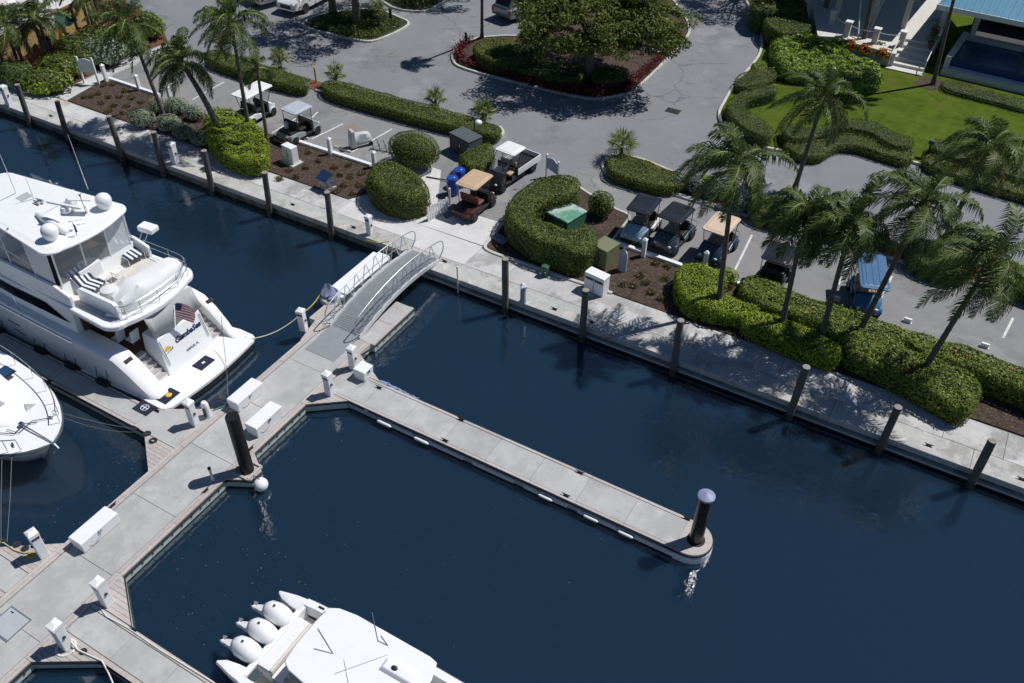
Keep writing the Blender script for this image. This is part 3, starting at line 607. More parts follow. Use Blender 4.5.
line('bow_line', [D3(52,410,1.55),D3(137,429,ZD+.1)], .011, mat('grey_line', (.13,.13,.12)), 'upper grey bow line from the left boat to the pier corner', sag=.12)
line('bow_line', [D3(52,413,1.55),D3(139,432,ZD+.1)], .011, mat('grey_line', (.13,.13,.12)), 'lower grey bow line from the left boat to the pier corner', sag=.3)
line('bow_line', [D3(12,452,1.4),D3(10,500,.8),D3(7,542,ZD+.06)], .011, mat('grey_line', (.13,.13,.12)), 'hanging grey bow line right of its twin at the left bow')
line('bow_line', [D3(2,453,1.4),D3(1,500,.8),D3(1,541,ZD+.06)], .011, mat('grey_line', (.13,.13,.12)), 'hanging grey bow line at the left picture edge')
# mats
def doormat(loc, rz, lb, crest):
    o = thing('door_mat', lb, 'mat', loc, rz)
    MB().prism([(-.38,-.27),(.38,-.27),(.38,.27),(-.38,.27)], 0, .014).build('pad', mat('navy_mat', (.012,.016,.04), .9), o)
    if crest == 'ring':
        MB().tube([(.15*cos(a),.15*sin(a),.018) for a in [2*pi*k/20 for k in range(20)]], .014, 4, True).box(-.13,.13,-.015,.015,.014,.024).box(-.015,.015,-.12,.12,.014,.0235).build('crest', M_WHITE2, o)
    elif crest == 'sun':
        MB().prism([(.13*cos(a)+.02,.13*sin(a)) for a in [pi*k/10 for k in range(11)]], .014, .02).build('crest', mat('gold_print', (.65,.45,.05), .7), o)
    else:
        MB().prism([(.06*cos(a),.06*sin(a)) for a in [2*pi*k/10 for k in range(10)]], .014, .02).build('crest', M_WHITE2, o)
c = G(145,408,ZD); doormat((c.x+.0, c.y, ZD+.012), 0, 'navy mat with a white ring crest on the pier at the yacht stern', 'ring')
# netting of pale blue rope hanging in the water at the long pier root
mb = MB()
for k in range(15):
    ph = random.uniform(0, 6.3); am = random.uniform(.03,.09); x0 = -16.75+random.uniform(-.1,.25); x1 = -14.75-random.uniform(0,.9)*(k % 3 > 0)
    mb.tube([(x0+(x1-x0)*q/16, 18.74+.02*k*(1-q/22)+am*.7*sin(q*1.1+ph), .36-.018*k+am*.6*cos(q*.9+ph)) for q in range(17)], .022, 4)
tag(mb.build('rope_netting', mat('pale_blue_rope', (.33,.42,.66), .8, var=.3, scale=12)), 'tangled pale blue rope netting over the water at the root of the long pier', 'netting')
# floating leaves in the basin
mb = MB()
for k in range(170):
    x, y = random.choice([(random.uniform(-18,-6), random.uniform(6.6,16.8)), (random.uniform(-17.5,-13.5), random.uniform(6.6,11)), (random.uniform(-22.5,-20.9), random.uniform(8,11.5))]); a = random.uniform(0, 6.3); s = random.uniform(.008,.02)
    mb.add([(x+s*1.8*cos(a),y+s*1.8*sin(a),.004),(x-s*sin(a),y+s*cos(a),.007),(x-s*1.8*cos(a),y-s*1.8*sin(a),.004),(x+s*sin(a),y-s*cos(a),.005)], [(0,1,2,3)])
tag(mb.build('floating_leaves', mat('dead_leaf', (.12,.10,.06), .8, var=.4), recalc=False), 'scattered brown leaves floating in the basin', 'leaves', kind='stuff')

# ------------------------------------------------------------------ gangway
gw = thing('gangway', 'arched aluminium gangway with looped handrails from dock to quay', 'gangway', (-19.52,20.3,0))
YL = 5.95; GWH = .76
zg = lambda y: .47+.23*(y/YL)+.40*4*(y/YL)*(1-y/YL)
rings = []
mb = MB()
for k in range(121):
    y = YL*k/120; z = zg(y)+(.008 if k % 2 else 0); rings.append([(-GWH+.05,y,z),(GWH-.05,y,z),(GWH-.05,y,z-.05),(-GWH+.05,y,z-.05)])
mb.loft(rings).build('walking_deck', mat('gangway_deck', (.40,.415,.43), .5, .7, var=.07), gw)
for s in (-1, 1):
    MB().loft([[(s*GWH-.04,y,zg(y)-.11),(s*GWH+.04,y,zg(y)-.11),(s*GWH+.04,y,zg(y)+.07),(s*GWH-.04,y,zg(y)+.07)] for y in [YL*k/24 for k in range(25)]]).build('side_beam', mat('pale_aluminium', (.66,.67,.68), .45, .3, var=.05), gw)
    rail = [(s*GWH, y, zg(y)+1.0) for y in [.25+(YL-.5)*k/24 for k in range(25)]]
    lo = [(s*GWH,.12,zg(.1)+.05),(s*GWH,-.12,zg(0)+.35),(s*GWH,-.14,zg(0)+.75),(s*GWH,.02,zg(.1)+.95)]
    hi = [(s*GWH,YL+.05,zg(YL)+.97),(s*GWH,YL+.27,zg(YL)+.8),(s*GWH,YL+.27,zg(YL)+.4),(s*GWH,YL-.1,zg(YL)+.06)]
    MB().tube(smooth(lo+rail+hi, 3), .027, 8).build('handrail', M_ALU, gw, smooth=True)
    mid = MB().tube([(s*GWH, y, zg(y)+.52) for y in [.3+(YL-.6)*k/24 for k in range(25)]], .017, 6).build('mid_rail', M_ALU, gw)
    n = 8
    for k in range(n):
        y0 = .3+(YL-.6)*k/n; y1 = .3+(YL-.6)*(k+1)/n; ym = (y0+y1)/2
        MB().tube([(s*GWH,y0,zg(y0)+.06),(s*GWH,ym-.03,zg(ym)+.98),(s*GWH,ym+.03,zg(ym)+.98),(s*GWH,y1,zg(y1)+.06)], .018, 6).build('brace', M_ALU, gw)
MB().add([(-.74,-1.6,ZD+.014),(.74,-1.6,ZD+.014),(.74,.02,.5),(-.74,.02,.5),(-.74,-1.6,ZD+.01),(.74,-1.6,ZD+.01),(.74,.02,.46),(-.74,.02,.46)], [(0,1,2,3),(7,6,5,4),(0,4,5,1),(1,5,6,2),(2,6,7,3),(3,7,4,0)]).build('transition_plate', mat('ribbed_plate', (.44,.46,.48), .5, .6, var=.06), gw)
mb = MB()
for k in range(14): y = -1.5+k*.11; z = ZD+.014+(y+1.6)/1.62*.066; mb.box(-.72,.72,y,y+.025,z,z+.004)
rb = mb.build('plate_rib', mat('ribbed_plate', (.4,.4,.4)), gw)
MB().box(-.9,.9,YL-.12,YL+.25,.42,.64).build('landing_bracket', M_RUBBER, gw)
# white stake at the quay by the gangway
o = thing('marker_post', 'thin white marker post on the seawall right of the gangway', 'post', (-17.28,25.42,0))
MB().cyl((0,0,-.3),(0,0,1.35),.035,n=10).build('post', M_WHITE2, o); MB().lathe([(.045,1.35),(.045,1.41),(.01,1.44)], (0,0,0), 10).build('cap', M_WHITE2, o)
# ------------------------------------------------------------------ motor yacht (x forward, y to port)
YX, YY = -22.42, 15.75
def YP(px, py, z): g = G(px, py, z); return (YX-g.x, YY-g.y, z)
ya = thing('motor_yacht', 'large white motor yacht with hardtop and flybridge moored stern to the dock', 'yacht', (YX, YY, 0), pi)
def interp(x, xs, ys): return float(np.interp(x, xs, ys))
HX = [.8,2,5,9,12,15,17.5,18.6]; HB = [2.28,2.36,2.44,2.44,2.3,1.75,.8,.06]; HZ = [1.75,1.85,1.95,2.1,2.25,2.45,2.65,2.75]
hb = lambda x: interp(x, HX, HB); hz = lambda x: interp(x, HX, HZ)
rings = []
for x in list(np.linspace(4.45, 18.6, 26)):
    b, z = hb(x), hz(x); k = .8 if x < 10 else max(.1, .8-(x-10)*.08)
    half = [(b*.955, z), (b*.985, z*.78), (b*1.0, z*.55), (b*.985, .32), (b*.95, .0), (b*k, -.4)]
    rings.append([(x, y, zz) for y, zz in half]+[(x, -y, zz) for y, zz in half[::-1]])
hull = MB().loft(rings).build('hull', M_WHITE, ya, smooth=True)
for px, py, w in ((22,318,.75),(28.5,326.5,.62)):
    g = YP(px, py, 1.25 if py < 320 else .85); MB().obox((g[0], hb(g[0])*.992, g[2]), (w, .03, .085), 0, 0, radians(-4)).build('portlight', M_GLASSD, hull, bevel=.02)
MB().tube([(x, hb(x)*.975, hz(x)*.92) for x in np.linspace(4.5, 18, 20)], .045, 8).build('rub_rail', M_STEEL, hull); MB().tube([(x, -hb(x)*.975, hz(x)*.92) for x in np.linspace(4.5, 18, 20)], .045, 8).build('rub_rail', M_STEEL, hull)
bl = MB().loft([[(x, y*hb(x)*s, z) for y, z in ((1.003, .12), (.985, -.1), (.97, -.1), (.985, .12)) for s in (1,)] for x in np.linspace(4.5, 15, 12)]).build('boot_stripe', M_NAVY, hull)
# stern quarters
for s, nm in ((1,'port'),(-1,'starboard')):
    yi = 1.58 if s > 0 else 1.92
    st = [(.62,.50,2.20),(.9,.62,2.28),(1.25,1.02,2.32),(1.8,1.55,2.36),(2.35,1.90,2.38),(2.9,1.96,2.40),(4.5,1.97,2.43)]
    rings = []
    for x, zt, yo in st:
        rings.append([(x, s*yi, -.35), (x, s*yi, zt-.06), (x, s*(yi+.08), zt), (x, s*(yo-.16), zt), (x, s*(yo-.03), zt-.10), (x, s*yo, zt*.6), (x, s*yo*.985, .25), (x, s*yo*.93, -.35)])
    q = MB().loft(rings).build('stern_quarter', M_WHITE, ya, smooth=True)
    MB().obox((2.0, s*(yi+.34), 1.685), (.16,.34,.03), 0, 0, radians(-33)).build('fairlead', M_RUBBER, q)
    MB().tube([(.5,s*2.36,.40)]+[(x, s*(yo+.01), .42) for x, zt, yo in st[1:]], .05, 8).build('rub_strake', M_WHITE2, q)
# swim platform
pl = [(.9,2.42),(.22,2.42),(.06,2.35),(-.06,2.16),(-.16,1.3),(-.22,.4),(-.22,-.4),(-.16,-1.3),(-.06,-2.25),(.06,-2.46),(.22,-2.53),(.9,-2.53),(1.35,-2.45),(1.35,2.38)]
MB().prism(pl, .30, .47).build('swim_platform', M_WHITE, ya, bevel=.04)
MB().prism([(x+.06 if x < .9 else x, y*.97) for x, y in pl], .05, .30).build('platform_underside', M_BLACK, ya)
MB().prism([(1.3,-1.92),(2.0,-1.92),(2.0,1.6),(1.3,1.6)], -.35, .47).build('stern_base', M_WHITE, ya)
# transom door panel with name
tr = MB().add([(1.25,.98,.47),(1.25,-1.40,.47),(1.62,-1.38,2.0),(1.62,.78,2.0),(2.45,.98,.47),(2.45,-1.40,.47),(2.45,-1.38,2.0),(2.45,.78,2.0)], [(0,1,2,3),(7,6,5,4),(0,3,7,4),(1,5,6,2),(3,2,6,7),(0,4,5,1)]).build('transom', M_WHITE, ya, bevel=.05)
def text(name, body, size, mt, parent, loc, rot, ext=.004, shear=0, align='CENTER', bold=0):
    cu = bpy.data.curves.new(name, 'FONT'); cu.body = body; cu.size = size; cu.extrude = ext; cu.align_x = align; cu.align_y = 'CENTER'; cu.shear = shear; cu.resolution_u = 2; cu.offset = bold
    o = bpy.data.objects.new(name, cu); COL.objects.link(o); dg = bpy.context.evaluated_depsgraph_get(); me = bpy.data.meshes.new_from_object(o.evaluated_get(dg))
    bpy.data.objects.remove(o); m = bpy.data.objects.new(name, me); COL.objects.link(m); me.materials.clear(); me.materials.append(mt); m.parent = parent; m.location = loc; m.rotation_euler = rot; return m
slope = atan2(.37, 1.53)
def ontr(y, h): return (1.25+.37*h/1.53-.012, y, .47+h)          # point on the transom face
rt = Matrix(((0, sin(slope), -cos(slope)), (-1, 0, 0), (0, cos(slope), sin(slope)))).to_euler()
text('boat_name', 'CumbaSea', .31, mat('navy_lettering', (.012,.02,.09), .4), tr, ontr(-.50,1.04), rt, shear=.35, bold=.012)
text('home_port', 'NAPLES, FL', .13, mat('navy_lettering', (.012,.02,.09), .4), tr, ontr(-.45,.42), rt)
MB().add([ontr(.55+.17*cos(a), .92+.16*sin(a)) for a in [pi*k/8 for k in range(9)]], [tuple(range(9))]).build('sun_emblem', mat('gold_emblem', (.70,.38,.02), .5), tr, recalc=False)
MB().add([ontr(.80,.80), ontr(.38,.9), ontr(.28,.98), ontr(.33,.86)], [(0,1,2,3)]).build('wave_emblem', mat('blue_emblem', (.02,.10,.20), .5), tr, recalc=False)
for y in (.80, -1.24): MB().tube([ontr(y,.35), ontr(y,1.4)], .014, 6).tube([ontr(y-.07,.35), ontr(y-.07,1.4)], .014, 6).build('grab_rail', M_STEEL, tr)
# stairs
for y0, y1 in ((.99,1.57),(-1.91,-1.41)):
    stx = thing('stairway', None, None); stx.parent = ya
    for k in range(5):
        x0 = 1.32+k*.23; z = .47+(k+1)*.165
        MB().box(x0, 2.52, y0+.01, y1-.01, z-.165+.001, z-.02).build('riser', M_WHITE, stx)
        MB().box(x0-.02, x0+.24, y0+.015, y1-.015, z-.02, z).build('tread', mat('grey_tread', (.38,.36,.34), .8), stx)
# cockpit
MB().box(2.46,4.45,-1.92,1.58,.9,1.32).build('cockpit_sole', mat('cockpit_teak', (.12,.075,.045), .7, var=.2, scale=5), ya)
MB().box(4.40,4.62,-1.95,1.75,1.3,3.07).build('saloon_bulkhead', mat('dark_bulkhead', (.05,.04,.035), .5), ya)
MB().box(4.36,4.41,-.7,.9,1.34,2.9).build('saloon_door', M_GLASSD, ya)
for x, y in ((2.85,.95),(3.35,1.2)):
    ch = thing('cockpit_chair', None, None); ch.parent = ya
    MB().box(x-.2,x+.2,y-.2,y+.2,1.62,1.72).build('seat', M_WHITE2, ch, bevel=.03); MB().obox((x-.2,y,1.95),(.06,.4,.5),0,0,radians(-12)).build('backrest', M_WHITE2, ch, bevel=.02)
    for a, b in ((-.17,-.17),(.17,-.17),(.17,.17),(-.17,.17)): MB().cyl((x+a,y+b,1.32),(x+a,y+b,1.62),.018,n=6).build('leg', M_STEEL, ch)
# house
rings = []
for x, zb, zt, wb, wt in ((4.5,1.9,3.08,2.02,1.92),(8,2.0,3.08,2.05,1.94),(11,2.15,3.08,1.9,1.75),(12.6,2.25,3.05,1.6,1.35),(13.8,2.35,2.5,1.2,1.0)):
    rings.append([(x,wb,zb),(x,wt,zt),(x,-wt,zt),(x,-wb,zb)])
house = MB().loft(rings).build('deckhouse', M_WHITE, ya, smooth=True)
for s in (1, -1):
    MB().add([(4.75,s*2.0,2.36),(5.3,s*2.0,2.36),(8,s*2.025,2.42),(11,s*1.875,2.5),(11,s*1.81,2.86),(8,s*1.985,2.88),(6.0,s*1.975,2.86)], [(0,1,2,5,6),(2,3,4,5)]).build('window_band', M_GLASSD, house, recalc=False)
MB().add([(13.75,1.0,2.55),(13.75,-1.0,2.55),(12.66,-1.3,3.0),(12.66,1.3,3.0)], [(0,1,2,3)]).build('windscreen', M_GLASSD, house)
# boat deck overhang
def rrect(x0, x1, w0, w1, r, bow=0, n=6):
    """plan outline: aft end x0 (half width w0, rounded, bowed), forward end x1 (half width w1)"""
    pts = []
    for k in range(n+1): a = radians(90+90*k/n); pts.append((x0+r+r*cos(a), w0-r+r*sin(a)))
    for k in range(1, 8): t = k/8; y = (w0-r)*(1-2*t); pts.append((x0-bow*(1-(1-2*t)**2), y))
    for k in range(n+1): a = radians(180+90*k/n); pts.append((x0+r+r*cos(a), -w0+r+r*sin(a)))
    for k in range(n+1): a = radians(270+90*k/n); pts.append((x1-r+r*cos(a), -w1+r+r*sin(a)))
    for k in range(n+1): a = radians(90*k/n); pts.append((x1-r+r*cos(a), w1-r+r*sin(a)))
    return pts
bd = rrect(1.95, 12.2, 2.12, 1.7, .62, .30)
deck = MB().prism(bd, 3.04, 3.26).build('boat_deck', M_WHITE, ya, bevel=.06, seg=3)
MB().prism(rrect(2.35, 5.0, 1.75, 1.75, .3, .12), 3.255, 3.268).build('deck_carpet', mat('pale_nonskid', (.60,.58,.54), .85), deck)
# canvas curtain over the cockpit
n = 14; vs = []; fs = []
for j in range(2):
    for k in range(n):
        t = k/(n-1); y = .78-2.35*t
        xx = (1.78+.05*sin(9*t), 1.66+.04*sin(14*t))[j]; vs.append((xx-(0 if j else .04)*sin(pi*t), y+(.14 if j == 0 else 0), (3.06, 1.98)[j]))
for k in range(n-1): fs.append((k,k+1,n+k+1,n+k))
cu = MB().add(vs, fs).build('cockpit_curtain', M_GREYCANVAS, ya, smooth=True, recalc=False); cu.modifiers.new('s', 'SOLIDIFY').thickness = .015
# flybridge coaming, posts, windows, hardtop
for s in (1, -1):
    MB().loft([[(x,s*1.93,3.25),(x,s*1.93,zt),(x,s*1.80,zt),(x,s*1.80,3.25)] for x, zt in ((4.3,3.75),(5.0,3.95),(8,4.05),(11,4.0))]).build('flybridge_coaming', M_WHITE, ya, bevel=.03)
MB().loft([[(4.9,1.80,3.26),(4.9,-1.80,3.26),(5.02,-1.80,3.82),(5.02,1.80,3.82)],[(5.06,1.80,3.26),(5.06,-1.80,3.26),(5.10,-1.80,3.82),(5.10,1.80,3.82)]]).build('aft_bulkhead', M_WHITE, ya)
MB().box(5.1,10.8,-1.78,1.78,3.262,3.28).build('flybridge_sole', mat('brown_carpet', (.09,.065,.05), .9), ya)
ZH = 5.36
for y in (1.62,.45,-.65,-1.62): MB().tube([(5.02,y,3.8),(4.86,y*1.0,ZH)], .035, 8).build('hardtop_post', M_WHITE, ya)
for y in (1.70,-1.70):
    for x in (6.2,7.6,9.0): MB().tube([(x,y*1.05,3.95),(x+.15,y,ZH)], .03, 6).build('hardtop_post', M_WHITE, ya)
vin = glassmat('clear_vinyl', (.60,.63,.66), .12, .36); vin2 = glassmat('clouded_vinyl', (.68,.70,.73), .3, .82)
for y0, y1, m_ in ((1.60,.48,vin),(.42,-.62,vin),(-.68,-1.60,vin2)): MB().add([(5.0,y0,3.84),(5.0,y1,3.84),(4.87,y1,ZH-.03),(4.87,y0,ZH-.03)], [(0,1,2,3)]).build('vinyl_window', m_, ya)
for s in (1, -1):
    for x0, x1 in ((5.05,6.17),(6.25,7.57),(7.65,8.97),(9.05,10.3)): MB().add([(x0,s*1.80,3.98),(x1,s*1.80,4.0),(x1+.1,s*1.71,ZH-.04),(x0+.0,s*1.71,ZH-.04)], [(0,1,2,3)]).build('vinyl_window', vin2 if x0 < 6 else vin, ya)
for x, y in ((5.6,.9),(5.6,-.3),(8.6,.2),(7.4,-1.1)):
    st = thing('helm_seat', None, None); st.parent = ya
    MB().box(x-.28,x+.28,y-.32,y+.32,3.6,3.8).build('cushion', M_BLACK if x < 6 else M_CREAM, st, bevel=.05); MB().obox((x-.28,y,4.05),(.12,.6,.5)).build('backrest', M_BLACK if x < 6 else M_CREAM, st, bevel=.04); MB().cyl((x,y,3.28),(x,y,3.6),.06).build('column', M_STEEL, st)
MB().box(9.2,10.2,-1.4,1.4,3.28,4.2).build('helm_console', M_WHITE, ya, bevel=.08)
ht = rrect(4.58, 11.2, 1.90, 1.25, .55, .22)
hto = MB().prism(ht, ZH, ZH+.10).build('hardtop', M_WHITE, ya, bevel=.045, seg=3)
MB().prism([(x*.97+.2, y*.93) for x, y in ht], ZH+.098, ZH+.125, [(x*.94+.4, y*.84) for x, y in ht]).build('crown', M_WHITE, hto)
ZT = ZH+.125
for px, py in ((52.4,239),(106,208)):
    g = YP(px, py, ZT); MB().lathe([(.20,0),(.24,.09),(.285,.2),(.305,.32),(.295,.43),(.24,.54),(.14,.61),(.02,.63)], (g[0],g[1],ZT), 24).build('satellite_dome', M_WHITE, hto, smooth=True)
g = YP(68,212,ZT); g2 = YP(52,221,ZT)
MB().tube([YP(37,214,ZT+.05), YP(45,219,ZT+.10), YP(62,229,ZT+.12), YP(68,233,ZT+.06)], [.08,.16,.17,.10], 12).build('mast_fairing', M_WHITE, hto, smooth=True)
mast = MB(); mast.loft([[(g[0]-.15,g[1]-.45,ZT),(g[0]+.25,g[1]-.45,ZT),(g[0]+.25,g[1]+.1,ZT),(g[0]-.15,g[1]+.1,ZT)],[(g[0]-.35,g[1]-.3,ZT+.62),(g[0]-.1,g[1]-.3,ZT+.62),(g[0]-.1,g[1]-.05,ZT+.62),(g[0]-.35,g[1]-.05,ZT+.62)]])
mo = mast.build('radar_mast', M_WHITE, hto, bevel=.03)
MB().obox((g[0]-.55,g[1]-.35,ZT+.60), (.9,.34,.05), .5).build('mast_shelf', M_WHITE, hto, bevel=.02)
a, b = YP(48,202,ZT+.85), YP(80,208.5,ZT+.85); c = ((a[0]+b[0])/2, (a[1]+b[1])/2)
MB().obox((c[0],c[1],ZT+.86), (1.5,.12,.09), atan2(a[1]-b[1], a[0]-b[0])).build('radar_scanner', M_WHITE, hto, bevel=.03)
MB().lathe([(.17,0),(.2,.08),(.15,.2),(.05,.24)], (c[0],c[1],ZT+.58), 16).build('radar_base', M_WHITE, hto, smooth=True)
for px, py, L in ((84,207,.7),(87,211,.4)): q = YP(px, py, ZT+.5); MB().cyl((q[0],q[1],ZT+.3),(q[0],q[1],ZT+.3+L),.015,n=6).ball((q[0],q[1],ZT+.3+L),.04,8,5).build('navigation_light', M_BLACK if L > .5 else M_WHITE2, hto)
q = YP(77,235,ZT); MB().cyl((q[0],q[1],ZT),(q[0],q[1],ZT+.55),.012,n=6).add([(q[0],q[1],ZT+.5),(q[0]-.05,q[1]+.05,ZT+.15),(q[0]-.16,q[1]+.02,ZT+.2),(q[0]-.12,q[1],ZT+.48)], [(0,1,2,3)]).build('burgee', mat('blue_burgee', (.03,.06,.30), .8), hto, recalc=False)
MB().prism([YP(15.5,198,ZT)[:2], YP(27,192,ZT)[:2], YP(33,196,ZT)[:2], YP(22,202,ZT)[:2]], ZT-.02, ZT+.012).build('roof_hatch', mat('grey_hatch', (.45,.47,.48), .5), hto)
q = YP(40,202,ZT); MB().tube([(q[0]+.2,q[1],ZT+.09),(q[0]-.25,q[1],ZT+.11)], [.03,.06], 8).tube([(q[0]+.15,q[1]+.14,ZT+.09),(q[0]-.2,q[1]+.14,ZT+.11)], [.03,.055], 8).box(q[0]-.1,q[0]+.1,q[1]-.04,q[1]+.2,ZT-.01,ZT+.06).build('air_horn', M_STEEL, hto)
for px, py, tx, ty in ((88,189,68,135),(16,193,-2,150),(34,199,25,176)):
    q = YP(px, py, ZT); H_ = 3.4 if px > 80 else (2.6 if px < 20 else 1.2); t = YP(tx, ty, ZT+H_*.9)
    MB().tube([q, t], [.022,.010], 6).build('antenna', M_WHITE2, hto)
for px, py in ((57,183),(8,229)): q = YP(px, py, ZT); MB().lathe([(.05,0),(.05,.05),(.01,.07)], (q[0],q[1],ZT-.02), 8).build('deck_light', M_STEEL, hto)
# boat deck furniture
def lump(name, stations, mt, parent, wr=.03):
    rings = []
    for i, (y, x0, x1, z0, z1) in enumerate(stations):
        xm = (x0+x1)/2; w = (x1-x0)/2; r = []
        for k in range(17):
            a = pi*k/16; r.append((xm-w*cos(a)*(abs(cos(a))**-.25 if abs(cos(a)) > .05 else 1)*.98, y+wr*sin(5*a+i), z0+(z1-z0)*(sin(a)**.55)+wr*sin(7*a+2.3*i)*sin(a)))
        rings.append(r)
    return MB().loft(rings).build(name, mt, parent, smooth=True)
lump('tender_cover', [(1.32,2.55,3.05,3.30,3.6),(1.15,2.3,3.3,3.28,3.85),(.6,2.15,3.42,3.28,3.98),(.3,2.08,3.44,3.28,4.12),(0,2.08,3.42,3.28,4.02),(-.6,2.08,3.4,3.28,3.96),(-1.2,2.14,3.36,3.28,3.95),(-1.7,2.35,3.2,3.28,3.85),(-1.95,2.6,3.0,3.30,3.6)], M_CANVAS, deck, .045)
def lounger(px, py, rz, lb):
    g = YP(px, py, 3.55); o = thing('deck_lounger', None, None, (g[0], g[1], 3.28), rz); o.parent = ya
    for k in range(7):
        m_ = M_NAVY if k % 2 == 0 else M_WHITE2; y0 = -.33+k*.094
        MB().add([(-.05,y0,.30),(-.05,y0+.093,.30),(.55,y0+.093,.30),(.55,y0,.30),(-.45,y0,.85),(-.45,y0+.093,.85),(-.05,y0,.25),(-.05,y0+.093,.25),(.55,y0+.093,.25),(.55,y0,.25),(-.5,y0,.82),(-.5,y0+.093,.82)],
                 [(0,1,2,3),(0,4,5,1),(3,2,8,9),(6,9,8,7),(10,6,7,11),(4,10,11,5)]).build('stripe', m_, o)
    for y in (-.36,.36): MB().tube([(.5,y,0),(.5,y,.3),(-.05,y,.26),(-.5,y,.85)], .018, 6).tube([(-.05,y,.26),(-.3,y,0)], .018, 6).build('frame', M_STEEL, o)
lounger(129,252,pi-.15,'a'); lounger(88,283,pi+.1,'b')
for px, py, s in ((116,272,.16),(104,277,.18)):
    g = YP(px, py, 3.6); t = thing('side_table', None, None, (g[0],g[1],3.27)); t.parent = ya
    MB().box(-s,s,-s,s,.34,.38).build('top', M_WHITE2, t, bevel=.01)
    for a, b in ((-1,-1),(1,-1),(1,1),(-1,1)): MB().cyl((a*s*.8,b*s*.8,0),(a*s*.8,b*s*.8,.34),.014,n=6).build('leg', M_STEEL, t)
g = YP(109,291,3.9); q = MB().lathe([(.34,.42),(.36,.55),(.30,.72),(.12,.78),(.02,.785)], (g[0],g[1],3.28), 18).build('covered_stool', M_CANVAS, ya, smooth=True); MB().lathe([(.24,0),(.25,.42)], (g[0],g[1],3.28), 14).build('base', M_BLACK, q)
a = YP(85,264,4.0); MB().box(a[0]-.25,a[0]+.3,a[1]-.5,a[1]+.5,3.27,4.0).build('wet_bar', M_WHITE, ya, bevel=.04)
MB().loft([[(x,1.36,3.27),(x,1.36,z),(x,1.52,z),(x,1.52,3.27)] for x, z in ((2.25,3.75),(2.4,3.92),(4.2,3.92),(4.4,3.8))]).build('port_coaming', M_WHITE, ya, bevel=.03)
for k, (px, py) in enumerate(((66,293),(92,302),(112,314))): g = YP(px, py, 3.35); MB().obox((g[0],g[1],3.34), (.42,.22,.14), .15*k).build('deck_chock', M_WHITE2, ya, bevel=.03)
g = YP(148,228,4.0); lr = MB().obox((g[0],g[1],4.0), (.75,.48,.26), .1).build('liferaft_box', M_WHITE, ya, bevel=.07, seg=3)
MB().tube([(g[0],g[1],3.9),(g[0],g[1]+.25,3.6),(g[0],-2.0,3.25)], .02, 6).tube([(g[0]+.3,g[1],3.9),(g[0]+.3,-2.0,3.25)], .02, 6).build('cradle', M_STEEL, lr)
# rails
path = [(4.7,-2.0),(3.4,-2.03),(2.5,-1.98),(2.12,-1.7),(1.9,-1.0),(1.82,0),(1.88,.8),(2.05,1.35),(2.3,1.5)]
for zz, r_ in ((3.85,.02),(3.58,.014)): MB().tube([(x,y,zz) for x, y in smooth(path, 5)], r_, 7).build('guard_rail', M_STEEL, ya)
for x, y in path: MB().cyl((x,y,3.25),(x,y,3.85),.016,n=6).build('stanchion', M_STEEL, ya)
for s in (1, -1):
    pts = [(x, s*(hb(x)*.94), hz(x)+.75) for x in np.linspace(7.5, 18.2, 18)]
    MB().tube(pts, .02, 6).build('bow_rail', M_STEEL, ya)
    for p in pts[::2]: MB().cyl((p[0],p[1],p[2]-.78),p,.015,n=6).build('stanchion', M_STEEL, ya)
MB().tube([YP(62,289,3.9), YP(25,262,4.0), YP(0,246,4.1)], .022, 6).build('side_rail', M_STEEL, ya)
# mats on the platform
def pmat(px, py, rz, crest):
    g = YP(px, py, .47); o = thing('platform_mat', None, None, (g[0], g[1], .474), rz); o.parent = ya
    MB().prism([(-.27,-.37),(.27,-.37),(.27,.37),(-.27,.37)], 0, .012).build('pad', mat('navy_mat', (.012,.016,.04), .9), o)
    if crest: MB().prism([(.12*cos(a),.12*sin(a)-.05) for a in [2*pi*k/12 for k in range(12)]], .012, .018).build('crest', mat('gold_print', (.65,.45,.05), .7), o)
    else: MB().prism([(-.05,-.07),(.05,-.07),(.05,.05),(-.03,.07)], .012, .018).build('crest', M_WHITE2, o)
pmat(203.5,363,0,False); pmat(168,396,0,True)
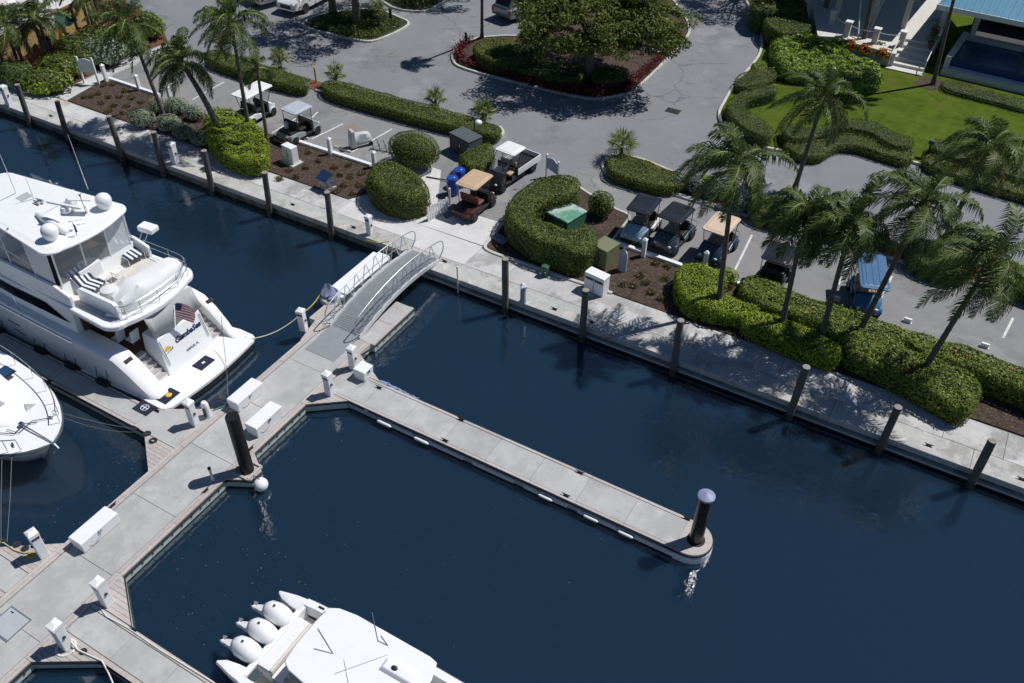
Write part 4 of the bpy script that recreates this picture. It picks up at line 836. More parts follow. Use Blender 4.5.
# ensign
fs_ = thing('ensign', None, None, ontr(-.08,1.50)); fs_.parent = ya; fs_.scale = (1.2,1.2,1.2)
MB().cyl((0,0,-.1),(-.38,0,1.15),.016,n=6).build('flagstaff', M_STEEL, fs_)
def flag_mat():
    m = bpy.data.materials.new('striped_flag'); m.use_nodes = True; N = m.node_tree.nodes; L = m.node_tree.links; b = N['Principled BSDF']; b.inputs['Roughness'].default_value = .8
    at = N.new('ShaderNodeUVMap'); sp_ = N.new('ShaderNodeSeparateXYZ'); L.new(at.outputs[0], sp_.inputs[0])
    w = N.new('ShaderNodeMath'); w.operation = 'MULTIPLY'; w.inputs[1].default_value = 6.5; L.new(sp_.outputs[1], w.inputs[0]); f = N.new('ShaderNodeMath'); f.operation = 'FRACT'; L.new(w.outputs[0], f.inputs[0])
    g_ = N.new('ShaderNodeMath'); g_.operation = 'LESS_THAN'; g_.inputs[1].default_value = .5; L.new(f.outputs[0], g_.inputs[0])
    mx = N.new('ShaderNodeMix'); mx.data_type = 'RGBA'; mx.inputs[6].default_value = (.75,.74,.72,1); mx.inputs[7].default_value = (.45,.02,.035,1); L.new(g_.outputs[0], mx.inputs[0])
    u = N.new('ShaderNodeMath'); u.operation = 'LESS_THAN'; u.inputs[1].default_value = .42; L.new(sp_.outputs[0], u.inputs[0]); v_ = N.new('ShaderNodeMath'); v_.operation = 'GREATER_THAN'; v_.inputs[1].default_value = .46; L.new(sp_.outputs[1], v_.inputs[0])
    k_ = N.new('ShaderNodeMath'); k_.operation = 'MULTIPLY'; L.new(u.outputs[0], k_.inputs[0]); L.new(v_.outputs[0], k_.inputs[1])
    m2 = N.new('ShaderNodeMix'); m2.data_type = 'RGBA'; L.new(mx.outputs[2], m2.inputs[6]); m2.inputs[7].default_value = (.015,.022,.10,1); L.new(k_.outputs[0], m2.inputs[0]); L.new(m2.outputs[2], b.inputs['Base Color'])
    return m
vs = []; fs = []; uv = []
for i in range(9):
    for j in range(7):
        u, v = i/8, j/6; droop = u*u*.55
        vs.append((-.38+.38*(1-v)*.6+.05*sin(5*u)-.10*u, -.75*u*.72+.05*sin(4*v+3*u), 1.12-.62*(1-v)-droop+.03*sin(7*u+2*v))); uv.append((u, v))
for i in range(8):
    for j in range(6): fs.append((i*7+j,(i+1)*7+j,(i+1)*7+j+1,i*7+j+1))
fl = MB().add(vs, fs).build('flag_cloth', flag_mat(), fs_, smooth=True, recalc=False)
ul = fl.data.uv_layers.new(name='UVMap')
for lp in fl.data.loops: ul.data[lp.index].uv = uv[lp.vertex_index]
# fenders between hull and pier
for k, x in enumerate((3.2,5.0,6.8,9.4)):
    f_ = thing('hull_fender', ['black fender at the yacht port quarter','black fender under the yacht aft window end','black fender amidships on the yacht port side','black fender farthest forward in view on the yacht'][k], 'fender', (YX-x, YY-2.52, .45), 0, 'fenders along the yacht hull')
    MB().tube([(-.38,0,0),(-.33,0,0),(-.25,0,0),(.25,0,0),(.33,0,0),(.38,0,0)], [.03,.09,.13,.13,.09,.03], 12).build('cylinder', M_RUBBER, f_, smooth=True)
    MB().tube([(.3,0,.05),(.3,.12,.6),(.3,.2,1.45)], .012, 5).tube([(-.3,0,.05),(-.3,.12,.6),(-.3,.2,1.45)], .012, 5).build('line', M_ROPEB, f_)

# ------------------------------------------------------------------ bow at the left edge (x forward, tip at 0)
b2 = thing('motorboat', 'white motorboat bow with anchor and steel rail at the left edge', 'boat', (-23.62,9.72,0), 0)
BX = [-11,-6,-4.5,-3,-2,-1.3,-.7,-.3,0]; BBm = [2.1,2.18,2.12,1.92,1.66,1.36,.98,.6,.04]
b2b = lambda x: interp(x, BX, BBm)
rings = []
for x in list(np.linspace(-11,-3,9))+list(np.linspace(-2.7,0,14)):
    b = b2b(x); s = 1.42+.06*max(0,(x+6)/6); k = (x+11)/11; xw = x-.9*max(0,k)**3
    half = [(x,b,s),(x-.02,b*.985,s-.14),((x+xw)/2-.1,b*.80,s*.55),(xw-.3,b*.62,.15),(xw-.5,b*.4,-.4)]
    rings.append(half+[(a,-y,z) for a, y, z in half[::-1]])
h2 = MB().loft(rings).build('hull', M_WHITE, b2, smooth=True)
MB().tube([(x+.01, b2b(x)*1.0, 1.31+.06*max(0,(x+6)/6)) for x in np.linspace(-11,0,40)]+[(x+.01, -b2b(x)*1.0, 1.31+.06*max(0,(x+6)/6)) for x in np.linspace(0,-11,40)], .035, 6).build('rub_rail', mat('dark_rub_rail', (.06,.07,.08), .5), h2)
# foredeck trunk with cushion
lumpx = []
for x, w, z in ((-1.9,.25,1.5),(-2.4,.75,1.62),(-3.4,1.15,1.8),(-5,1.4,1.95),(-7,1.5,2.05)):
    lumpx.append([(x,w,1.44),(x,w*.9,z-.06),(x,w*.7,z),(x,-w*.7,z),(x,-w*.9,z-.06),(x,-w,1.44)])
tk = MB().loft(lumpx).build('cabin_trunk', M_WHITE, b2, smooth=True)
MB().box(-3.25,-2.75,-.32,.3,1.70,1.735).build('deck_hatch', mat('grey_hatch', (.45,.47,.48)), tk); MB().box(-3.0,-2.95,-.05,.02,1.735,1.76).build('latch', M_BLACK, tk)
MB().box(-5.0,-3.9,-.9,.75,1.83,1.92).build('sun_pad', M_WHITE2, tk, bevel=.04)
c = G(4,371,1.75); MB().obox((c.x+23.62,c.y-9.72,1.70), (.5,.42,.03)).build('skylight', mat('blue_glass', (.02,.06,.13), .08), b2); MB().obox((c.x+23.62,c.y-9.72,1.68), (.62,.52,.03)).build('skylight_frame', M_BLACK, b2)
rp = [(x, b2b(x)*.94) for x in (-8,-6,-4.5,-3.3,-2.3,-1.5,-.9,-.55)]
for s in (1,-1):
    pts = [(x,s*y,2.05) for x, y in rp]; MB().tube(smooth(pts,4), .02, 6).build('bow_rail', M_STEEL, b2)
    for x, y in rp[1:]: MB().cyl((x,s*y*.98,1.46),(x,s*y,2.05),.014,n=6).build('stanchion', M_STEEL, b2)
for s in (1,-1): MB().obox((-1.0,s*.75,1.53),(.22,.05,.05),.3*s).box(-1.05,-.98,s*.75-.02,s*.75+.02,1.47,1.52).build('bow_cleat', M_STEEL, b2)
MB().tube([(-1.5,0,1.55),(-1.0,0,1.56),(-.3,0,1.53),(.1,0,1.50)], .03, 6).build('anchor_chain', M_STEEL, b2)
MB().lathe([(.1,0),(.12,.06),(.07,.14),(.02,.15)], (-1.55,.0,1.49), 12).build('windlass', M_STEEL, b2)
an = MB(); an.tube([(-.2,0,1.52),(.15,0,1.50),(.3,0,1.36)], .035, 6); an.add([(.3,0,1.38),(.22,.22,1.22),(.05,.10,1.12),(.05,-.10,1.12),(.22,-.22,1.22)], [(0,1,2),(0,2,3),(0,3,4)])
an.build('anchor', mat('galvanised', (.35,.45,.55), .4, .7), b2)
MB().tube([(-1.2,.35,1.53),(-1.5,.1,1.53),(-1.4,-.4,1.53),(-2.0,-.7,1.53),(-2.6,-1.1,1.53),(-3.4,-1.5,1.53)], .016, 5).tube([(-1.0,.7,1.54),(-1.4,.3,1.53),(-1.3,-.3,1.53),(-1.8,-.4,1.53)], .014, 5).build('deck_line', M_ROPEB, b2)
MB().prism([(-2.0,.55),(-2.45,.72),(-2.05,.95)], 1.47, 1.52, [(-2.15,.62),(-2.3,.7),(-2.1,.82)]).build('vent_scoop', M_GREYCANVAS, b2)

# ------------------------------------------------------------------ triple-outboard boat (x forward)
b3 = thing('centre_console_boat', 'white centre console boat with three white outboards at the bottom', 'boat', (-12.35,8.15,0), 0)
CX = [-.95,-.4,.5,2,4,6,8,9.5,10.6,11.2]; CB = [1.36,1.48,1.56,1.58,1.58,1.52,1.3,.95,.45,.05]
cb = lambda x: interp(x, CX, CB); cz = lambda x: interp(x, [-.95,0,3,11],[.98,1.02,1.1,1.55])
rings = []
for x in list(np.linspace(.0,8,12))+list(np.linspace(8.5,11.2,8)):
    b, z = cb(x), cz(x); half = [(x,b,z),(x,b*.99,z-.15),(x,b*.94,z*.5),(x,b*.86,.1),(x,b*.4,-.35)]
    rings.append([(x,b-.26,z),(x,b-.26,.62)] if False else half+[(a,-y,c) for a, y, c in half[::-1]])
# open hull: outer skin without a deck lid, inner liner and gunwale built separately
mb = MB(); mb.loft(rings, caps=False, closed=False)
h3 = mb.build('hull', M_WHITE, b3, smooth=True, recalc=True)
for s in (1,-1):
    MB().loft([[(x,s*cb(x)*1.005,cz(x)-.05),(x,s*cb(x)*.985,cz(x)+.02),(x,s*(cb(x)-.24 if cb(x) > .3 else .02),cz(x)+.02),(x,s*(cb(x)-.26 if cb(x) > .3 else .01),cz(x)-.45)] for x in np.linspace(0,11.2,28)], closed=True).build('gunwale', M_WHITE, h3)
    for x in (1.0,1.45,2.1,6.3): MB().lathe([(.03,0),(.035,.012),(.01,.014)], (x,s*(cb(x)-.12),cz(x)+.02), 10).build('rod_holder', M_BLACK, h3)
    MB().obox((.55,s*(cb(.55)-.12),cz(.5)+.035),(.2,.05,.03)).build('gunwale_cleat', M_BLACK, h3)
    # hull arms flanking the engines
    ar = []
    for x, zt, yi in ((.02,1.02,1.02),(-.35,.99,1.05),(-.75,.96,1.12),(-.98,.92,1.24)):
        yo = cb(x); ar.append([(x,s*yi,.15),(x,s*(yi+.02),zt-.03),(x,s*(yi+.06),zt),(x,s*(yo-.04),zt),(x,s*yo,zt-.08),(x,s*yo*.94,.4),(x,s*yo*.88,-.3),(x,s*yi,-.3)])
    MB().loft(ar).build('stern_arm', M_WHITE, h3, smooth=True)
MB().box(-.02,10.2,-1.25,1.25,.38,.5).build('cockpit_sole', mat('pale_nonskid', (.6,.6,.58)), b3)
MB().loft([[(-.08,-1.25,-.3),(-.08,1.25,-.3),(-.08,1.25,1.0),(-.08,-1.25,1.0)],[.0 and 0 or (.08,-1.25,-.3),(.08,1.25,-.3),(.10,1.25,1.0),(.10,-1.25,1.0)]]).build('transom', M_WHITE, h3)
tb = thing('transom_bench', None, None); tb.parent = b3
MB().box(.1,.62,-.86,.92,.5,.98).build('base', M_WHITE, tb, bevel=.03); MB().box(.12,.55,-.84,.88,.98,1.05).build('cushion', M_WHITE2, tb, bevel=.03); MB().box(.55,.66,-.84,.88,.9,1.10).build('backrest', M_CREAM, tb, bevel=.03)
for k in range(8): MB().box(.75,.95,-.8+k*.22,-.76+k*.22,.52,.92).build('rocket_rack', M_WHITE2, tb)
MB().box(.68,1.0,-.9,.92,.88,.93).build('shelf', M_WHITE, tb, bevel=.01)
MB().box(.15,.45,-1.28,-.95,1.0,1.03).build('transom_hatch', mat('smoked_hatch', (.06,.09,.10), .15), b3, bevel=.03)
MB().tube([(.75,1.0,1.1),(.75,1.35,1.15),(1.35,1.4,1.15),(1.35,1.4,1.05)], .025, 6).build('tow_rail', M_STEEL, b3)
for yk in (-.66,.0,.65):
    e = thing('outboard_motor', None, None, (-.42, yk, .95)); e.parent = b3; e.scale = (1.22,1.18,1.2)
    R_ = []
    for t, hw, zt, zb in ((-.42,.10,.18,-.14),(-.36,.19,.30,-.20),(-.2,.255,.39,-.22),(.02,.27,.40,-.22),(.22,.25,.34,-.2),(.36,.2,.22,-.16),(.42,.1,.1,-.05)):
        xx = t; R_.append([(xx+.0,hw*cos(a)*(1 if abs(cos(a)) < .8 else .97),(zt+zb)/2+(zt-zb)/2*sin(a)) for a in [2*pi*k/14 for k in range(14)]])
    cw = MB().loft([[(p[0]*cos(.5)-p[2]*sin(.5)*.6, p[1], p[2]*cos(.5)+p[0]*sin(.5)*.35) for p in r] for r in R_]).build('cowl', M_WHITE, e, smooth=True)
    MB().lathe([(.028,0),(.03,.02),(.005,.022)], (-.08,.02,.36), 10).build('badge', M_BLACK, cw)
    MB().loft([[(x,w,z),(x,-w,z),(x+.06,-w*.8,z-d),(x+.06,w*.8,z-d)] for x, w, z, d in ((-.22,.14,.05,.3),(-.45,.11,-.06,.28),(-.6,.085,-.12,.26),(-.78,.05,-.2,.20))]).build('midsection', M_WHITE2, e, smooth=True)
    MB().tube([(-.58,0,-.36),(-.72,0,-.33),(-.88,0,-.34),(-.95,0,-.35)], [.03,.065,.06,.02], 10).build('gearcase', M_WHITE2, e, smooth=True)
    pr = MB()
    for q in range(3): a = q*2*pi/3+.4; pr.add([(-.90,0,-.35),(-.94,.14*cos(a)-.04*sin(a),-.35+.14*sin(a)+.04*cos(a)),(-.86,.16*cos(a)+.05*sin(a),-.35+.16*sin(a)-.05*cos(a))], [(0,1,2)])
    pr.build('propeller', M_STEEL, e, recalc=False); MB().box(.3,.5,-.1,.1,-.4,.0).build('bracket', M_BLACK, e)
tt = thing('t_top', None, None); tt.parent = b3
ZTT = 2.5
MB().prism([(1.5,.92),(1.44,.45),(1.43,0),(1.44,-.45),(1.5,-.92),(1.75,-1.05),(2.3,-1.13),(4.7,-1.13),(4.95,-1.08),(5.1,-.6),(5.13,0),(5.1,.6),(4.95,1.08),(4.7,1.13),(2.3,1.13),(1.75,1.05)], ZTT, ZTT+.09).build('hardtop', M_WHITE, tt, bevel=.035, seg=3)
for x in (2.3,4.4):
    for y in (.8,-.8): MB().tube([(x+.1,y,.5),(x,y*1.05,ZTT)], .03, 8).build('support', M_WHITE2, tt)
q = MB(); c = G(398,672,ZTT+.1); q.loft([[(c.x+12.35+dx,c.y-8.15+dy,ZTT+.09) for dx, dy in ((-.5,-.2),(.6,-.2),(.6,.2),(-.5,.2))],[(c.x+12.35+dx,c.y-8.15+dy,ZTT+.2) for dx, dy in ((-.4,-.12),(.5,-.12),(.5,.12),(-.4,.12))]]).build('top_pod', M_WHITE, tt, bevel=.03)
MB().ball((c.x+12.35-.1,c.y-8.15,ZTT+.21),(.1,.07,.04),10,6).build('spreader_light', M_BLACK, tt)
for a, b in (((333,653),(314,648)),((333,653),(318,628)),((388,654),(335,673)),((344,659),(350,690)),((388,645),(378,640)),((388,645),(381,635)),((378,640),(372,612))):
    p, r = G(*a, ZTT+.13), G(*b, ZTT+.13); MB().tube([(p.x+12.35,p.y-8.15,ZTT+.105),(r.x+12.35,r.y-8.15,ZTT+.115)], .009, 5).build('outrigger_stay', M_ALU, tt)
MB().box(2.4,3.6,-.5,.5,.5,1.5).build('helm_console', M_WHITE, b3, bevel=.08); MB().box(3.9,4.5,-.55,.55,.5,1.1).build('forward_seat', M_CREAM, b3, bevel=.06)
MB().box(5.6,8.2,-.75,.75,.5,.95).build('coffin_box', M_CREAM, b3, bevel=.06)
MB().loft([[(x,.95,.5),(x,1.2,.5),(x,1.2,.95),(x,.95,.95)] for x in (5.5,8.0)]).build('side_bench', M_CREAM, b3)

# ------------------------------------------------------------------ small skiff beside the gangway
sk = thing('skiff', 'narrow white flat-decked skiff between gangway and quay pile', 'skiff', (-21.35,23.75,0), 0)
MB().loft([[(w*sx,y,z) for sx, z in ((-1,.52),(-.9,.1),(-.5,-.15),(.5,-.15),(.9,.1),(1,.52))] for y, w in ((-1.75,.40),(-1.5,.44),(1.2,.44),(1.6,.40),(1.78,.3))]).build('hull', M_WHITE2, sk, smooth=True)
MB().prism([(-.47,-1.55),(.47,-1.55),(.47,1.6),(-.47,1.6)], .52, .60).build('deck_cover', M_WHITE, sk, bevel=.02)
MB().tube([(-.47,-1.6,.5),(-.47,1.65,.5)], .025, 6).build('timber_strake', M_TEAK, sk)
for k in range(6): MB().box(.50,.60,-1.3+k*.5,-1.05+k*.5,.2,.42).build('side_float', M_WHITE2, sk, bevel=.04)
o = thing('covered_outboard', 'blue canvas bundle over a grey outboard at the skiff end', 'outboard', (-21.45,21.85,.42), 0)
lump('canvas_cover', [(.24,-.25,.2,.2,.4),(.12,-.42,.1,.18,.62),(-.05,-.45,.42,.15,.42),(-.22,-.38,.40,.15,.34),(-.34,-.15,.2,.18,.28)], mat('blue_grey_canvas', (.22,.25,.38), .8, var=.25), o, .04)
lump('hull_end', [(.35,-.35,.35,-.2,.22),(0,-.46,.46,-.2,.24),(-.3,-.4,.4,-.2,.22),(-.5,-.15,.15,-.1,.15)], M_GREYCANVAS, o, .01)
# ------------------------------------------------------------------ foliage
L_BRIGHT = leafmat('bright_hedge_leaf', (0.094,0.144,0.010), (0.213,0.294,0.020), (0.375,0.450,0.044))
L_MID = leafmat('clipped_hedge_leaf', (.038,.060,.011), (.108,.148,.026), (.25,.275,.068))
L_DARK = leafmat('dark_hedge_leaf', (0.042,0.065,0.016), (0.098,0.137,0.031), (0.182,0.221,0.058))
L_SILVER = leafmat('silver_leaf', (0.150,0.194,0.131), (0.288,0.350,0.250), (0.450,0.512,0.388), rough=.75)
L_HIB = leafmat('hibiscus_leaf', (.045,.070,.010), (.135,.195,.022), (.31,.33,.075))
L_BLUE = leafmat('blue_green_leaf', (0.078,0.117,0.091), (0.169,0.234,0.182), (0.312,0.390,0.312), rough=.6)
L_TREE = leafmat('tree_leaf', (0.042,0.065,0.013), (0.111,0.143,0.026), (0.221,0.240,0.055), rough=.6, nscale=.6)
L_RED = leafmat('dark_red_leaf', (0.049,0.008,0.011), (0.133,0.022,0.028), (0.280,0.063,0.063))
L_GRASSB = leafmat('broad_bright_leaf', (0.065,0.124,0.013), (0.169,0.273,0.026), (0.390,0.494,0.078))
L_CROTON = leafmat('orange_croton_leaf', (.30,.06,.01), (.50,.16,.02), (.55,.42,.05))
L_BROWN = leafmat('dry_tuft_leaf', (.07,.05,.02), (.13,.11,.045), (.20,.19,.07))
L_FROND = leafmat('palm_leaflet', (0.039,0.065,0.016), (0.104,0.143,0.036), (0.221,0.260,0.091), rough=.45, trans=.3, nscale=.7)
L_FRONDY = leafmat('yellowing_palm_leaflet', (.12,.12,.02), (.28,.24,.04), (.42,.36,.08), rough=.4)
L_FAN = leafmat('fan_palm_leaflet', (0.060,0.090,0.022), (0.144,0.186,0.042), (0.324,0.348,0.108), rough=.4)
M_CORE = mat('foliage_core', (.036,.046,.014), .95, var=.4, scale=6)  # added solid core in dark leaf tone, blocks the view through leaf gaps
M_BARK = mat('bark', (.14,.115,.092), .95, var=.35, scale=5, bump=.6, bscale=12)
M_PALMBARK = mat('palm_bark', (.105,.092,.080), .95, var=.3, scale=6, bump=.5, bscale=14)

def leaf_mesh(name, pts, nrm, size, mt, parent=None, width=.5, tilt=.7, seed=0):
    """one rhombic leaf per point, roughly facing its normal"""
    rng = np.random.default_rng(seed+len(pts)); n = len(pts)
    d = nrm + rng.normal(0, tilt, (n,3)); d /= np.linalg.norm(d, axis=1, keepdims=True)
    a = rng.normal(0, 1, (n,3)); a -= d*np.sum(a*d, 1, keepdims=True); a /= np.linalg.norm(a, axis=1, keepdims=True); b = np.cross(d, a)
    s = (size*rng.uniform(.65, 1.35, n))[:,None]
    v = np.stack([pts-a*s*.5, pts+b*s*width*.5+d*s*.08, pts+a*s*.55, pts-b*s*width*.5+d*s*.08], 1).reshape(-1,3)
    me = bpy.data.meshes.new(name); me.vertices.add(4*n); me.vertices.foreach_set('co', v.astype(np.float32).ravel())
    me.loops.add(4*n); me.loops.foreach_set('vertex_index', np.arange(4*n, dtype=np.int32)); me.polygons.add(n)
    me.polygons.foreach_set('loop_start', np.arange(0, 4*n, 4, dtype=np.int32)); me.polygons.foreach_set('loop_total', np.full(n, 4, dtype=np.int32))
    me.update(calc_edges=True); me.materials.append(mt)
    o = bpy.data.objects.new(name, me); COL.objects.link(o); o.parent = parent; return o
def wob(p, k=1.0, ph=0):
    return (np.sin(p[:,0]*2.3*k+ph)*np.cos(p[:,1]*1.9*k+1.3*ph)+.6*np.sin(p[:,0]*5.1*k+p[:,1]*4.3*k+ph)+.4*np.cos(p[:,1]*7.7*k-p[:,0]*3.3*k))*.5
def inside(pts, poly):
    x, y = pts[:,0], pts[:,1]; c = np.zeros(len(pts), bool); n = len(poly)
    for i in range(n):
        x1, y1 = poly[i]; x2, y2 = poly[(i+1) % n]
        if y1 == y2: continue
        c ^= ((y1 > y) != (y2 > y)) & (x < (x2-x1)*(y-y1)/(y2-y1)+x1)
    return c
def edgedist(pts, poly):
    best = np.full(len(pts), 1e9); n = len(poly)
    for i in range(n):
        a = np.array(poly[i]); b = np.array(poly[(i+1) % n]); d = b-a; l2 = d@d+1e-12
        t = np.clip(((pts[:,:2]-a)@d)/l2, 0, 1); q = a+t[:,None]*d; best = np.minimum(best, np.hypot(pts[:,0]-q[:,0], pts[:,1]-q[:,1]))
    return best
def hedge(px, h, label, lm, z0=ZL+.05, size=.075, dens=420, rr=.22, bumpy=.05, sm=5, name='clipped_hedge', cat='hedge', uv=None, group=None, shrink=0, width=.55):
    poly = uv or GP(px, z0+h)
    if sm: poly = smooth(poly, sm, True)
    if area(poly) < 0: poly = poly[::-1]
    if shrink: poly = offset(poly, shrink, True)
    cx = sum(p[0] for p in poly)/len(poly); cy = sum(p[1] for p in poly)/len(poly)
    o = thing(name, label, cat, (cx, cy, z0), 0, group)
    pl = [(x-cx, y-cy) for x, y in poly]; A = abs(area(pl)); P_ = np.array(pl); lo, hi = P_.min(0), P_.max(0)
    n = int(A*dens*1.15); bb = np.prod(hi-lo); q = RNG.uniform(lo, hi, (int(n*bb/max(A,.01)), 2)); q = q[inside(q, pl)]
    d = edgedist(q, pl); r = min(rr, h*.5)
    e = np.clip(d/r, 0, 1); z = h-r+r*np.sqrt(1-(1-e)**2); top = np.column_stack([q, z])
    top[:,2] += bumpy*wob(top, 1, cx); k = 1-e
    # outward direction near the rim by finite differences of the distance
    gx = (edgedist(q+[.02,0], pl)-d)/.02; gy = (edgedist(q+[0,.02], pl)-d)/.02
    nt = np.column_stack([-gx*k, -gy*k, .35+.65*np.sqrt(np.clip(1-k*k, 0, 1))])
    # sides
    seg = np.roll(P_, -1, 0)-P_; ln = np.hypot(seg[:,0], seg[:,1]); per = ln.sum(); m = int(per*(h-r*.5)*dens*.8)
    idx = RNG.choice(len(pl), m, p=ln/per); t = RNG.uniform(0, 1, m)[:,None]; s = P_[idx]+seg[idx]*t
    nn = np.column_stack([seg[idx][:,1], -seg[idx][:,0]])/np.maximum(ln[idx], 1e-6)[:,None]; zz = RNG.uniform(.02, h-r*.6, m)
    off = .06*wob(np.column_stack([s[:,0]*1.5, zz*3+s[:,1]]), 1, cy)+RNG.normal(0, .02, m)-.08*(zz < .12)
    side = np.column_stack([s+nn*off[:,None], zz]); ns = np.column_stack([nn, np.full(m, .25)])
    # rounded shoulder, sampled by arc so that it stays closed
    mr = int(per*r*1.6*dens); ir = RNG.choice(len(pl), mr, p=ln/per); tr_ = RNG.uniform(0, 1, mr)[:,None]; sr = P_[ir]+seg[ir]*tr_; fr = RNG.uniform(0, pi/2, mr)
    nn2 = np.column_stack([seg[ir][:,1], -seg[ir][:,0]])/np.maximum(ln[ir], 1e-6)[:,None]
    rim = np.column_stack([sr-nn2*(r*(1-np.cos(fr)))[:,None], h-r+r*np.sin(fr)]); nrm_ = np.column_stack([nn2*np.cos(fr)[:,None], np.sin(fr)])
    keep = inside(rim-np.column_stack([nn2*.01, np.zeros(mr)]), pl) & (edgedist(rim, pl) > r*(1-np.cos(fr))*.7-.01); rim = rim[keep]; nrm_ = nrm_[keep]; rim[:,2] += bumpy*wob(rim, 1, cx)*.7
    pts = np.vstack([top+RNG.normal(0, .012, top.shape), rim, side]); nr = np.vstack([nt, nrm_, ns]); nr /= np.linalg.norm(nr, axis=1, keepdims=True)
    stray = RNG.random(len(pts)) < .035; pts[stray] += nr[stray]*RNG.uniform(.02, .13, stray.sum())[:,None]
    gone = wob(pts*1.7, 2.1, cy+cx) > .93; pts = pts[~gone]; nr = nr[~gone]
    leaf_mesh('foliage', pts, nr, size, lm, o, width, .38)
    inn = offset(pl, .10, True); inn2 = offset(pl, min(.10+r*.7, .28), True)
    MB().prism(inn, -.05, h-r-.03).build('dark_core', M_CORE, o); MB().prism(inn2, h-r-.05, h-.07-bumpy).build('dark_core', M_CORE, o)  # solid dark filler added behind the leaves
    return o
def bush(c, rad, label, lm, name='shrub', cat='shrub', size=.08, dens=520, bumpy=.06, group=None, flat=.0, mounds=0):
    """rounded shrub: c = base centre, rad = (rx, ry, height)"""
    o = thing(name, label, cat, c, 0, group); rx, ry, h = rad
    A = 4*pi*((rx*ry)**1.6/3+(rx*h/2)**1.6/3+(ry*h/2)**1.6/3)**(1/1.6); n = int(A*dens*.85)
    u = RNG.normal(0, 1, (n,3)); u /= np.linalg.norm(u, axis=1, keepdims=True); u = u[u[:,2] > -.75]
    e = np.sign(u)*np.abs(u)**(1-flat); w = 1+bumpy*wob(u*2, 1.2, c[0]*3)+RNG.normal(0, .02, len(u))
    pts = np.column_stack([e[:,0]*rx*w, e[:,1]*ry*w, h*.52+e[:,2]*h*.48*w]); leaf_mesh('foliage', pts, u+np.array([0,0,.25]), size, lm, o, .55, .4)
    rings = []
    for k in range(9): a = pi*(.04+.92*k/8); rings.append([((rx-.12)*sin(a)*cos(2*pi*i/16)*.96, (ry-.12)*sin(a)*sin(2*pi*i/16)*.96, h*.5-(h*.5-.1)*cos(a)) for i in range(16)])
    MB().loft(rings).build('dark_core', M_CORE, o); MB().cyl((0,0,-.05),(0,0,h*.4),.05,.03,8).build('stem', M_BARK, o)
    return o
GL = lambda px, py, z=ZL+.05: tuple(G(px, py, z))

# --- left bed
hedge([(203,118),(218,107),(240,112),(262,128),(267,143),(262,160),(236,158),(212,145)], .95, 'bright yellow-green clipped hedge between the two left palms and quay', L_BRIGHT, bumpy=.24, size=.09)
for i, (px, py, r, h, t) in enumerate([(141,117,.78,.95,'grey-green rounded shrub alone at the mulch end, left of the others'),(157,105,.62,.8,'small grey-green shrub at the back beside the palm trunk'),(176,105,.75,.85,'large grey-green shrub at the back by the parking kerb'),(194,112,.6,.8,'grey-green shrub at the back next to the bright hedge'),
      (168,122,.72,.85,'grey-green shrub in the middle of the cluster'),(184,131,.66,.8,'grey-green shrub at the front centre of the cluster'),(200,137,.62,.8,'grey-green shrub at the front against the bright hedge')]):
    c = G(px, py, ZL+h*.6); bush((c.x, c.y, ZL+.05), (r, r*.85, h), t, L_SILVER, group='grey-green shrubs', size=.07, bumpy=.14)
c = G(414,150,ZL+.9); bush((c.x,c.y,ZL+.05), (1.42,1.1,1.75), 'big round clipped bush, the rear one of the pair by the blue barrels', L_MID, size=.07, bumpy=.05, dens=560)
hedge([(366,176),(372,162),(390,158),(412,166),(428,182),(424,192),(404,196),(380,190)], 1.35, 'big clipped bush in front of the pair by the blue barrels', L_MID, bumpy=.07, rr=.5)
hedge([(460,152),(475,144),(490,141),(494,148),(488,163),(470,166),(460,160)], 1.0, 'wedge-shaped clipped bush beside the grey dumpster enclosure', L_MID, rr=.35)
def tuft(px, py, lb, grp):
    c = GL(px+random.uniform(-1.5,1.5), py+random.uniform(-1,1)); n_ = 110; pts = np.clip(RNG.normal(0, 1, (n_,3)), -1.5, 1.5)*[.11,.11,.05]+[0,0,.08]; nr = pts/np.linalg.norm(pts, axis=1, keepdims=True)
    o = thing('dry_tuft', lb, 'plant', c, 0, grp); leaf_mesh('blades', pts, nr, .15, L_BROWN, o, .22)
for px, py in [(103,87),(112,86),(125,92),(98,94),(108,97),(120,98),(133,98),(92,98),(103,104),(115,106),(128,107),(140,103),(110,112),(124,115),(84,98)]: tuft(px, py, 'small brownish grass tuft in the mulch of the left bed', 'tufts in the left mulch')
for px, py in [(283,147),(290,171),(268,164),(308,153),(318,161),(306,168),(336,168),(347,166),(341,176),(351,178),(362,175),(358,185),(345,186),(368,182),(337,192),(352,194),(280,180),(298,178)]: tuft(px, py, 'small brownish grass tuft in the mulch beside the white utility box', 'tufts in the mulch by the utility box')
for px, py in [(596,262),(622,285),(634,287),(645,283),(650,293),(660,300),(641,276),(665,280),(668,268),(655,264)]: tuft(px, py, 'small brownish grass tuft in the mulch beside the olive cabinet', 'tufts in the right mulch')
# --- hedge strips of the left lot
hedge([(207,52),(222,50),(262,63),(298,74),(308,82),(300,87),(270,80),(228,67),(206,58)], .6, 'low clipped hedge strip at the back of the left lot, left of the yellow post', L_MID)
hedge([(322,82),(340,80),(400,96),(460,112),(497,124),(500,131),(488,134),(440,123),(380,107),(330,92)], .6, 'long low clipped hedge strip at the back of the lot, right of the yellow post', L_MID)
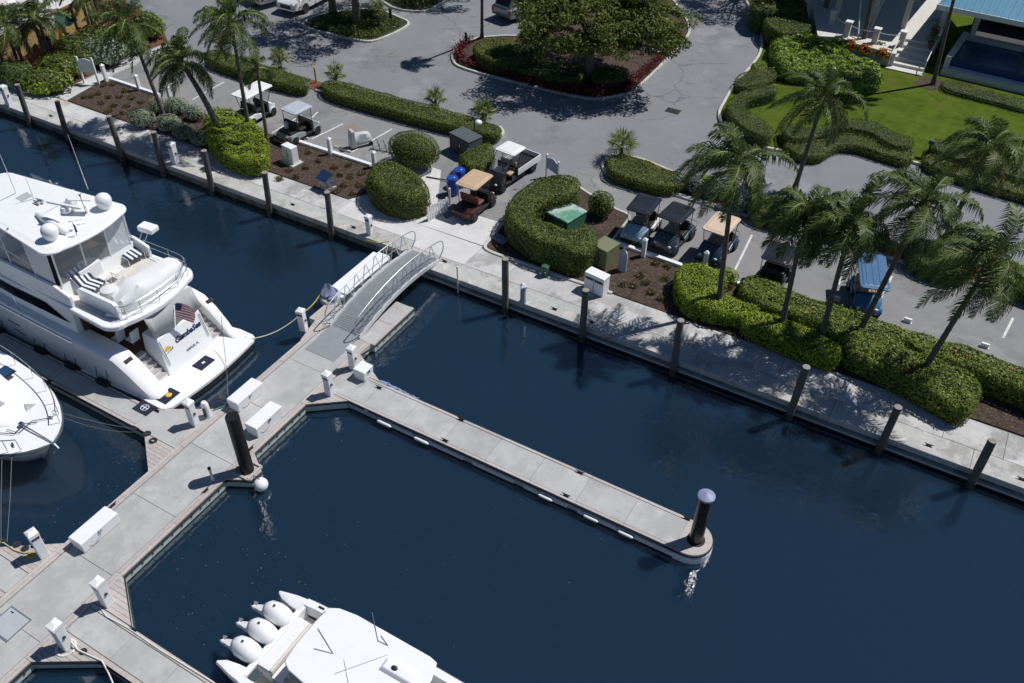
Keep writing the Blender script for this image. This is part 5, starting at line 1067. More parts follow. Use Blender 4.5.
# --- hooked hedge round the green transformer
hedge([(506,204),(516,190),(536,178),(560,172),(578,176),(580,183),(572,192),(556,196),(540,203),(534,212),(540,217),(556,223),(572,227),(584,222),(595,229),(597,241),(588,250),(574,252),(556,246),(534,238),(516,226),(507,215)],
      1.35, 'tall hook-shaped clipped hedge around the green transformer', L_MID, bumpy=.07, rr=.35, sm=4, size=.08)
c = G(601,206,ZL+.6); bush((c.x,c.y,ZL+.05), (.62,.6,1.3), 'round clipped bush right of the green transformer', L_MID, size=.08)
# --- row along the cart lot
hedge([(676,270),(684,262),(700,262),(719,268),(728,277),(722,287),(712,298),(697,303),(684,296),(677,284)], .95, 'bright green clipped hedge block nearest the recycling box', L_BRIGHT, bumpy=.1, size=.09)
c = G(727,276,ZL+.5); bush((c.x,c.y,ZL+.05), (.5,.45,.8), 'small bright green shrub behind the palm trunk', L_BRIGHT)
hedge([(703,300),(722,293),(745,300),(760,306),(752,316),(724,313),(706,309)], .75, 'bright green low hedge in front of the first palm', L_BRIGHT, bumpy=.1, size=.09)
hedge([(744,312),(764,310),(800,322),(822,334),(841,344),(838,358),(810,352),(776,338),(748,326)], .75, 'long bright green clipped hedge beside the quay walk', L_BRIGHT, bumpy=.07, size=.09)
hb_ = [([(741,283),(749,274),(767,277),(790,288),(820,299),(857,309),(880,318),(902,327),(906,340),(890,352),(868,350),(850,344),(843,335),(805,318),(764,304),(744,294)], 'hibiscus hedge stretch behind the long bright hedge'),
       ([(850,351),(847,342),(862,334),(890,340),(925,352),(960,366),(980,380),(980,397),(966,409),(936,395),(910,381),(880,366)], 'hibiscus hedge block closest to the quay corner'),
       ([(900,330),(918,330),(940,337),(977,348),(1024,366),(1110,398),(1110,422),(1015,386),(985,374),(950,360),(915,348)], 'hibiscus hedge stretch at the right edge')]
for px, t in hb_:
    o = hedge(px, .95, t, L_HIB, bumpy=.10, size=.10, rr=.22, sm=3, group='hibiscus hedges')
    pl = np.array([G(x, y, ZL+1.08) for x, y in px]); c = pl.mean(0)
    for k in range(16):
        f = RNG.dirichlet(np.ones(len(pl))*.5)@pl; f = c+(f-c)*.85
        if k % 4 == 0:
            MB().ball((f[0]-o.location.x, f[1]-o.location.y, f[2]-o.location.z-.04), (.045,.045,.03), 7, 4).build('flower', mat('red_flower', (.55,.04,.05), .6), o)
# --- middle strip
hedge([(607,160),(618,153),(640,157),(668,168),(690,174),(688,182),(662,186),(630,178),(610,170)], .6, 'low clipped hedge at the left end of the middle strip', L_MID)
for i, (px, py, h) in enumerate([(679,183,.75),(694,185,.85),(712,191,.9),(738,204,.8)]):
    c = G(px, py, ZL+h*.5); bush((c.x,c.y,ZL+.05), (.5,.45,h), 'blue-green shrub in the middle strip, '+['first','second','third','fourth and apart from the rest'][i]+' from the left', L_BLUE, size=.1, bumpy=.15, group='blue-green shrubs')
c = G(705,183,ZL+.3); bush((c.x,c.y,ZL+.05), (.45,.4,.6), 'light yellow-green broad-leaved plant among the blue-green shrubs', L_GRASSB, size=.22, dens=120)
hedge([(748,197),(762,193),(790,200),(806,209),(802,219),(780,218),(754,209)], .75, 'low clipped hedge under the second palm of the middle strip', L_MID)
hedge([(806,212),(830,214),(858,224),(854,234),(826,229),(808,222)], .6, 'low clipped hedge behind the palm crowns in the middle strip', L_DARK)
hedge([(906,242),(922,237),(948,246),(974,256),(970,272),(946,272),(916,260)], .7, 'low clipped hedge in the middle strip right of the blue-roofed cart', L_DARK, size=.09)
hedge([(992,258),(1010,260),(1110,291),(1110,311),(1012,282),(994,272)], .8, 'bright loose hedge in the middle strip at the right edge', L_GRASSB, size=.12, bumpy=.12)
c = G(875,238,ZL+.3); bush((c.x,c.y,ZL+.05), (.7,.5,.45), 'dark low plant in the mulch behind the blue-roofed cart', L_DARK, size=.12)
# --- lawn hedges
hedge([(735,79),(742,72),(764,67),(778,68),(776,76),(758,84),(738,86)], .55, 'small elongated hedge at the lawn corner by the road bend', L_DARK, size=.06, dens=480)
hedge([(727,103),(738,92),(758,85),(776,85),(777,90),(764,94),(750,98),(745,104),(752,111),(768,121),(774,130),(766,136),(748,130),(732,118)], .8, 'C-shaped clipped hedge at the lawn corner', L_DARK, size=.06, dens=480, bumpy=.02)
hedge([(782,124),(792,122),(812,126),(836,119),(862,117),(882,123),(898,132),(914,137),(910,146),(890,144),(874,134),(850,128),(830,131),(806,138),(786,136)], .75, 'wavy dark hedge at the lawn edge, upper of two', L_DARK, size=.06, dens=480, bumpy=.02)
hedge([(784,143),(800,137),(822,138),(840,132),(866,133),(886,143),(910,146),(916,153),(908,160),(884,154),(858,146),(838,146),(820,156),(796,153)], .5, 'lower light green hedge in front of the wavy dark one', L_MID, size=.06, dens=480, bumpy=.02)
hedge([(934,138),(948,140),(990,154),(1110,188),(1110,203),(986,168),(936,150)], .75, 'dark hedge at the lawn edge reaching the right side, upper of two', L_DARK, size=.06, dens=460, bumpy=.02)
hedge([(925,154),(940,154),(980,168),(1110,202),(1110,217),(976,181),(928,164)], .5, 'lower light green hedge at the right lawn edge', L_MID, size=.06, dens=460, bumpy=.02)
hedge([(944,80),(960,80),(1000,92),(1110,120),(1110,130),(990,100),(946,88)], .35, 'low dark hedge along the pool building wall', L_DARK, size=.06)
hedge([(772,40),(780,31),(800,29),(828,38),(848,50),(872,58),(884,66),(880,78),(858,82),(832,72),(804,70),(782,66),(774,54)], 1.0, 'big bright broad-leaved shrub mass in front of the terrace', L_GRASSB, size=.16, dens=170, bumpy=.2, rr=.5, width=.5)
hedge([(752,64),(762,61),(772,66),(764,72)], .25, 'small pale ground plant at the road bend kerb', L_GRASSB, size=.08)
# trees and bushes behind the terrace
hedge([(764,16),(780,8),(808,16),(812,24),(800,32),(774,30)], 1.2, 'dark shaded clipped hedge left of the terrace', L_DARK, size=.09)
hedge([(752,0),(770,-12),(800,-6),(806,6),(780,10),(760,10)], 1.6, 'dark thicket at the top beside the road bend', L_DARK, size=.14, dens=220, bumpy=.2)
# --- tree island planting
hedge([(473,46),(486,38),(502,37),(524,44),(540,52),(536,60),(512,62),(486,58)], .9, 'bright clipped hedge at the left end of the tree island', L_MID, size=.1, bumpy=.12)
hedge([(528,58),(550,57),(580,64),(584,76),(560,78),(532,72),(514,66)], .7, 'dark clipped hedge left of the big tree trunk', L_DARK, bumpy=.1)
hedge([(594,68),(612,64),(628,68),(626,76),(606,80),(592,77)], .7, 'dark clipped hedge right of the big tree trunk', L_DARK, bumpy=.1)
hedge([(662,34),(674,26),(682,28),(678,38),(666,46)], .6, 'light green hedge at the right end of the tree island', L_MID)
redp = [GP(smooth(seg, 5)) for seg in ([(470,42),(460,51),(459,59),(470,66),(500,75),(528,82)],[(524,82),(556,90),(588,95),(618,92),(632,86)],[(630,85),(646,73),(662,58),(676,42)])]
for path, t, n_ in zip(redp, ['dark red leafy border at the left end of the tree island','dark red leafy border in the shade before the tree trunk','dark red leafy border along the right kerb of the tree island'], (2200,3000,1500)):
    P_ = np.array(path); i = RNG.integers(0, len(P_)-1, n_); tt_ = RNG.uniform(0, 1, n_)[:,None]; q = P_[i]*(1-tt_)+P_[i+1]*tt_; wd = .55 if 'shade' in t else .32
    pts = np.column_stack([q+RNG.normal(0, wd*.6, q.shape), RNG.uniform(.05,.4,n_)]); nr = RNG.normal(0, 1, (n_,3))+[0,0,1]; nr /= np.linalg.norm(nr, axis=1, keepdims=True)
    c = P_.mean(0); o = thing('red_border', t, 'plants', (c[0],c[1],ZL+.06)); pts[:,:2] -= c; leaf_mesh('foliage', pts, nr, .15, L_RED, o, .35)
def groundcover(px, t, n_, lm, hh=.3, size=.12):
    poly = GP(px); P_ = np.array(poly); lo, hi = P_.min(0), P_.max(0); q = RNG.uniform(lo, hi, (n_, 2)); q = q[inside(q, poly)]; c = P_.mean(0)
    pts = np.column_stack([q-c, RNG.uniform(.03, hh, len(q))]); pts[:,2] += .1*wob(pts); nr = RNG.normal(0, .6, pts.shape)+[0,0,1]; nr /= np.linalg.norm(nr, axis=1, keepdims=True)
    o = leaf_mesh('ground_cover', pts, nr, size, lm); o.location = (c[0], c[1], ZL+.06); tag(o, t, 'ground cover', kind='stuff')
groundcover([(308,27),(330,33),(357,39),(376,39),(404,26),(372,13),(330,15)], 'low green ground cover under the trees of the upper left island', 9000, L_DARK)
groundcover([(394,7),(423,10),(442,1),(466,-14),(420,-22),(382,-8)], 'low green ground cover on the island at the top edge', 7000, L_MID, .45)
# --- bushes at the upper left
for i, (px, py, rx, ry, h, lm, t) in enumerate([(76,48,1.3,1.0,1.3,L_DARK,'dark bush below the mustard screen'),(96,40,1.4,1.1,1.5,L_HIB,'tall leafy bush at the foot of the slim palm'),(128,34,1.3,1.0,1.3,L_DARK,'dark bush right of the leaning palm crown'),(134,46,1.0,.7,.7,L_SILVER,'low pale bush along the red mulch path edge'),(48,80,1.6,1.0,1.1,L_HIB,'leafy green bush at the bend of the footpath'),(62,66,1.6,1.1,1.2,L_HIB,'leafy green bush behind the white sign board'),(18,75,1.8,1.0,1.2,L_DARK,'dark leafy bush under the far left palms'),(36,86,1.3,.7,.8,L_GRASSB,'low light green bush beside the left quay pedestal'),(105,52,1.5,1.2,1.4,L_SILVER,'pale flowering bush behind the first footpath post'),(118,42,1.4,1.1,1.3,L_HIB,'green bush under the leaning palm'),(86,58,1.0,1.0,1.2,L_DARK,'dark bush beside the green umbrella'),(150,27,.9,.8,1.6,L_GRASSB,'upright bright shrub by the red hydrant')]):
    c = G(px, py, ZL+h*.5); bush((c.x,c.y,ZL+.05), (rx,ry,h), t, lm, size=.16, dens=150, bumpy=.25)

# ------------------------------------------------------------------ palms
WIND = Vector((-.80,-.34,0))        # blowing towards the lower left of the picture
def frond(parent, base, az, el, L, lm, seed, wind=1.0, droop=1.0, leafl=.55):
    rng = random.Random(seed); d = Vector((cos(az)*cos(el), sin(az)*cos(el), sin(el))); p = Vector(base); pts = [p.copy()]; n = 12
    for k in range(n):
        t = (k+1)/n; d = d+(Vector((0,0,-1))*.17*droop*(.4+t)+WIND*.09*wind*(.3+t)); d.normalize(); p = p+d*(L/n); pts.append(p.copy())
    mb = MB(); mb.m = 1; mb.tube([tuple(q) for q in pts], [.030*(1-.8*k/n)+.004 for k in range(n+1)], 4); mb.m = 0
    for k in range(58):
        t = .12+.88*k/57; f = t*n; i = min(n-1, int(f)); q = pts[i].lerp(pts[i+1], f-i); tg = (pts[i+1]-pts[i]).normalized()
        sd = tg.cross(Vector((0,0,1))); sd = sd.normalized() if sd.length > .05 else Vector((1,0,0)); up = sd.cross(tg)
        ll = leafl*(sin(pi*min(.97, .12+t*.88))**.6)*rng.uniform(.7,1.25)
        for s in (-1, 1):
            dr = (sd*s*.85+tg*.65+up*.25+Vector((rng.uniform(-.22,.22),rng.uniform(-.22,.22),rng.uniform(-.3,.05)))).normalized()
            m = q+dr*ll*.5+Vector((0,0,-.05*ll))+WIND*.05; e = m+(dr*.45+Vector((0,0,-.95*droop))+WIND*.38*wind).normalized()*ll*.5
            wv = tg*.021; mb.add([q-wv*.7, q+wv*.7, m+wv, m-wv, e], [(0,1,2,3),(3,2,4)])
    return mb.build('frond', [lm, M_FRS], parent, recalc=False)
M_FRS = mat('frond_rib', (.20,.22,.07), .6, var=.2)
def palm(base, crown, label, n=24, L=2.3, h=None, wind=1.0, seed=1, lm=None, trunk_r=.10, yellow=0, bow=.0, spread=1.0, leafl=.68, droop=1.1, zb=0):
    b = G(*base, ZL+.04+zb); hh = h or height_at(b, crown[1]); t = G(*crown, b.z+hh); b = b-(t-b)*(zb/(t.z-b.z))
    o = thing('palm_tree', label, 'palm tree', b, 0, 'coconut palms'); d = t-b; rings = []; m = 16
    side = Vector((-d.y, d.x, 0)).normalized() if hypot(d.x, d.y) > .05 else Vector((1,0,0))
    path = []; rad = []
    for k in range(m*2+1):
        u = k/(m*2); q = Vector((d.x*(u**(1+bow)), d.y*(u**(1+bow)), d.z*u)); path.append(q); r = trunk_r*(1.25-.5*u+(.5*max(0,(.08-u)/.08)))*(1.05 if k % 2 else .96); rad.append(r)
    MB().tube([tuple(q) for q in path], rad, 9).build('trunk', M_PALMBARK, o, smooth=True)
    MB().tube([tuple(path[-1]-Vector((0,0,.25))), tuple(path[-1]+Vector((0,0,.1))), tuple(path[-1]+Vector((0,0,.5)))], [trunk_r*.9, trunk_r*1.1, .03], 8).build('crownshaft', mat('crownshaft', (.13,.12,.05), .8, var=.3), o)
    rng = random.Random(seed)
    for k in range(n):
        az = k*2.399+rng.uniform(-.25,.25); el = radians(72-96*(k/n)*spread)+rng.uniform(-.15,.15)
        frond(o, path[-1]+Vector((0,0,.15-.3*k/n)), az, el, L*rng.uniform(.85,1.1)*(.72+.28*min(1, 3*k/n)), L_FRONDY if k >= n-yellow else (L_BROWN if (k >= n-2 and n > 16 and seed % 2) else (lm or L_FROND)), seed*100+k, wind*rng.uniform(.6,1.4), droop*rng.uniform(.65,1.45), leafl)
    for k in range(5 if h is None and n > 14 else 0): a = k*1.3+seed; MB().ball((path[-1].x+.2*cos(a), path[-1].y+.2*sin(a), path[-1].z-.12), (.09,.09,.11), 8, 6).build('coconut', mat('green_coconut', (.14,.16,.04), .5), o)
    return o
palm((163,113),(128,24), zb=.5, label= 'tall leaning palm left of the grey-green shrubs', seed=1, L=2.5)
palm((214,124),(181,62), zb=.9, label= 'stocky palm with a bent trunk above the bright left hedge', n=26, seed=2, L=2.3, trunk_r=.15, bow=.5)
palm((248,124),(231,22), zb=.9, label= 'tall palm with swept fronds beside the white-roofed golf cart', seed=3, L=2.4)
palm((269,154),(257,68), 'thin sickly palm with a few drooping fronds', n=5, L=1.3, seed=4, trunk_r=.085, spread=1.25, droop=1.7)
palm((27,71),(6,22), 'palm at the far left top corner', seed=5, L=2.4, n=23)
palm((52,64),(38,18), 'palm with a yellow frond by the mustard fence', seed=6, L=2.2, n=18, yellow=2)
palm((98,44),(84,-8), 'slim palm partly cut by the top edge at the left', seed=7, L=2.0, n=14)
palm((719,299),(735,166), zb=.7, label= 'tall upright palm beside the tan-roofed golf cart', seed=8, L=2.5, n=23)
palm((795,188),(824,96), 'tall palm in front of the lawn beside the wavy hedges', seed=9, L=2.6, n=23)
palm((784,315),(805,217), zb=1.0, label= 'palm right of the black golf cart', seed=10, L=2.1, n=23)
palm((824,327),(852,222), zb=1.0, label= 'palm left of the blue-roofed golf cart', seed=11, L=2.1, n=23)
palm((863,325),(924,204), zb=1.0, label= 'leaning palm right of the blue-roofed golf cart', seed=12, L=2.5, n=23)
palm((949,230),(990,146), zb=.5, label= 'palm in the middle strip at the right edge', seed=13, L=2.4, n=22)
palm((928,363),(990,262), zb=1.0, label= 'strongly leaning palm at the right edge above the hibiscus', seed=14, L=2.6, n=25, wind=1.4)
palm((933,85),(968,-60), 'very tall palm trunk rising past the top edge from the lawn', seed=15, L=2.4, n=23)
palm((861,52),(880,-40), 'dark palm trunk in front of the terrace planter', seed=16, L=2.0, n=14, trunk_r=.13)
s0, s1 = G(482,38), G(418,50); hsh = (s0-s1).length*math.tan(SUN_EL)
b_ = s0; o = palm((482,38),(482,-60), 'slender dark palm trunk at the tip of the tree island', n=12, h=max(5.5, hsh), L=1.3, seed=17, trunk_r=.09)

def fanpalm(px, py, label, H=.8, n=12, R=.5, seed=0, s=1.0):
    b = G(px, py, ZL+.05); o = thing('fan_palm', label, 'fan palm', b, 0, 'small fan palms'); rng = random.Random(seed)
    for q in range(2):
        ox, oy = (0,0) if q == 0 else (rng.uniform(-.3,.3), rng.uniform(-.25,.25)); hq = H*(1 if q == 0 else .7)
        MB().tube([(ox*.4,oy*.4,0),(ox,oy,hq)], [.09,.07], 8).build('trunk', M_BARK, o)
        for k in range(n if q == 0 else n*2//3):
            az = k*2.399+q; el = radians(75-105*k/n)+rng.uniform(-.1,.1); d = Vector((cos(az)*cos(el), sin(az)*cos(el), sin(el))); st = Vector((ox,oy,hq)); m = st+d*R*.75
            sd = d.cross(Vector((0,0,1))); sd = sd.normalized() if sd.length > .05 else Vector((1,0,0)); mb = MB(); mb.tube([tuple(st), tuple(m)], .010, 4)
            for j in range(13):
                a = radians(-105+210*j/12); dd = (d*cos(a)+sd*sin(a)+Vector((0,0,-.25))).normalized(); e = m+dd*R*(.95-.25*abs(a)/2)*s; wv = dd.cross(Vector((0,0,1))); wv = wv.normalized()*.028 if wv.length > .01 else sd*.028
                c_ = m+dd*R*.5*s+Vector((0,0,.02)); mb.add([m, c_+wv, e, c_-wv], [(0,1,2,3)])
            mb.build('fan_leaf', L_FAN, o, recalc=False)
fanpalm(337,86,'fan palm in the hedge strip right of the yellow post',.8,seed=1); fanpalm(436,110,'fan palm in the middle of the long hedge strip',.7,seed=2); fanpalm(483,124,'fan palm near the right end of the long hedge strip',.85,seed=3,s=1.2)
fanpalm(621,160,'fan palm at the left end of the middle strip',.85,n=14,R=.6,seed=4,s=1.2); fanpalm(281,69,'fan palm in the hedge strip left of the yellow post',.7,seed=5,s=1.1); fanpalm(222,52,'fan palm at the left end of the hedge strip',.7,seed=6); fanpalm(379,27,'fan palm on the upper left island',1.3,seed=7,s=1.1); fanpalm(850,242,'low fan palm in the middle strip behind the palm crowns',.5,seed=8)

# ------------------------------------------------------------------ broadleaf trees
def tree(base, centre, rad, label, n_cl, per, lm, trunk_r=.28, size=.17, seed=0, limbs=9, name='broadleaf_tree'):
    rng = np.random.default_rng(seed); o = thing(name, label, 'tree', base); C = np.array(centre)-np.array(base); R3 = np.array(rad)
    u = rng.normal(0, 1, (n_cl,3)); u /= np.linalg.norm(u, axis=1, keepdims=True); r = rng.uniform(.45, 1.0, n_cl)**.6
    cl = C+u*r[:,None]*R3*(1+.16*np.sin(u[:,0:1]*5+seed)+.12*np.cos(u[:,1:2]*7)); cl = cl[(cl-C)[:,2] > -R3[2]*.6]
    cr = rng.uniform(.35,.75,len(cl)); pts = np.repeat(cl, per, 0); v = rng.normal(0, 1, pts.shape); v /= np.linalg.norm(v, axis=1, keepdims=True)
    rr_ = np.repeat(cr, per)*rng.uniform(.3,1,len(pts))**.5; pts = pts+v*rr_[:,None]*[1,1,.6]; nr = v+[0,0,.9]+.5*np.repeat((cl-C)/R3, per, 0); nr /= np.linalg.norm(nr, axis=1, keepdims=True)
    leaf_mesh('crown', pts, nr, size, lm, o, .5, .55)
    fork = Vector((0,0,max(1.2, C[2]-R3[2]*.75))); MB().tube([(0,0,-.1),(.03,.02,.3),(.05,.0,fork.z*.6),tuple(fork)], [trunk_r*1.5,trunk_r,trunk_r*.85,trunk_r*.75], 10).build('trunk', M_BARK, o, smooth=True)
    for k in range(limbs):
        e = Vector(cl[rng.integers(len(cl))]); m = fork.lerp(e, .5)+Vector((rng.uniform(-.3,.3),rng.uniform(-.3,.3),.2)); MB().tube([tuple(fork-Vector((0,0,.2))), tuple(fork.lerp(m,.5)+Vector((0,0,.15))), tuple(m), tuple(e)], [trunk_r*.6,trunk_r*.42,trunk_r*.3,.03], 7).build('limb', M_BARK, o, smooth=True)
    return o
c = G(592,14,4.5); tree(GL(588,80), (c.x,c.y,4.5), (5.0,4.4,2.1), 'big spreading tree on the central island', 620, 105, L_TREE, seed=3, limbs=14, size=.18)
def shade_tree(shadow, h, rad, base, label, seed, **k):
    s = G(*shadow); sh = h/math.tan(SUN_EL); c = Vector((s.x+cos(SUN_AZ)*sh, s.y+sin(SUN_AZ)*sh, h)); return tree(GL(*base), tuple(c), rad, label, k.pop('n', 200), 80, L_TREE, seed=seed, **k)
shade_tree((300,38), 5.6, (3.7,3.0,1.7), (357,25), 'tree with two bare trunks on the upper left island', 5)
shade_tree((345,16), 5.0, (2.6,2.4,1.5), (333,15), 'second tree on the upper left island, cut by the top edge', 6, n=110)
shade_tree((720,4), 7.0, (4.0,4.0,2.5), (775,-12), 'tree off the road bend at the top, seen mostly by its shadow', 8, n=200)
shade_tree((778,18), 6.0, (3.2,3.0,2.2), (822,20), 'dark tree shading the left side of the terrace', 9, n=160, trunk_r=.18)
shade_tree((425,2), 6.0, (2.6,2.4,1.6), (440,-12), 'tree at the top edge shading the road island', 10, n=100)
# ------------------------------------------------------------------ golf carts (x forward)
M_BLKVINYL = mat('black_vinyl', (.018,.018,.02), .4, var=.15)
def cart(front, rear, label, body, roof, seat, rear_seat=True, bed=False, shield=True, L=2.35, hood=None, roofbump=False, L_roof=None, zroof=1.73):
    a, b = G(*rear, ZL+zroof), G(*front, ZL+zroof); c = (a+b)/2; rz = atan2(b.y-a.y, b.x-a.x); Lr = L_roof or (b-a).length
    o = thing('golf_cart' if not bed else 'utility_cart', label, 'golf cart', (c.x, c.y, ZL+.004), rz, 'golf carts')
    w = .58; xo = -.08 if not bed else .55
    # chassis and body
    x0, x1 = xo-1.12, xo+1.16
    MB().prism([(x0,-w+.05),(x1-.1,-w+.05),(x1-.1,w-.05),(x0,w-.05)], .20, .34).build('floor_pan', M_BLACK, o, bevel=.02)
    MB().loft([[(x,-ww,.24),(x,-ww,z-.06),(x,-ww+.08,z),(x,ww-.08,z),(x,ww,z-.06),(x,ww,.24)] for x, ww, z in ((x1+.02,.34,.42),(x1-.06,.48,.58),(x1-.28,w-.02,.76),(x1-.52,w-.03,.88),(x1-.56,w-.05,.80))]).build('front_cowl', hood or body, o, smooth=True)
    MB().loft([[(x1-.54,-w+.06,.34),(x1-.54,w-.06,.34),(x1-.54,w-.06,.9),(x1-.54,-w+.06,.9)],[(x1-.64,-w+.06,.34),(x1-.64,w-.06,.34),(x1-.72,w-.06,.86),(x1-.72,-w+.06,.86)]]).build('dashboard', M_BLACK, o)
    if not bed:
        MB().loft([[(x,-ww,.26),(x,-ww,z),(x,ww,z),(x,ww,.26)] for x, ww, z in ((xo-1.15,.40,.50),(xo-1.02,w-.05,.60),(xo-.35,w-.02,.58),(xo+.02,w-.02,.46))]).build('rear_body', body, o, bevel=.03)
    else:
        bm = thing('cargo_bed', None, None); bm.parent = o
        MB().box(xo-2.3,xo-.35,-.62,.62,.48,.54).build('bed_floor', M_BLACK, bm)
        for y in (-.64,.60): MB().box(xo-2.3,xo-.35,y,y+.04,.48,.80).build('bed_side', M_WHITE2, bm)
        MB().box(xo-2.34,xo-2.30,-.64,.64,.48,.80).build('tailgate', M_WHITE2, bm); MB().box(xo-.35,xo-.31,-.64,.64,.48,.95).build('bed_front', M_BLACK, bm)
        MB().box(xo-.3,xo+.05,-w+.03,w-.03,.3,.55).build('rear_body', body, o, bevel=.02)
    sx = xo-.08
    MB().box(sx-.26,sx+.26,-w+.08,w-.08,.58,.72).build('seat', seat, o, bevel=.05); MB().obox((sx-.30,0,.93),(.10,1.0,.42),0,0,radians(-10)).build('backrest', seat, o, bevel=.04)
    if rear_seat:
        MB().box(xo-.98,xo-.52,-w+.1,w-.1,.60,.72).build('rear_seat', seat, o, bevel=.05); MB().obox((xo-.48,0,.93),(.09,.98,.40),0,0,radians(10)).build('rear_backrest', seat, o, bevel=.04)
        MB().box(xo-1.42,xo-1.1,-.45,.45,.26,.30).build('foot_rest', M_BLACK, o); MB().tube([(xo-1.4,-.45,.3),(xo-1.4,-.45,.6),(xo-1.4,.45,.6),(xo-1.4,.45,.3)], .016, 6).build('grab_bar', M_STEEL, o)
    # wheels
    for wx, r_ in ((xo+.82,.22),(xo-.80 if not bed else xo-1.75,.23)):
        for s in (-1, 1):
            wh = thing('wheel', None, None, (wx, s*(w-.04), r_)); wh.parent = o; wh.rotation_euler = (pi/2,0,0)
            MB().lathe([(r_*.55,-.09),(r_*.95,-.085),(r_,-.05),(r_,.05),(r_*.95,.085),(r_*.55,.09)], (0,0,0), 16).build('tyre', M_RUBBER, wh, smooth=True)
            MB().lathe([(.02,-.07),(r_*.5,-.075),(r_*.56,-.088),(r_*.56,.088),(r_*.5,.075),(.02,.07)], (0,0,0), 12).build('rim', M_STEEL, wh)
            MB().loft([[(wx+(r_+.05)*cos(t),s*(w-.16),r_+(r_+.05)*sin(t)),(wx+(r_+.05)*cos(t),s*(w+.05),r_+(r_+.05)*sin(t)),(wx+(r_+.09)*cos(t),s*(w+.05),r_+(r_+.09)*sin(t)),(wx+(r_+.09)*cos(t),s*(w-.16),r_+(r_+.09)*sin(t))] for t in [radians(15+150*k/8) for k in range(9)]]).build('fender', body, o)
    # roof on posts
    rl, rw = Lr/2, .60
    pts = [(-rl,-rw+.1),(-rl+.08,-rw),(rl-.08,-rw),(rl,-rw+.1),(rl,rw-.1),(rl-.08,rw),(-rl+.08,rw),(-rl,rw-.1)]
    rf = MB().prism(pts, zroof-.07, zroof-.01, [(x*.985, y*.97) for x, y in pts]).build('roof', roof, o, bevel=.02)
    MB().prism([(x*.86, y*.82) for x, y in pts], zroof-.012, zroof+.015, [(x*.78, y*.72) for x, y in pts]).build('roof_panel', roof, rf)
    for k in range(3 if roofbump else 0): MB().box(-rl*.8,rl*.8,-.32+k*.26,-.2+k*.26,zroof+.012,zroof+.03).build('roof_rib', roof, rf, bevel=.01)
    for s in (-1, 1):
        MB().tube([(x1-.58,s*(w-.07),.86),(rl-.15,s*(w-.06),zroof-.06)], .018, 6).build('roof_post', M_BLACK, o); MB().tube([(xo-.42 if bed else xo-.5,s*(w-.07),.62),(max(-rl+.15, xo-.75),s*(w-.06),zroof-.06)], .018, 6).build('roof_post', M_BLACK, o)
        MB().ball((x1-.02,s*.36,.52),(.05,.09,.05),8,6).build('headlight', M_WHITE, o); MB().box(xo-1.17 if not bed else xo-2.36,xo-1.13 if not bed else xo-2.33,s*.42-.05,s*.42+.05,.44,.52).build('tail_light', mat('red_lens', (.35,.01,.01), .2), o)
    if shield: MB().add([(x1-.60,-w+.08,.88),(x1-.60,w-.08,.88),(rl-.17,w-.07,zroof-.08),(rl-.17,-w+.07,zroof-.08)], [(0,1,2,3)]).build('windshield', glassmat('cart_windshield', (.35,.40,.42), .05, .25), o)
    sw = Vector((x1-.80,.26,.98)); MB().tube([(sw.x+.05*cos(t)*1, sw.y+.17*cos(t), sw.z+.15*sin(t)) for t in [2*pi*k/16 for k in range(16)]], .014, 5, True).tube([tuple(sw), (x1-.64,.26,.78)], .016, 5).build('steering_wheel', M_BLACK, o)
    MB().box(x1-.02,x1+.06,-.4,.4,.26,.34).build('bumper', M_BLACK, o, bevel=.02)
    return o
B_WHITE = mat('cart_white', (.70,.71,.72), .35, var=.03, coat=.4); B_GREY = mat('cart_silver', (.30,.32,.34), .35, var=.05, coat=.3); B_MAROON = mat('cart_maroon', (.05,.02,.018), .4, var=.1); B_BLACK = mat('cart_black', (.014,.015,.017), .28, var=.1, coat=.5)
B_BLUE = mat('cart_blue', (.05,.18,.33), .35, var=.05, coat=.4); B_NAVY = mat('cart_navy', (.03,.055,.10), .3, var=.1, coat=.4); R_TAN = mat('tan_roof', (.50,.36,.23), .55, var=.06); R_TAN2 = mat('sand_roof', (.60,.46,.34), .55, var=.05)
R_GREY = mat('pale_grey_roof', (.42,.46,.52), .5, var=.05); R_WHITE = mat('white_roof', (.76,.76,.75), .45, var=.04); R_BLK = mat('black_roof', (.022,.025,.03), .22, var=.3, scale=1.5); R_BLUE = mat('blue_roof', (.065,.145,.27), .4, var=.08)
V_BROWN = mat('brown_vinyl', (.14,.045,.025), .5, var=.2); V_TAN = mat('tan_vinyl', (.45,.33,.22), .6)
cart((265.4,82.3),(237.6,96.7), 'golf cart with long white roof and white body, leftmost in the lot', B_WHITE, R_WHITE, M_BLKVINYL)
cart((305.2,102.6),(286.8,111.6), 'golf cart with pale grey roof and silver body, left lot', B_GREY, R_GREY, M_BLKVINYL)
cart((483.7,171.4),(464.7,186.8), 'golf cart with tan roof and brown seats beside the blue barrels', B_MAROON, R_TAN, V_BROWN, rear_seat=False)
cart((503.8,152.3),(517.4,143.5), 'white-roofed utility cart with a long open cargo bed', B_BLACK, R_WHITE, V_TAN, rear_seat=False, bed=True)
cart((637.5,211.9),(651,195), 'golf cart with black roof and white and blue body', B_WHITE, R_BLK, M_BLKVINYL, hood=mat('pale_blue_hood', (.28,.44,.52), .3, coat=.4))
cart((668.3,219.8),(685.1,204.2), 'dark golf cart with black roof, second from the left of the right-hand row', B_NAVY, R_BLK, M_BLKVINYL, hood=mat('dark_steel_hood', (.05,.07,.09), .25, coat=.5))
cart((713.7,232.3),(729.7,214.1), 'dark golf cart with sand-coloured roof behind the tall palm trunk', B_NAVY, R_TAN2, M_BLKVINYL)
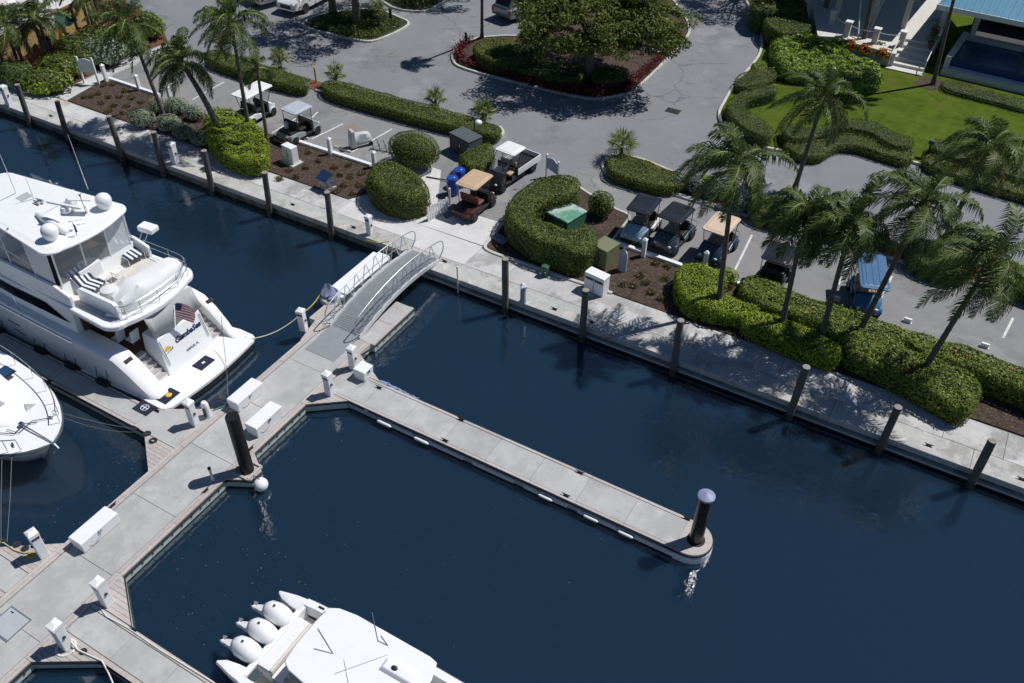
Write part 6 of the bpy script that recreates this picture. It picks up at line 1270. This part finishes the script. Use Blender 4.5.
cart((785.3,243.4),(774,261.5), 'small all-black golf cart behind the hibiscus hedge', B_BLACK, R_BLK, M_BLKVINYL)
cart((875.8,289),(871.4,253), 'golf cart with long ribbed blue roof', B_BLUE, R_BLUE, V_TAN, roofbump=True)
# covered mobility scooter
c = G(361,146); o = thing('covered_scooter', 'small scooter under a pale grey cover in the left lot', 'scooter', (c.x,c.y,ZL+.004), radians(60))
lump('cover', [(-.22,-.55,.55,.14,.50),(-.16,-.62,.62,.12,.75),(0,-.65,.66,.10,.85),(.16,-.62,.62,.12,.75),(.22,-.55,.55,.14,.5)], mat('pale_grey_cover', (.55,.56,.56), .8, var=.12, bump=.4, bscale=8), o, .02)
MB().loft([[(-.62,-.27,.1),(-.30,-.27,.1),(-.35,-.25,1.05),(-.55,-.25,1.05)],[(-.62,.27,.1),(-.30,.27,.1),(-.35,.25,1.05),(-.55,.25,1.05)]]).build('seat_cover', M_GREYCANVAS, o, bevel=.05)
for x in (-.45,.5):
    for s in (-1,1): MB().cyl((x,s*.16,.13),(x,s*.24,.13),.13,n=12).build('wheel', M_RUBBER, o)
# bicycle rack rods beside it
c = G(385,150); o = thing('bicycle_rack', 'thin dark metal bicycle rack left of the round bushes', 'rack', (c.x,c.y,ZL+.004), radians(10))
for k in range(4): MB().tube([(-.6+k*.4,-.2,0),(-.6+k*.4,-.2,.45),(-.5+k*.4,.1,.5),(-.5+k*.4,.25,0)], .02, 6).build('hoop', M_BLACK, o)
MB().tube([(-.8,-.2,.04),(.9,-.2,.04)], .02, 6).build('foot_bar', M_BLACK, o)

# ------------------------------------------------------------------ cars
def car(kind, rear, front, label, paint, z=ZL, w=.93):
    a, b = G(*rear), G(*front); c = (a+b)/2; rz = atan2(b.y-a.y, b.x-a.x); o = thing('parked_'+kind, label, kind.replace('_',' '), (c.x,c.y,z+.004), rz)
    Lh = 2.7 if kind == 'pickup_truck' else 2.35
    def sec(x, ww, zb, zt): return [(x,-ww,zb),(x,-ww,zt-.08),(x,-ww+.07,zt),(x,ww-.07,zt),(x,ww,zt-.08),(x,ww,zb)]
    if kind == 'pickup_truck':
        body = [(-Lh,w-.05,.5,.98),(-Lh+.06,w,.4,1.0),(-.75,w,.35,1.02),(1.1,w,.35,1.05),(1.7,w,.35,1.08),(Lh-.3,w-.05,.4,1.0),(Lh,w-.16,.45,.82)]; cab = [(-.62,.70,1.0,1.06),(-.45,.74,1.0,1.78),(.7,.74,1.0,1.82),(1.45,.70,1.03,1.08)]
    else:
        body = [(-Lh,w-.08,.5,.92),(-Lh+.1,w-.02,.38,1.0),(-1,w,.32,1.02),(1,w,.32,1.0),(Lh-.35,w-.06,.36,.9),(Lh,w-.2,.42,.7)]; cab = [(-Lh+.1,.68,.98,1.04),(-Lh+.45,.74,.98,1.66),(.2,.74,.98,1.72),(1.25,.68,.98,1.03)]
    bo = MB().loft([sec(*s) for s in body]).build('body', paint, o, smooth=True); ca = MB().loft([sec(*s) for s in cab]).build('cabin', paint, o, smooth=True)
    xa, xb, xc, xd = cab[0][0], cab[1][0], cab[2][0], cab[3][0]; zt = cab[2][3]
    MB().add([(xd-.06,-.62,1.12),(xd-.06,.62,1.12),(xc+.05,.60,zt-.08),(xc+.05,-.60,zt-.08)], [(0,1,2,3)]).build('windscreen', M_GLASSD, ca); MB().add([(xa-.0,-.6,1.14),(xa-.0,.6,1.14),(xb-.03,.58,zt-.12),(xb-.03,-.58,zt-.12)], [(0,1,2,3)]).build('rear_window', M_GLASSD, ca)
    for s in (-1,1):
        xm = (xb+xc)/2
        for q0, q1 in ((xb+.1,xm-.05),(xm+.05,xc+.05)): MB().add([(q0,s*.752,1.15),(q1+.1,s*.752,1.15),(q1,s*.752,zt-.14),(q0+.05,s*.752,zt-.14)], [(0,1,2,3)]).build('side_window', M_GLASSD, ca)
        for x in (-Lh*.58, Lh*.62):
            wh = thing('wheel', None, None, (x,s*(w-.1),.36)); wh.parent = o; wh.rotation_euler = (pi/2,0,0)
            MB().lathe([(.2,-.12),(.34,-.12),(.36,-.08),(.36,.08),(.34,.12),(.2,.12)], (0,0,0), 18).build('tyre', M_RUBBER, wh, smooth=True); MB().lathe([(.02,-.1),(.21,-.125),(.21,.125),(.02,.1)], (0,0,0), 14).build('rim', M_STEEL, wh)
        MB().box(Lh-.12,Lh-.02,s*.62-.13,s*.62+.13,.68,.82).build('headlight', M_STEEL, bo); MB().box(-Lh-.02,-Lh+.08,s*.76-.08,s*.76+.08,.62,.92).build('tail_light', mat('red_lens', (.35,.01,.01), .2), bo)
        MB().box(xc+.2,xc+.34,s*(w+.02),s*(w+.18),1.1,1.25).build('mirror', paint, bo, bevel=.03)
    MB().box(Lh-.06,Lh+.02,-.45,.45,.5,.72).build('grille', M_BLACK, bo); MB().box(Lh-.05,Lh+.06,-.8,.8,.38,.5).build('bumper', M_STEEL if kind == 'pickup_truck' else paint, bo, bevel=.02)
    if kind == 'pickup_truck': MB().box(-Lh+.12,-.8,-.78,.78,1.005,1.03).build('bed_liner', M_BLACK, bo)
    return o
car('pickup_truck', (330,-6), (292,13), 'white pickup truck facing the lot beside the tree shadow', B_WHITE)
car('pickup_truck', (272,7), (238,-12), 'white pickup truck cut by the top edge, tail towards us', B_WHITE)
car('suv', (506,20), (540,6), 'silver grey car behind the tree island', mat('silver_paint', (.26,.27,.30), .3, .4, var=.05, coat=.6))

# ------------------------------------------------------------------ posts, rails, signs
def post(px, py, h, label, w=.13, mt=M_WHITE2, name='fence_post'):
    c = G(px, py); o = thing(name, label, 'post', (c.x,c.y,ZL), radians(0), 'white lot posts')
    MB().prism([(-w/2,-w/2),(w/2,-w/2),(w/2,w/2),(-w/2,w/2)], -.05, h).build('shaft', mt, o, bevel=.012)
    MB().prism([(-w*.62,-w*.62),(w*.62,-w*.62),(w*.62,w*.62),(-w*.62,w*.62)], h, h+.09, [(-w*.2,-w*.2),(w*.2,-w*.2),(w*.2,w*.2),(-w*.2,w*.2)]).build('cap', mt, o, bevel=.01)
for px, py, h, t in [(107,82,1.05,'white square post at the footpath corner, leftmost'),(140,91,.95,'white square post second from the left along the left lot'),(171,101,.85,'white square post third from the left, half hidden by shrubs'),(289,140,1.0,'white square post behind the grey-roofed cart'),(331,155,.95,'white square post in the middle of the left lot rail'),(375,168,.9,'white square post beside the big clipped bush'),
    (643,257,.95,'white square post before the white and blue cart'),(704,269,.9,'white square post before the sand-roofed cart'),(770,287,.85,'white square post before the small black cart'),(408,150,.5,'short white post between the round bushes and the lot')]:
    post(px, py, h, t, .19)
def low_rail(p, q, label, h=.20):
    a, b = G(*p), G(*q); o = thing('low_rail', label, 'kerb rail', (a.x,a.y,ZL), atan2(b.y-a.y, b.x-a.x)); L_ = (b-a).length
    n = max(1, round(L_/2.2))
    for k in range(n): MB().box(L_*k/n+.01, L_*(k+1)/n-.01, -.11, .11, -.05, h).build('rail_beam', M_WHITE2, o, bevel=.03)
low_rail((109,80),(160,97),'low white kerb rail between footpath corner and grey-green shrubs'); low_rail((285,139),(371,167),'low white kerb rail behind the utility box'); low_rail((611,243),(682,268),'low white kerb rail below the first two right-hand carts'); low_rail((727,282),(742,287),'short piece of low white rail beside the small black cart')
# small white ground lights in the cart lot edge
for px, py, t in ((704,259,'tallest, beside the sand-roofed cart'),(768,279,'below the small black cart'),(907,322,'right of the leaning palm'),(984,347,'near the right edge'),(836,300,'beside the palm left of the blue cart')):
    c = G(px, py); o = thing('lot_marker', 'small white parking marker block, '+t, 'marker', (c.x,c.y,ZL), 0, 'white parking markers'); MB().box(-.16,.16,-.06,.06,0,.2).build('plate', M_WHITE, o, bevel=.02); MB().box(-.18,.18,-.09,.09,0,.03).build('foot', M_WHITE2, o)
def signboard(px, py, label, w=1.0, h=1.35, rz=0, mt=None):
    c = G(px, py); o = thing('sign_board', label, 'sign', (c.x,c.y,ZL), rz)
    for s in (-1,1): MB().box(s*w/2-.05,s*w/2+.05,-.05,.05,0,h+.08).build('post', M_WHITE2, o, bevel=.01)
    pts = [(-w/2+.05,h*.45),(w/2-.05,h*.45),(w/2-.05,h*.9)]+[(w/2-.05-(w-.1)*k/10, h*.9+.14*sin(pi*k/10)) for k in range(1,10)]+[(-w/2+.05,h*.9)]
    n = len(pts); MB().add([(x,-.02,z) for x, z in pts]+[(x,.02,z) for x, z in pts], [tuple(range(n)), tuple(range(2*n-1,n-1,-1))]+[(i,(i+1)%n,n+(i+1)%n,n+i) for i in range(n)]).build('board', mt or M_WHITE2, o)
signboard(92,84,'white sign board on two posts at the left footpath',.95,1.6,radians(20)); signboard(552,181,'blue-white sign board standing behind the hooked hedge',.95,1.25,radians(-25),mat('pale_blue_sign',(.42,.48,.60),.6))
c = G(438,217); o = thing('picket_fence', 'short white picket fence panel at the concrete apron', 'fence', (c.x,c.y,ZL+.03), radians(75))
for k in range(8): MB().box(-.62+k*.165,-.51+k*.165,-.015,.015,0,.78+.05*sin(k)).build('picket', M_WHITE2, o)
for z in (.2,.6): MB().box(-.65,.68,.015,.045,z,z+.08).build('cross_rail', M_WHITE2, o)
c = G(421,212); o = thing('brick_bin', 'low reddish brown planter box beside the picket fence', 'planter', (c.x,c.y,ZL+.03), radians(5)); MB().box(-.4,.4,-.3,.3,0,.35).build('box', mat('reddish_brown', (.12,.04,.03), .8), o, bevel=.02); MB().box(-.43,.43,-.33,.33,.35,.4).build('rim', mat('reddish_brown', (.1,.1,.1)), o, bevel=.01)
c = G(450,204); o = thing('bollard', 'short white pipe bollard beside the tan-roofed cart', 'bollard', (c.x,c.y,ZL)); MB().cyl((0,0,0),(0,0,.85),.06,n=12).build('pipe', M_WHITE2, o); MB().lathe([(.06,.85),(.045,.9),(.01,.92)],(0,0,0),12).build('cap', M_WHITE2, o)
c = G(316.5,83); o = thing('bollard', 'yellow bollard in the gap of the hedge strip', 'bollard', (c.x,c.y,ZL)); MB().cyl((0,0,0),(0,0,.95),.06,n=12).build('pipe', mat('yellow_paint', (.55,.40,.04), .6), o); MB().lathe([(.06,.95),(.04,1.0),(.01,1.02)],(0,0,0),12).build('cap', mat('yellow_paint', (.5,.4,.0)), o)
c = G(466,46); o = thing('bollard', 'dark bollard at the tip of the tree island', 'bollard', (c.x,c.y,ZL+.05)); MB().cyl((0,0,0),(0,0,.75),.07,n=12).build('pipe', M_BLACK, o); MB().lathe([(.08,.75),(.08,.83),(.02,.86)],(0,0,0),12).build('cap', M_BLACK, o)
c = G(391,22); o = thing('bollard', 'dark green bollard on the upper left island', 'bollard', (c.x,c.y,ZL+.05)); MB().cyl((0,0,0),(0,0,.8),.1,n=12).build('pipe', M_BLACK, o); MB().lathe([(.12,.8),(.12,.9),(.02,.95)],(0,0,0),12).build('cap', M_BLACK, o)
# red hydrant
c = G(147,35); o = thing('fire_hydrant', 'small red fire hydrant by the upper left footpath', 'hydrant', (c.x,c.y,ZL+.05)); RD = mat('hydrant_red', (.45,.02,.02), .5)
MB().lathe([(.14,0),(.14,.05),(.1,.07),(.1,.45),(.13,.47),(.12,.56),(.05,.66),(.02,.68)],(0,0,0),14).build('barrel', RD, o, smooth=True)
for a in (0,2.1,4.2): MB().cyl((0,0,.36),(.19*cos(a),.19*sin(a),.36),.05,n=8).build('nozzle', RD, o)
# lamp post by the dumpster
c = G(475,141); o = thing('lamp_post', 'grey post with a small round lamp beside the dumpster enclosure', 'lamp post', (c.x,c.y,ZL)); hh = height_at(c, 117)
MB().cyl((0,0,0),(0,0,hh),.07,.06,10).build('pole', mat('grey_green_paint', (.10,.14,.15), .6), o); MB().tube([(0,0,hh-.1),(.25,-.1,hh-.05)], .03, 6).build('arm', M_STEEL, o); MB().ball((.32,-.13,hh-.18),(.2,.2,.14),14,8).build('lamp_head', M_WHITE2, o, smooth=True)

# ------------------------------------------------------------------ utility boxes
def ubox(px, py, size, rz, label, mt, name='utility_box', cat='utility box', lid=None, slots=False, ridge=False, z=ZL+.05, base=False):
    c = G(px, py); L_, W_, H_ = size; o = thing(name, label, cat, (c.x,c.y,z), rz)
    P4 = [(-L_/2,-W_/2),(L_/2,-W_/2),(L_/2,W_/2),(-L_/2,W_/2)]
    MB().prism(P4, 0, H_).build('cabinet', mt, o, bevel=.025)
    MB().prism([(x*1.04,y*1.06) for x, y in P4], H_, H_+.06, [(x*1.0,y*1.0) for x, y in P4]).build('lid', lid or mt, o, bevel=.015)
    MB().box(-.01,.01,-W_/2-.012,-W_/2+.01,.05,H_-.08).build('door_seam', M_BLACK, o); MB().box(.06,.1,-W_/2-.035,-W_/2-.0,H_*.5,H_*.65).build('handle', M_STEEL, o)
    if base: MB().box(-L_/2-.12,L_/2+.12,-W_/2-.15,W_/2+.15,-.04,.05).build('plinth', M_KERB, o, bevel=.01)
    if slots:
        for s in (-1,1): MB().box(s*.24-.2,s*.24+.2,-W_/2-.015,-W_/2+.01,H_*.72,H_*.86).build('slot', M_BLACK, o)
    return o
ubox(292,163,(.75,.42,.92),radians(-8),'white electrical utility box on a plinth in the mulch',M_WHITE2,base=True)
ubox(596,291,(.98,.5,.88),radians(-8),'white recycling box with two dark slots at the quay edge',M_WHITE2,name='recycling_box',cat='recycling box',slots=True,z=ZQ)
ubox(604,263,(.85,.95,.95),radians(-12),'olive green utility cabinet left of the white recycling box',mat('olive_paint',(.17,.185,.10),.6,var=.08))
o = ubox(563,222,(1.7,1.4,.6),radians(-14),'large green transformer with faded top inside the hooked hedge',mat('transformer_green',(.035,.15,.085),.6,var=.12),name='transformer',cat='transformer',lid=mat('faded_green_top',(.09,.27,.19),.65,var=.18,scale=4,stain=[((.42,.52,.46),1.5,.50,.85),((.5,.56,.5),4,.58,.8)]))
o = ubox(466,152,(1.5,1.0,.95),radians(-15),'grey slatted dumpster enclosure behind the wedge bush',mat('slate_grey',(.07,.085,.095),.7,var=.1),name='dumpster',cat='dumpster')
for k in range(6): MB().box(-.7+k*.25,-.66+k*.25,-.5,.5,1.005,1.03).build('roof_slat', mat('slate_light',(.13,.15,.165),.7), o)
ubox(545,282-6,(.3,.25,.45),0,'small green irrigation box under the hooked hedge',mat('irrigation_green',(.04,.11,.07),.6))
c = G(500,240); o = thing('utility_cover', 'flat blue-grey utility cover in the shaded mulch', 'utility cover', (c.x,c.y,ZL+.05), radians(-12)); MB().box(-.4,.4,-.25,.25,0,.05).build('cover', mat('blue_grey_cover',(.20,.25,.33),.6), o, bevel=.02); MB().box(-.05,.05,-.02,.02,.05,.065).build('handle', M_BLACK, o)
# blue-grey backflow stand beside the olive cabinet
c = G(622,271); o = thing('water_stand', 'pale blue-grey wrapped pipe stand right of the olive cabinet', 'pipe stand', (c.x,c.y,ZL+.05)); lump('wrap', [(-.12,-.12,.12,0,.95),(-.05,-.2,.2,0,1.15),(.05,-.2,.2,0,1.1),(.12,-.12,.12,0,.9)], mat('blue_grey_wrap',(.33,.40,.48),.7,var=.2), o, .02); MB().cyl((0,0,1.0),(.02,0,1.3),.05,.03,8).build('pipe', M_STEEL, o)
# grill / barbecue by the quay
c = G(326,190); o = thing('solar_lectern', 'information stand with a tilted blue panel in the mulch beside the quay', 'stand', (c.x,c.y,ZL+.05), radians(-10))
MB().box(-.22,.22,-.18,.18,0,.55).build('pedestal', mat('dull_steel',(.30,.31,.32),.4,.5), o, bevel=.02); MB().obox((-.05,.05,.72),(.7,.55,.04),0,radians(28)).build('tilted_panel', mat('deep_blue_panel',(.02,.04,.10),.15), o, bevel=.01)
MB().obox((.48,.05,.6),(.34,.34,.04),0,radians(10)).build('side_shelf', M_STEEL, o, bevel=.01); MB().obox((-.05,.05,.70),(.78,.62,.03),0,radians(28)).build('panel_frame', M_STEEL, o)
c = G(331,189); o = thing('pipe_spout', 'white L-shaped plastic pipe at the mulch edge by the quay', 'pipe', (c.x+.3,c.y-.3,ZL+.05)); MB().tube([(-.3,-.1,.1),(.1,.1,.3),(.2,.15,.32)], .04, 8).build('pipe', M_WHITE2, o); MB().cyl((.1,.1,-.05),(.1,.1,.3),.035,n=8).build('riser', M_WHITE2, o)
# blue barrels
for px, py, t in ((453,194,'blue plastic barrel nearer the quay of the two'),(460,186,'blue plastic barrel farther from the quay of the two')):
    c = G(px, py); o = thing('barrel', t, 'barrel', (c.x,c.y,ZL+.03), 0, 'blue barrels'); BL = mat('blue_plastic',(.015,.06,.33),.35,var=.1)
    MB().lathe([(.27,0),(.29,.03),(.30,.3),(.31,.32),(.30,.34),(.30,.6),(.31,.62),(.30,.64),(.29,.88),(.27,.9)],(0,0,0),20).build('drum', BL, o, smooth=True); MB().lathe([(.27,.9),(.275,.93),(.25,.935),(.02,.93)],(0,0,0),20).build('lid', BL, o); MB().cyl((.12,0,.93),(.12,0,.96),.035,n=8).build('bung', M_WHITE2, o)
c = G(437,180); o = thing('pipe_rod', 'dark metal rod lying on the apron beside the barrels', 'pipe', (c.x,c.y,ZQ+.02), radians(10)); MB().tube([(-.6,0,.02),(.6,.05,.03)], .03, 8).build('rod', M_BLACK, o); MB().cyl((.6,.05,.03),(.68,.05,.03),.045,n=8).build('coupling', M_STEEL, o)

# ------------------------------------------------------------------ pool pavilion at the top right
A, B = G(944,77), G(1024,96); d = (B-A).normalized(); ang = atan2(d.y, d.x)
pv = thing('pavilion', 'pool pavilion with blue standing-seam roof and cream columns', 'building', (A.x,A.y,ZL), ang)
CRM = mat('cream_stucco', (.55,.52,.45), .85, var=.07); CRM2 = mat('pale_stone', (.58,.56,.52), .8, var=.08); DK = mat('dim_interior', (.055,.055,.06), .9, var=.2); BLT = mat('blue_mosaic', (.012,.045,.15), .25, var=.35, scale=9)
MB().box(-.3,14,0,.35,-.1,.42).build('wall_base', CRM2, pv, bevel=.02)
MB().box(-.25,14,.1,1.6,.42,.5).build('ledge', CRM2, pv, bevel=.02)
MB().box(0,14,.75,4.9,.5,.72).build('pool_water', BLT, pv)
for k in range(5): MB().box(k*2.8,k*2.8+2.76,.70,.76,.42,1.0).build('mosaic_panel', BLT, pv)
MB().box(-.3,.0,.3,5,-.1,1.2).build('side_wall', CRM2, pv, bevel=.03)
MB().box(0,14,4.9,5.3,-.1,1.0).build('rear_kerb', CRM, pv)
for x in (.1,3.4,6.7,10.0): MB().box(x,x+.32,4.9,5.22,.5,3.5).build('column', CRM, pv, bevel=.02)
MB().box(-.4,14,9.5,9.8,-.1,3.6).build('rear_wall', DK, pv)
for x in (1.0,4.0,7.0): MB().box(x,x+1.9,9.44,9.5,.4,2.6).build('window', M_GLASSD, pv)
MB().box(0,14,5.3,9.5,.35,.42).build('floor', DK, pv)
# roof: hipped slab with seams
RB = mat('blue_metal_roof', (.12,.28,.40), .35, .2, var=.06)
y0 = 1.7; zr = 3.6
rf = MB().add([(-1.9,y0,zr),(16,y0,zr),(16,8,zr+1.5),(2.6,8,zr+1.5),(-1.9,14,zr),(-1.9,y0,zr-.12),(16,y0,zr-.12),(16,8,zr+1.38),(2.6,8,zr+1.38),(-1.9,14,zr-.12)], [(0,1,2,3),(0,3,4),(5,8,7,6),(5,9,8),(0,5,6,1),(4,9,5,0)]).build('roof', RB, pv)
for k in range(42):
    x = -1.6+k*.42; t = min(1, max(.05,(x+1.9)/4.5)); yy = (8-y0)*t; MB().obox((x,y0+yy/2,zr+.75*t+.02),(.035,hypot(yy,1.5*t),.035),0,atan2(1.5,8-y0)).build('seam', RB, rf)
MB().box(-1.95,16,y0-.06,y0+.02,zr-.3,zr+.0).build('fascia', mat('white_fascia', (.66,.68,.70), .5), rf)
# ------------------------------------------------------------------ terrace with stairs and planter
tz = ZL+.95
te = thing('terrace', 'raised shaded terrace with posts, chains and stairs beside the pavilion', 'terrace', tuple(G(885,66)), ang); ti = te.matrix_basis.copy(); ti = (Matrix.Translation(te.location) @ Matrix.Rotation(ang,4,'Z')).inverted()
def TL(px, py, z): return ti @ G(px, py, z)
tp = [TL(*p, tz)[:2] for p in ((818,36),(838,37),(858,44),(880,50),(896,54),(903,34),(938,42),(944,30),(962,-30),(800,-50))]
MB().prism(tp, -.1, .95).build('platform', CRM2, te)
for k in range(6):
    f0 = [TL(884.5+k*2.9, 70-k*6.0, ZL+.16*k), TL(921+k*2.2, 78-k*6.4, ZL+.16*k)]; b0 = TL(904,26,ZL+.9); b1 = TL(935,34,ZL+.9)
    MB().prism([f0[0][:2], f0[1][:2], b1[:2], b0[:2]], .16*k-.1*(k == 0), .16*(k+1)).build('step', CRM2, te)
for i, (px, py) in enumerate([(831,25),(846,36),(874,43),(900,46)]):
    q = TL(px, py, tz); ps = MB().box(q.x-.17,q.x+.17,q.y-.17,q.y+.17,.9,1.85).build('parapet_post', CRM, te, bevel=.02); MB().box(q.x-.23,q.x+.23,q.y-.23,q.y+.23,1.85,1.93).build('cap', mat('white_cap', (.7,.7,.68)), ps, bevel=.02)
pp = [TL(*p, tz) for p in ((831,25),(846,36),(874,43),(900,46))]
for a, b in zip(pp, pp[1:]): MB().tube([tuple(Vector((a.x,a.y,1.7)).lerp(Vector((b.x,b.y,1.7)), k/8)-Vector((0,0,.12*4*(k/8)*(1-k/8)))) for k in range(9)], .02, 5).build('chain', M_WHITE2, te)
for a, b in (((901,44),(887,68)),((938,42),(922,76))):
    p, q = TL(*a, tz), TL(*b, ZL); MB().tube([(p.x,p.y,1.85),(q.x,q.y,.95),(q.x,q.y,.0)], .035, 7).tube([(p.x,p.y,1.85),(p.x,p.y,.95)], .035, 7).build('stair_rail', M_WHITE2, te)
for px, py in ((872,22),(903,28),(938,36),(836,16)): q = TL(px, py, tz); MB().box(q.x-.16,q.x+.16,q.y-.16,q.y+.16,.95,4.1).build('column', CRM, te, bevel=.02)
shade_roof = [TL(*p, ZL+4.2)[:2] for p in ((806,-33),(838,-27),(875,-22),(934,-14),(990,-80),(800,-120))]
MB().prism(shade_roof, 4.1, 4.35).build('roof', RB, te)  # slab out of view, placed and shaped to throw shade on the terrace
for px, py, ex, ey in ((858,40,862,-12),(867,36,890,-14)):
    q = TL(px, py, tz); r = TL(ex, ey, tz+2.4); MB().tube([(q.x,q.y,.9),(r.x,r.y,3.3)], .05, 7).build('umbrella_pole', mat('pale_pole', (.55,.55,.52), .5), te)
pb = [TL(*p, ZL+.4)[:2] for p in ((816,33),(826,36),(838,48),(856,56),(882,60),(890,58),(896,54),(880,50),(858,44),(838,38),(822,30))]
pn = MB().prism(pb, -.1, .4).build('planter_wall', mat('stone_edging', (.42,.40,.36), .9, var=.2, scale=5), te)
for px, py, lm, t in ((840,44,L_GRASSB,'yellow-green croton at the left end of the terrace planter'),(851,45,L_CROTON,'bright orange croton left of the dark palm trunk in the planter'),(866,50,L_CROTON,'orange croton right of the dark palm trunk in the planter'),(878,47,L_DARK,'spiky dark green plant behind the orange crotons'),(884,54,L_CROTON,'orange croton at the stair end of the planter')):
    c = G(px, py, ZL+.7); bush((c.x,c.y,ZL+.4), (.5,.42,.62), t, lm, size=.2, dens=130, bumpy=.25, name='croton' if lm is L_CROTON else 'planter_plant', cat='plant')
bed('planting_bed', [(912,84),(924,78),(940,80),(948,88),(930,92)], M_MULCH, z=ZL+.10)
# terrace pots
for px, py in ((934,36),(930,48)):
    c = G(px, py, tz); o = thing('potted_plant', 'dark potted plant at the top of the terrace stairs' if py < 40 else 'dark potted plant beside the stair rail', 'potted plant', (c.x,c.y,tz)); MB().lathe([(.16,0),(.24,.4),(.26,.42),(.2,.42)],(0,0,0),14).build('pot', mat('brown_pot',(.10,.06,.04),.7), o); pts = RNG.normal(0,1,(160,3))*[.25,.25,.25]+[0,0,.7]; leaf_mesh('leaves', pts, pts/np.linalg.norm(pts,axis=1,keepdims=True), .18, L_DARK, o, .4)
# spotlight-like green sign post in the lawn gap
c = G(926,158); o = thing('lawn_light', 'small dark green box on a post in the gap of the lawn hedges', 'light', (c.x,c.y,ZL+.09)); MB().cyl((0,0,0),(0,0,.75),.04,n=8).build('post', M_BLACK, o); MB().box(-.14,.14,-.12,.12,.75,.98).build('box', mat('dark_green_box',(.03,.10,.08),.5), o, bevel=.02)
c = G(680,40); o = thing('rock', 'pale flat stone at the right of the tree island', 'stone', tuple(G(658,52,ZL+.08))); MB().loft([[(r*cos(a)*(1+.12*sin(3*a)),r*.6*sin(a),z) for a in [2*pi*k/9 for k in range(9)]] for r, z in ((.42,0),(.45,.12),(.3,.2),(.05,.22))]).build('stone', CRM2, o)

# ------------------------------------------------------------------ deck at the upper left corner
A, B = G(4,66), G(100,20); d = (B-A); ang2 = atan2(d.y, d.x); Ld = d.length
dk = thing('deck_fence', 'mustard slatted screen with dark posts and brown top rail', 'fence', (A.x,A.y,ZL), ang2)
MUS = mat('mustard_boards', (.42,.30,.12), .75, var=.12, scale=3, rnd=.1); BRN = mat('brown_rail', (.16,.08,.04), .7, var=.2)
n = 34
for k in range(n): MB().box(Ld*k/n+.008,Ld*(k+1)/n-.008,-.02,.02,.0,1.62).build('board', MUS, dk)
for k in range(9): MB().box(Ld*k/8-.06,Ld*k/8+.06,-.09,-.02,0,1.8).build('post', M_BLACK, dk)
for k in range(4): MB().box(Ld*k/4,Ld*(k+1)/4-.01,-.12,.08,1.64,1.74).build('top_rail', BRN, dk, bevel=.01)
pd = struct(MB().prism(GP([(2,64),(98,18),(92,-24),(-60,-30),(-60,60)]), .4, ZL+.35).build('patio', CRM2))
o = thing('patio_umbrella', 'dark green patio umbrella with a pale panel behind the sign board', 'umbrella', (G(67,52).x,G(67,52).y,ZL)); 
for k in range(8):
    a0, a1 = 2*pi*k/8, 2*pi*(k+1)/8; MB().add([(0,0,2.45),(1.25*cos(a0),1.25*sin(a0),1.95),(1.25*cos(a1),1.25*sin(a1),1.95)], [(0,1,2)]).build('canopy_panel', mat('umbrella_green',(.015,.05,.035),.8) if k != 6 else M_GREYCANVAS, o)
MB().cyl((0,0,0),(0,0,2.5),.03,n=8).build('pole', M_WHITE2, o); MB().lathe([(.25,0),(.25,.08),(.05,.1)],(0,0,0),14).build('base', M_BLACK, o)
for i, (px, py) in enumerate([(14,8),(32,4),(52,10),(68,-2),(24,24)]):
    c = G(px, py, ZL+.35); o = thing('patio_chair', 'pale patio chair on the upper left deck, '+['at the far left','second from the left','behind the palm','nearest the top edge','closest to the mustard screen'][i], 'chair', (c.x,c.y,ZL+.35), i*.9, 'patio chairs')
    MB().box(-.28,.28,-.28,.28,.38,.45).build('seat', M_WHITE2, o, bevel=.03); MB().obox((-.28,0,.72),(.05,.56,.5),0,0,radians(-12)).build('backrest', M_WHITE2, o, bevel=.02)
    for a, b in ((-1,-1),(1,-1),(1,1),(-1,1)): MB().cyl((a*.24,b*.24,0),(a*.24,b*.24,.38),.025,n=6).build('leg', M_WHITE2, o)
for i, (px, py, cl) in enumerate([(84,14,(.12,.16,.18)),(80,24,(.02,.10,.10)),(50,53,(.2,.25,.28))]):
    c = G(px, py); o = thing('waste_bin', ['grey bin by the brown deck rail','dark teal bin below the deck rail','pale grey bin beside the green umbrella'][i], 'bin', (c.x,c.y,ZL+.05)); mt_ = mat('bin_%d' % i, cl, .6)
    MB().lathe([(.27,0),(.3,.85),(.31,.87)],(0,0,0),16).build('body', mt_, o, smooth=True); MB().lathe([(.32,.87),(.33,.93),(.2,1.02),(.02,1.04)],(0,0,0),16).build('lid', M_BLACK, o, smooth=True)
# pale cushion-like pieces by the left quay pedestal
for i, (px, py) in enumerate([(12,84),(19,88),(28,92)]):
    c = G(px, py, ZQ); o = thing('stepping_stone', 'flat pale stone beside the left quay pedestal, '+['nearest the edge of the picture','middle one','right one'][i], 'stone', (c.x,c.y,ZL+.05), i*.5); MB().prism([(.35*cos(a)*(1+.1*sin(3*a)),.22*sin(a)) for a in [2*pi*k/10 for k in range(10)]], 0, .1).build('slab_stone', CRM2, o, bevel=.02)
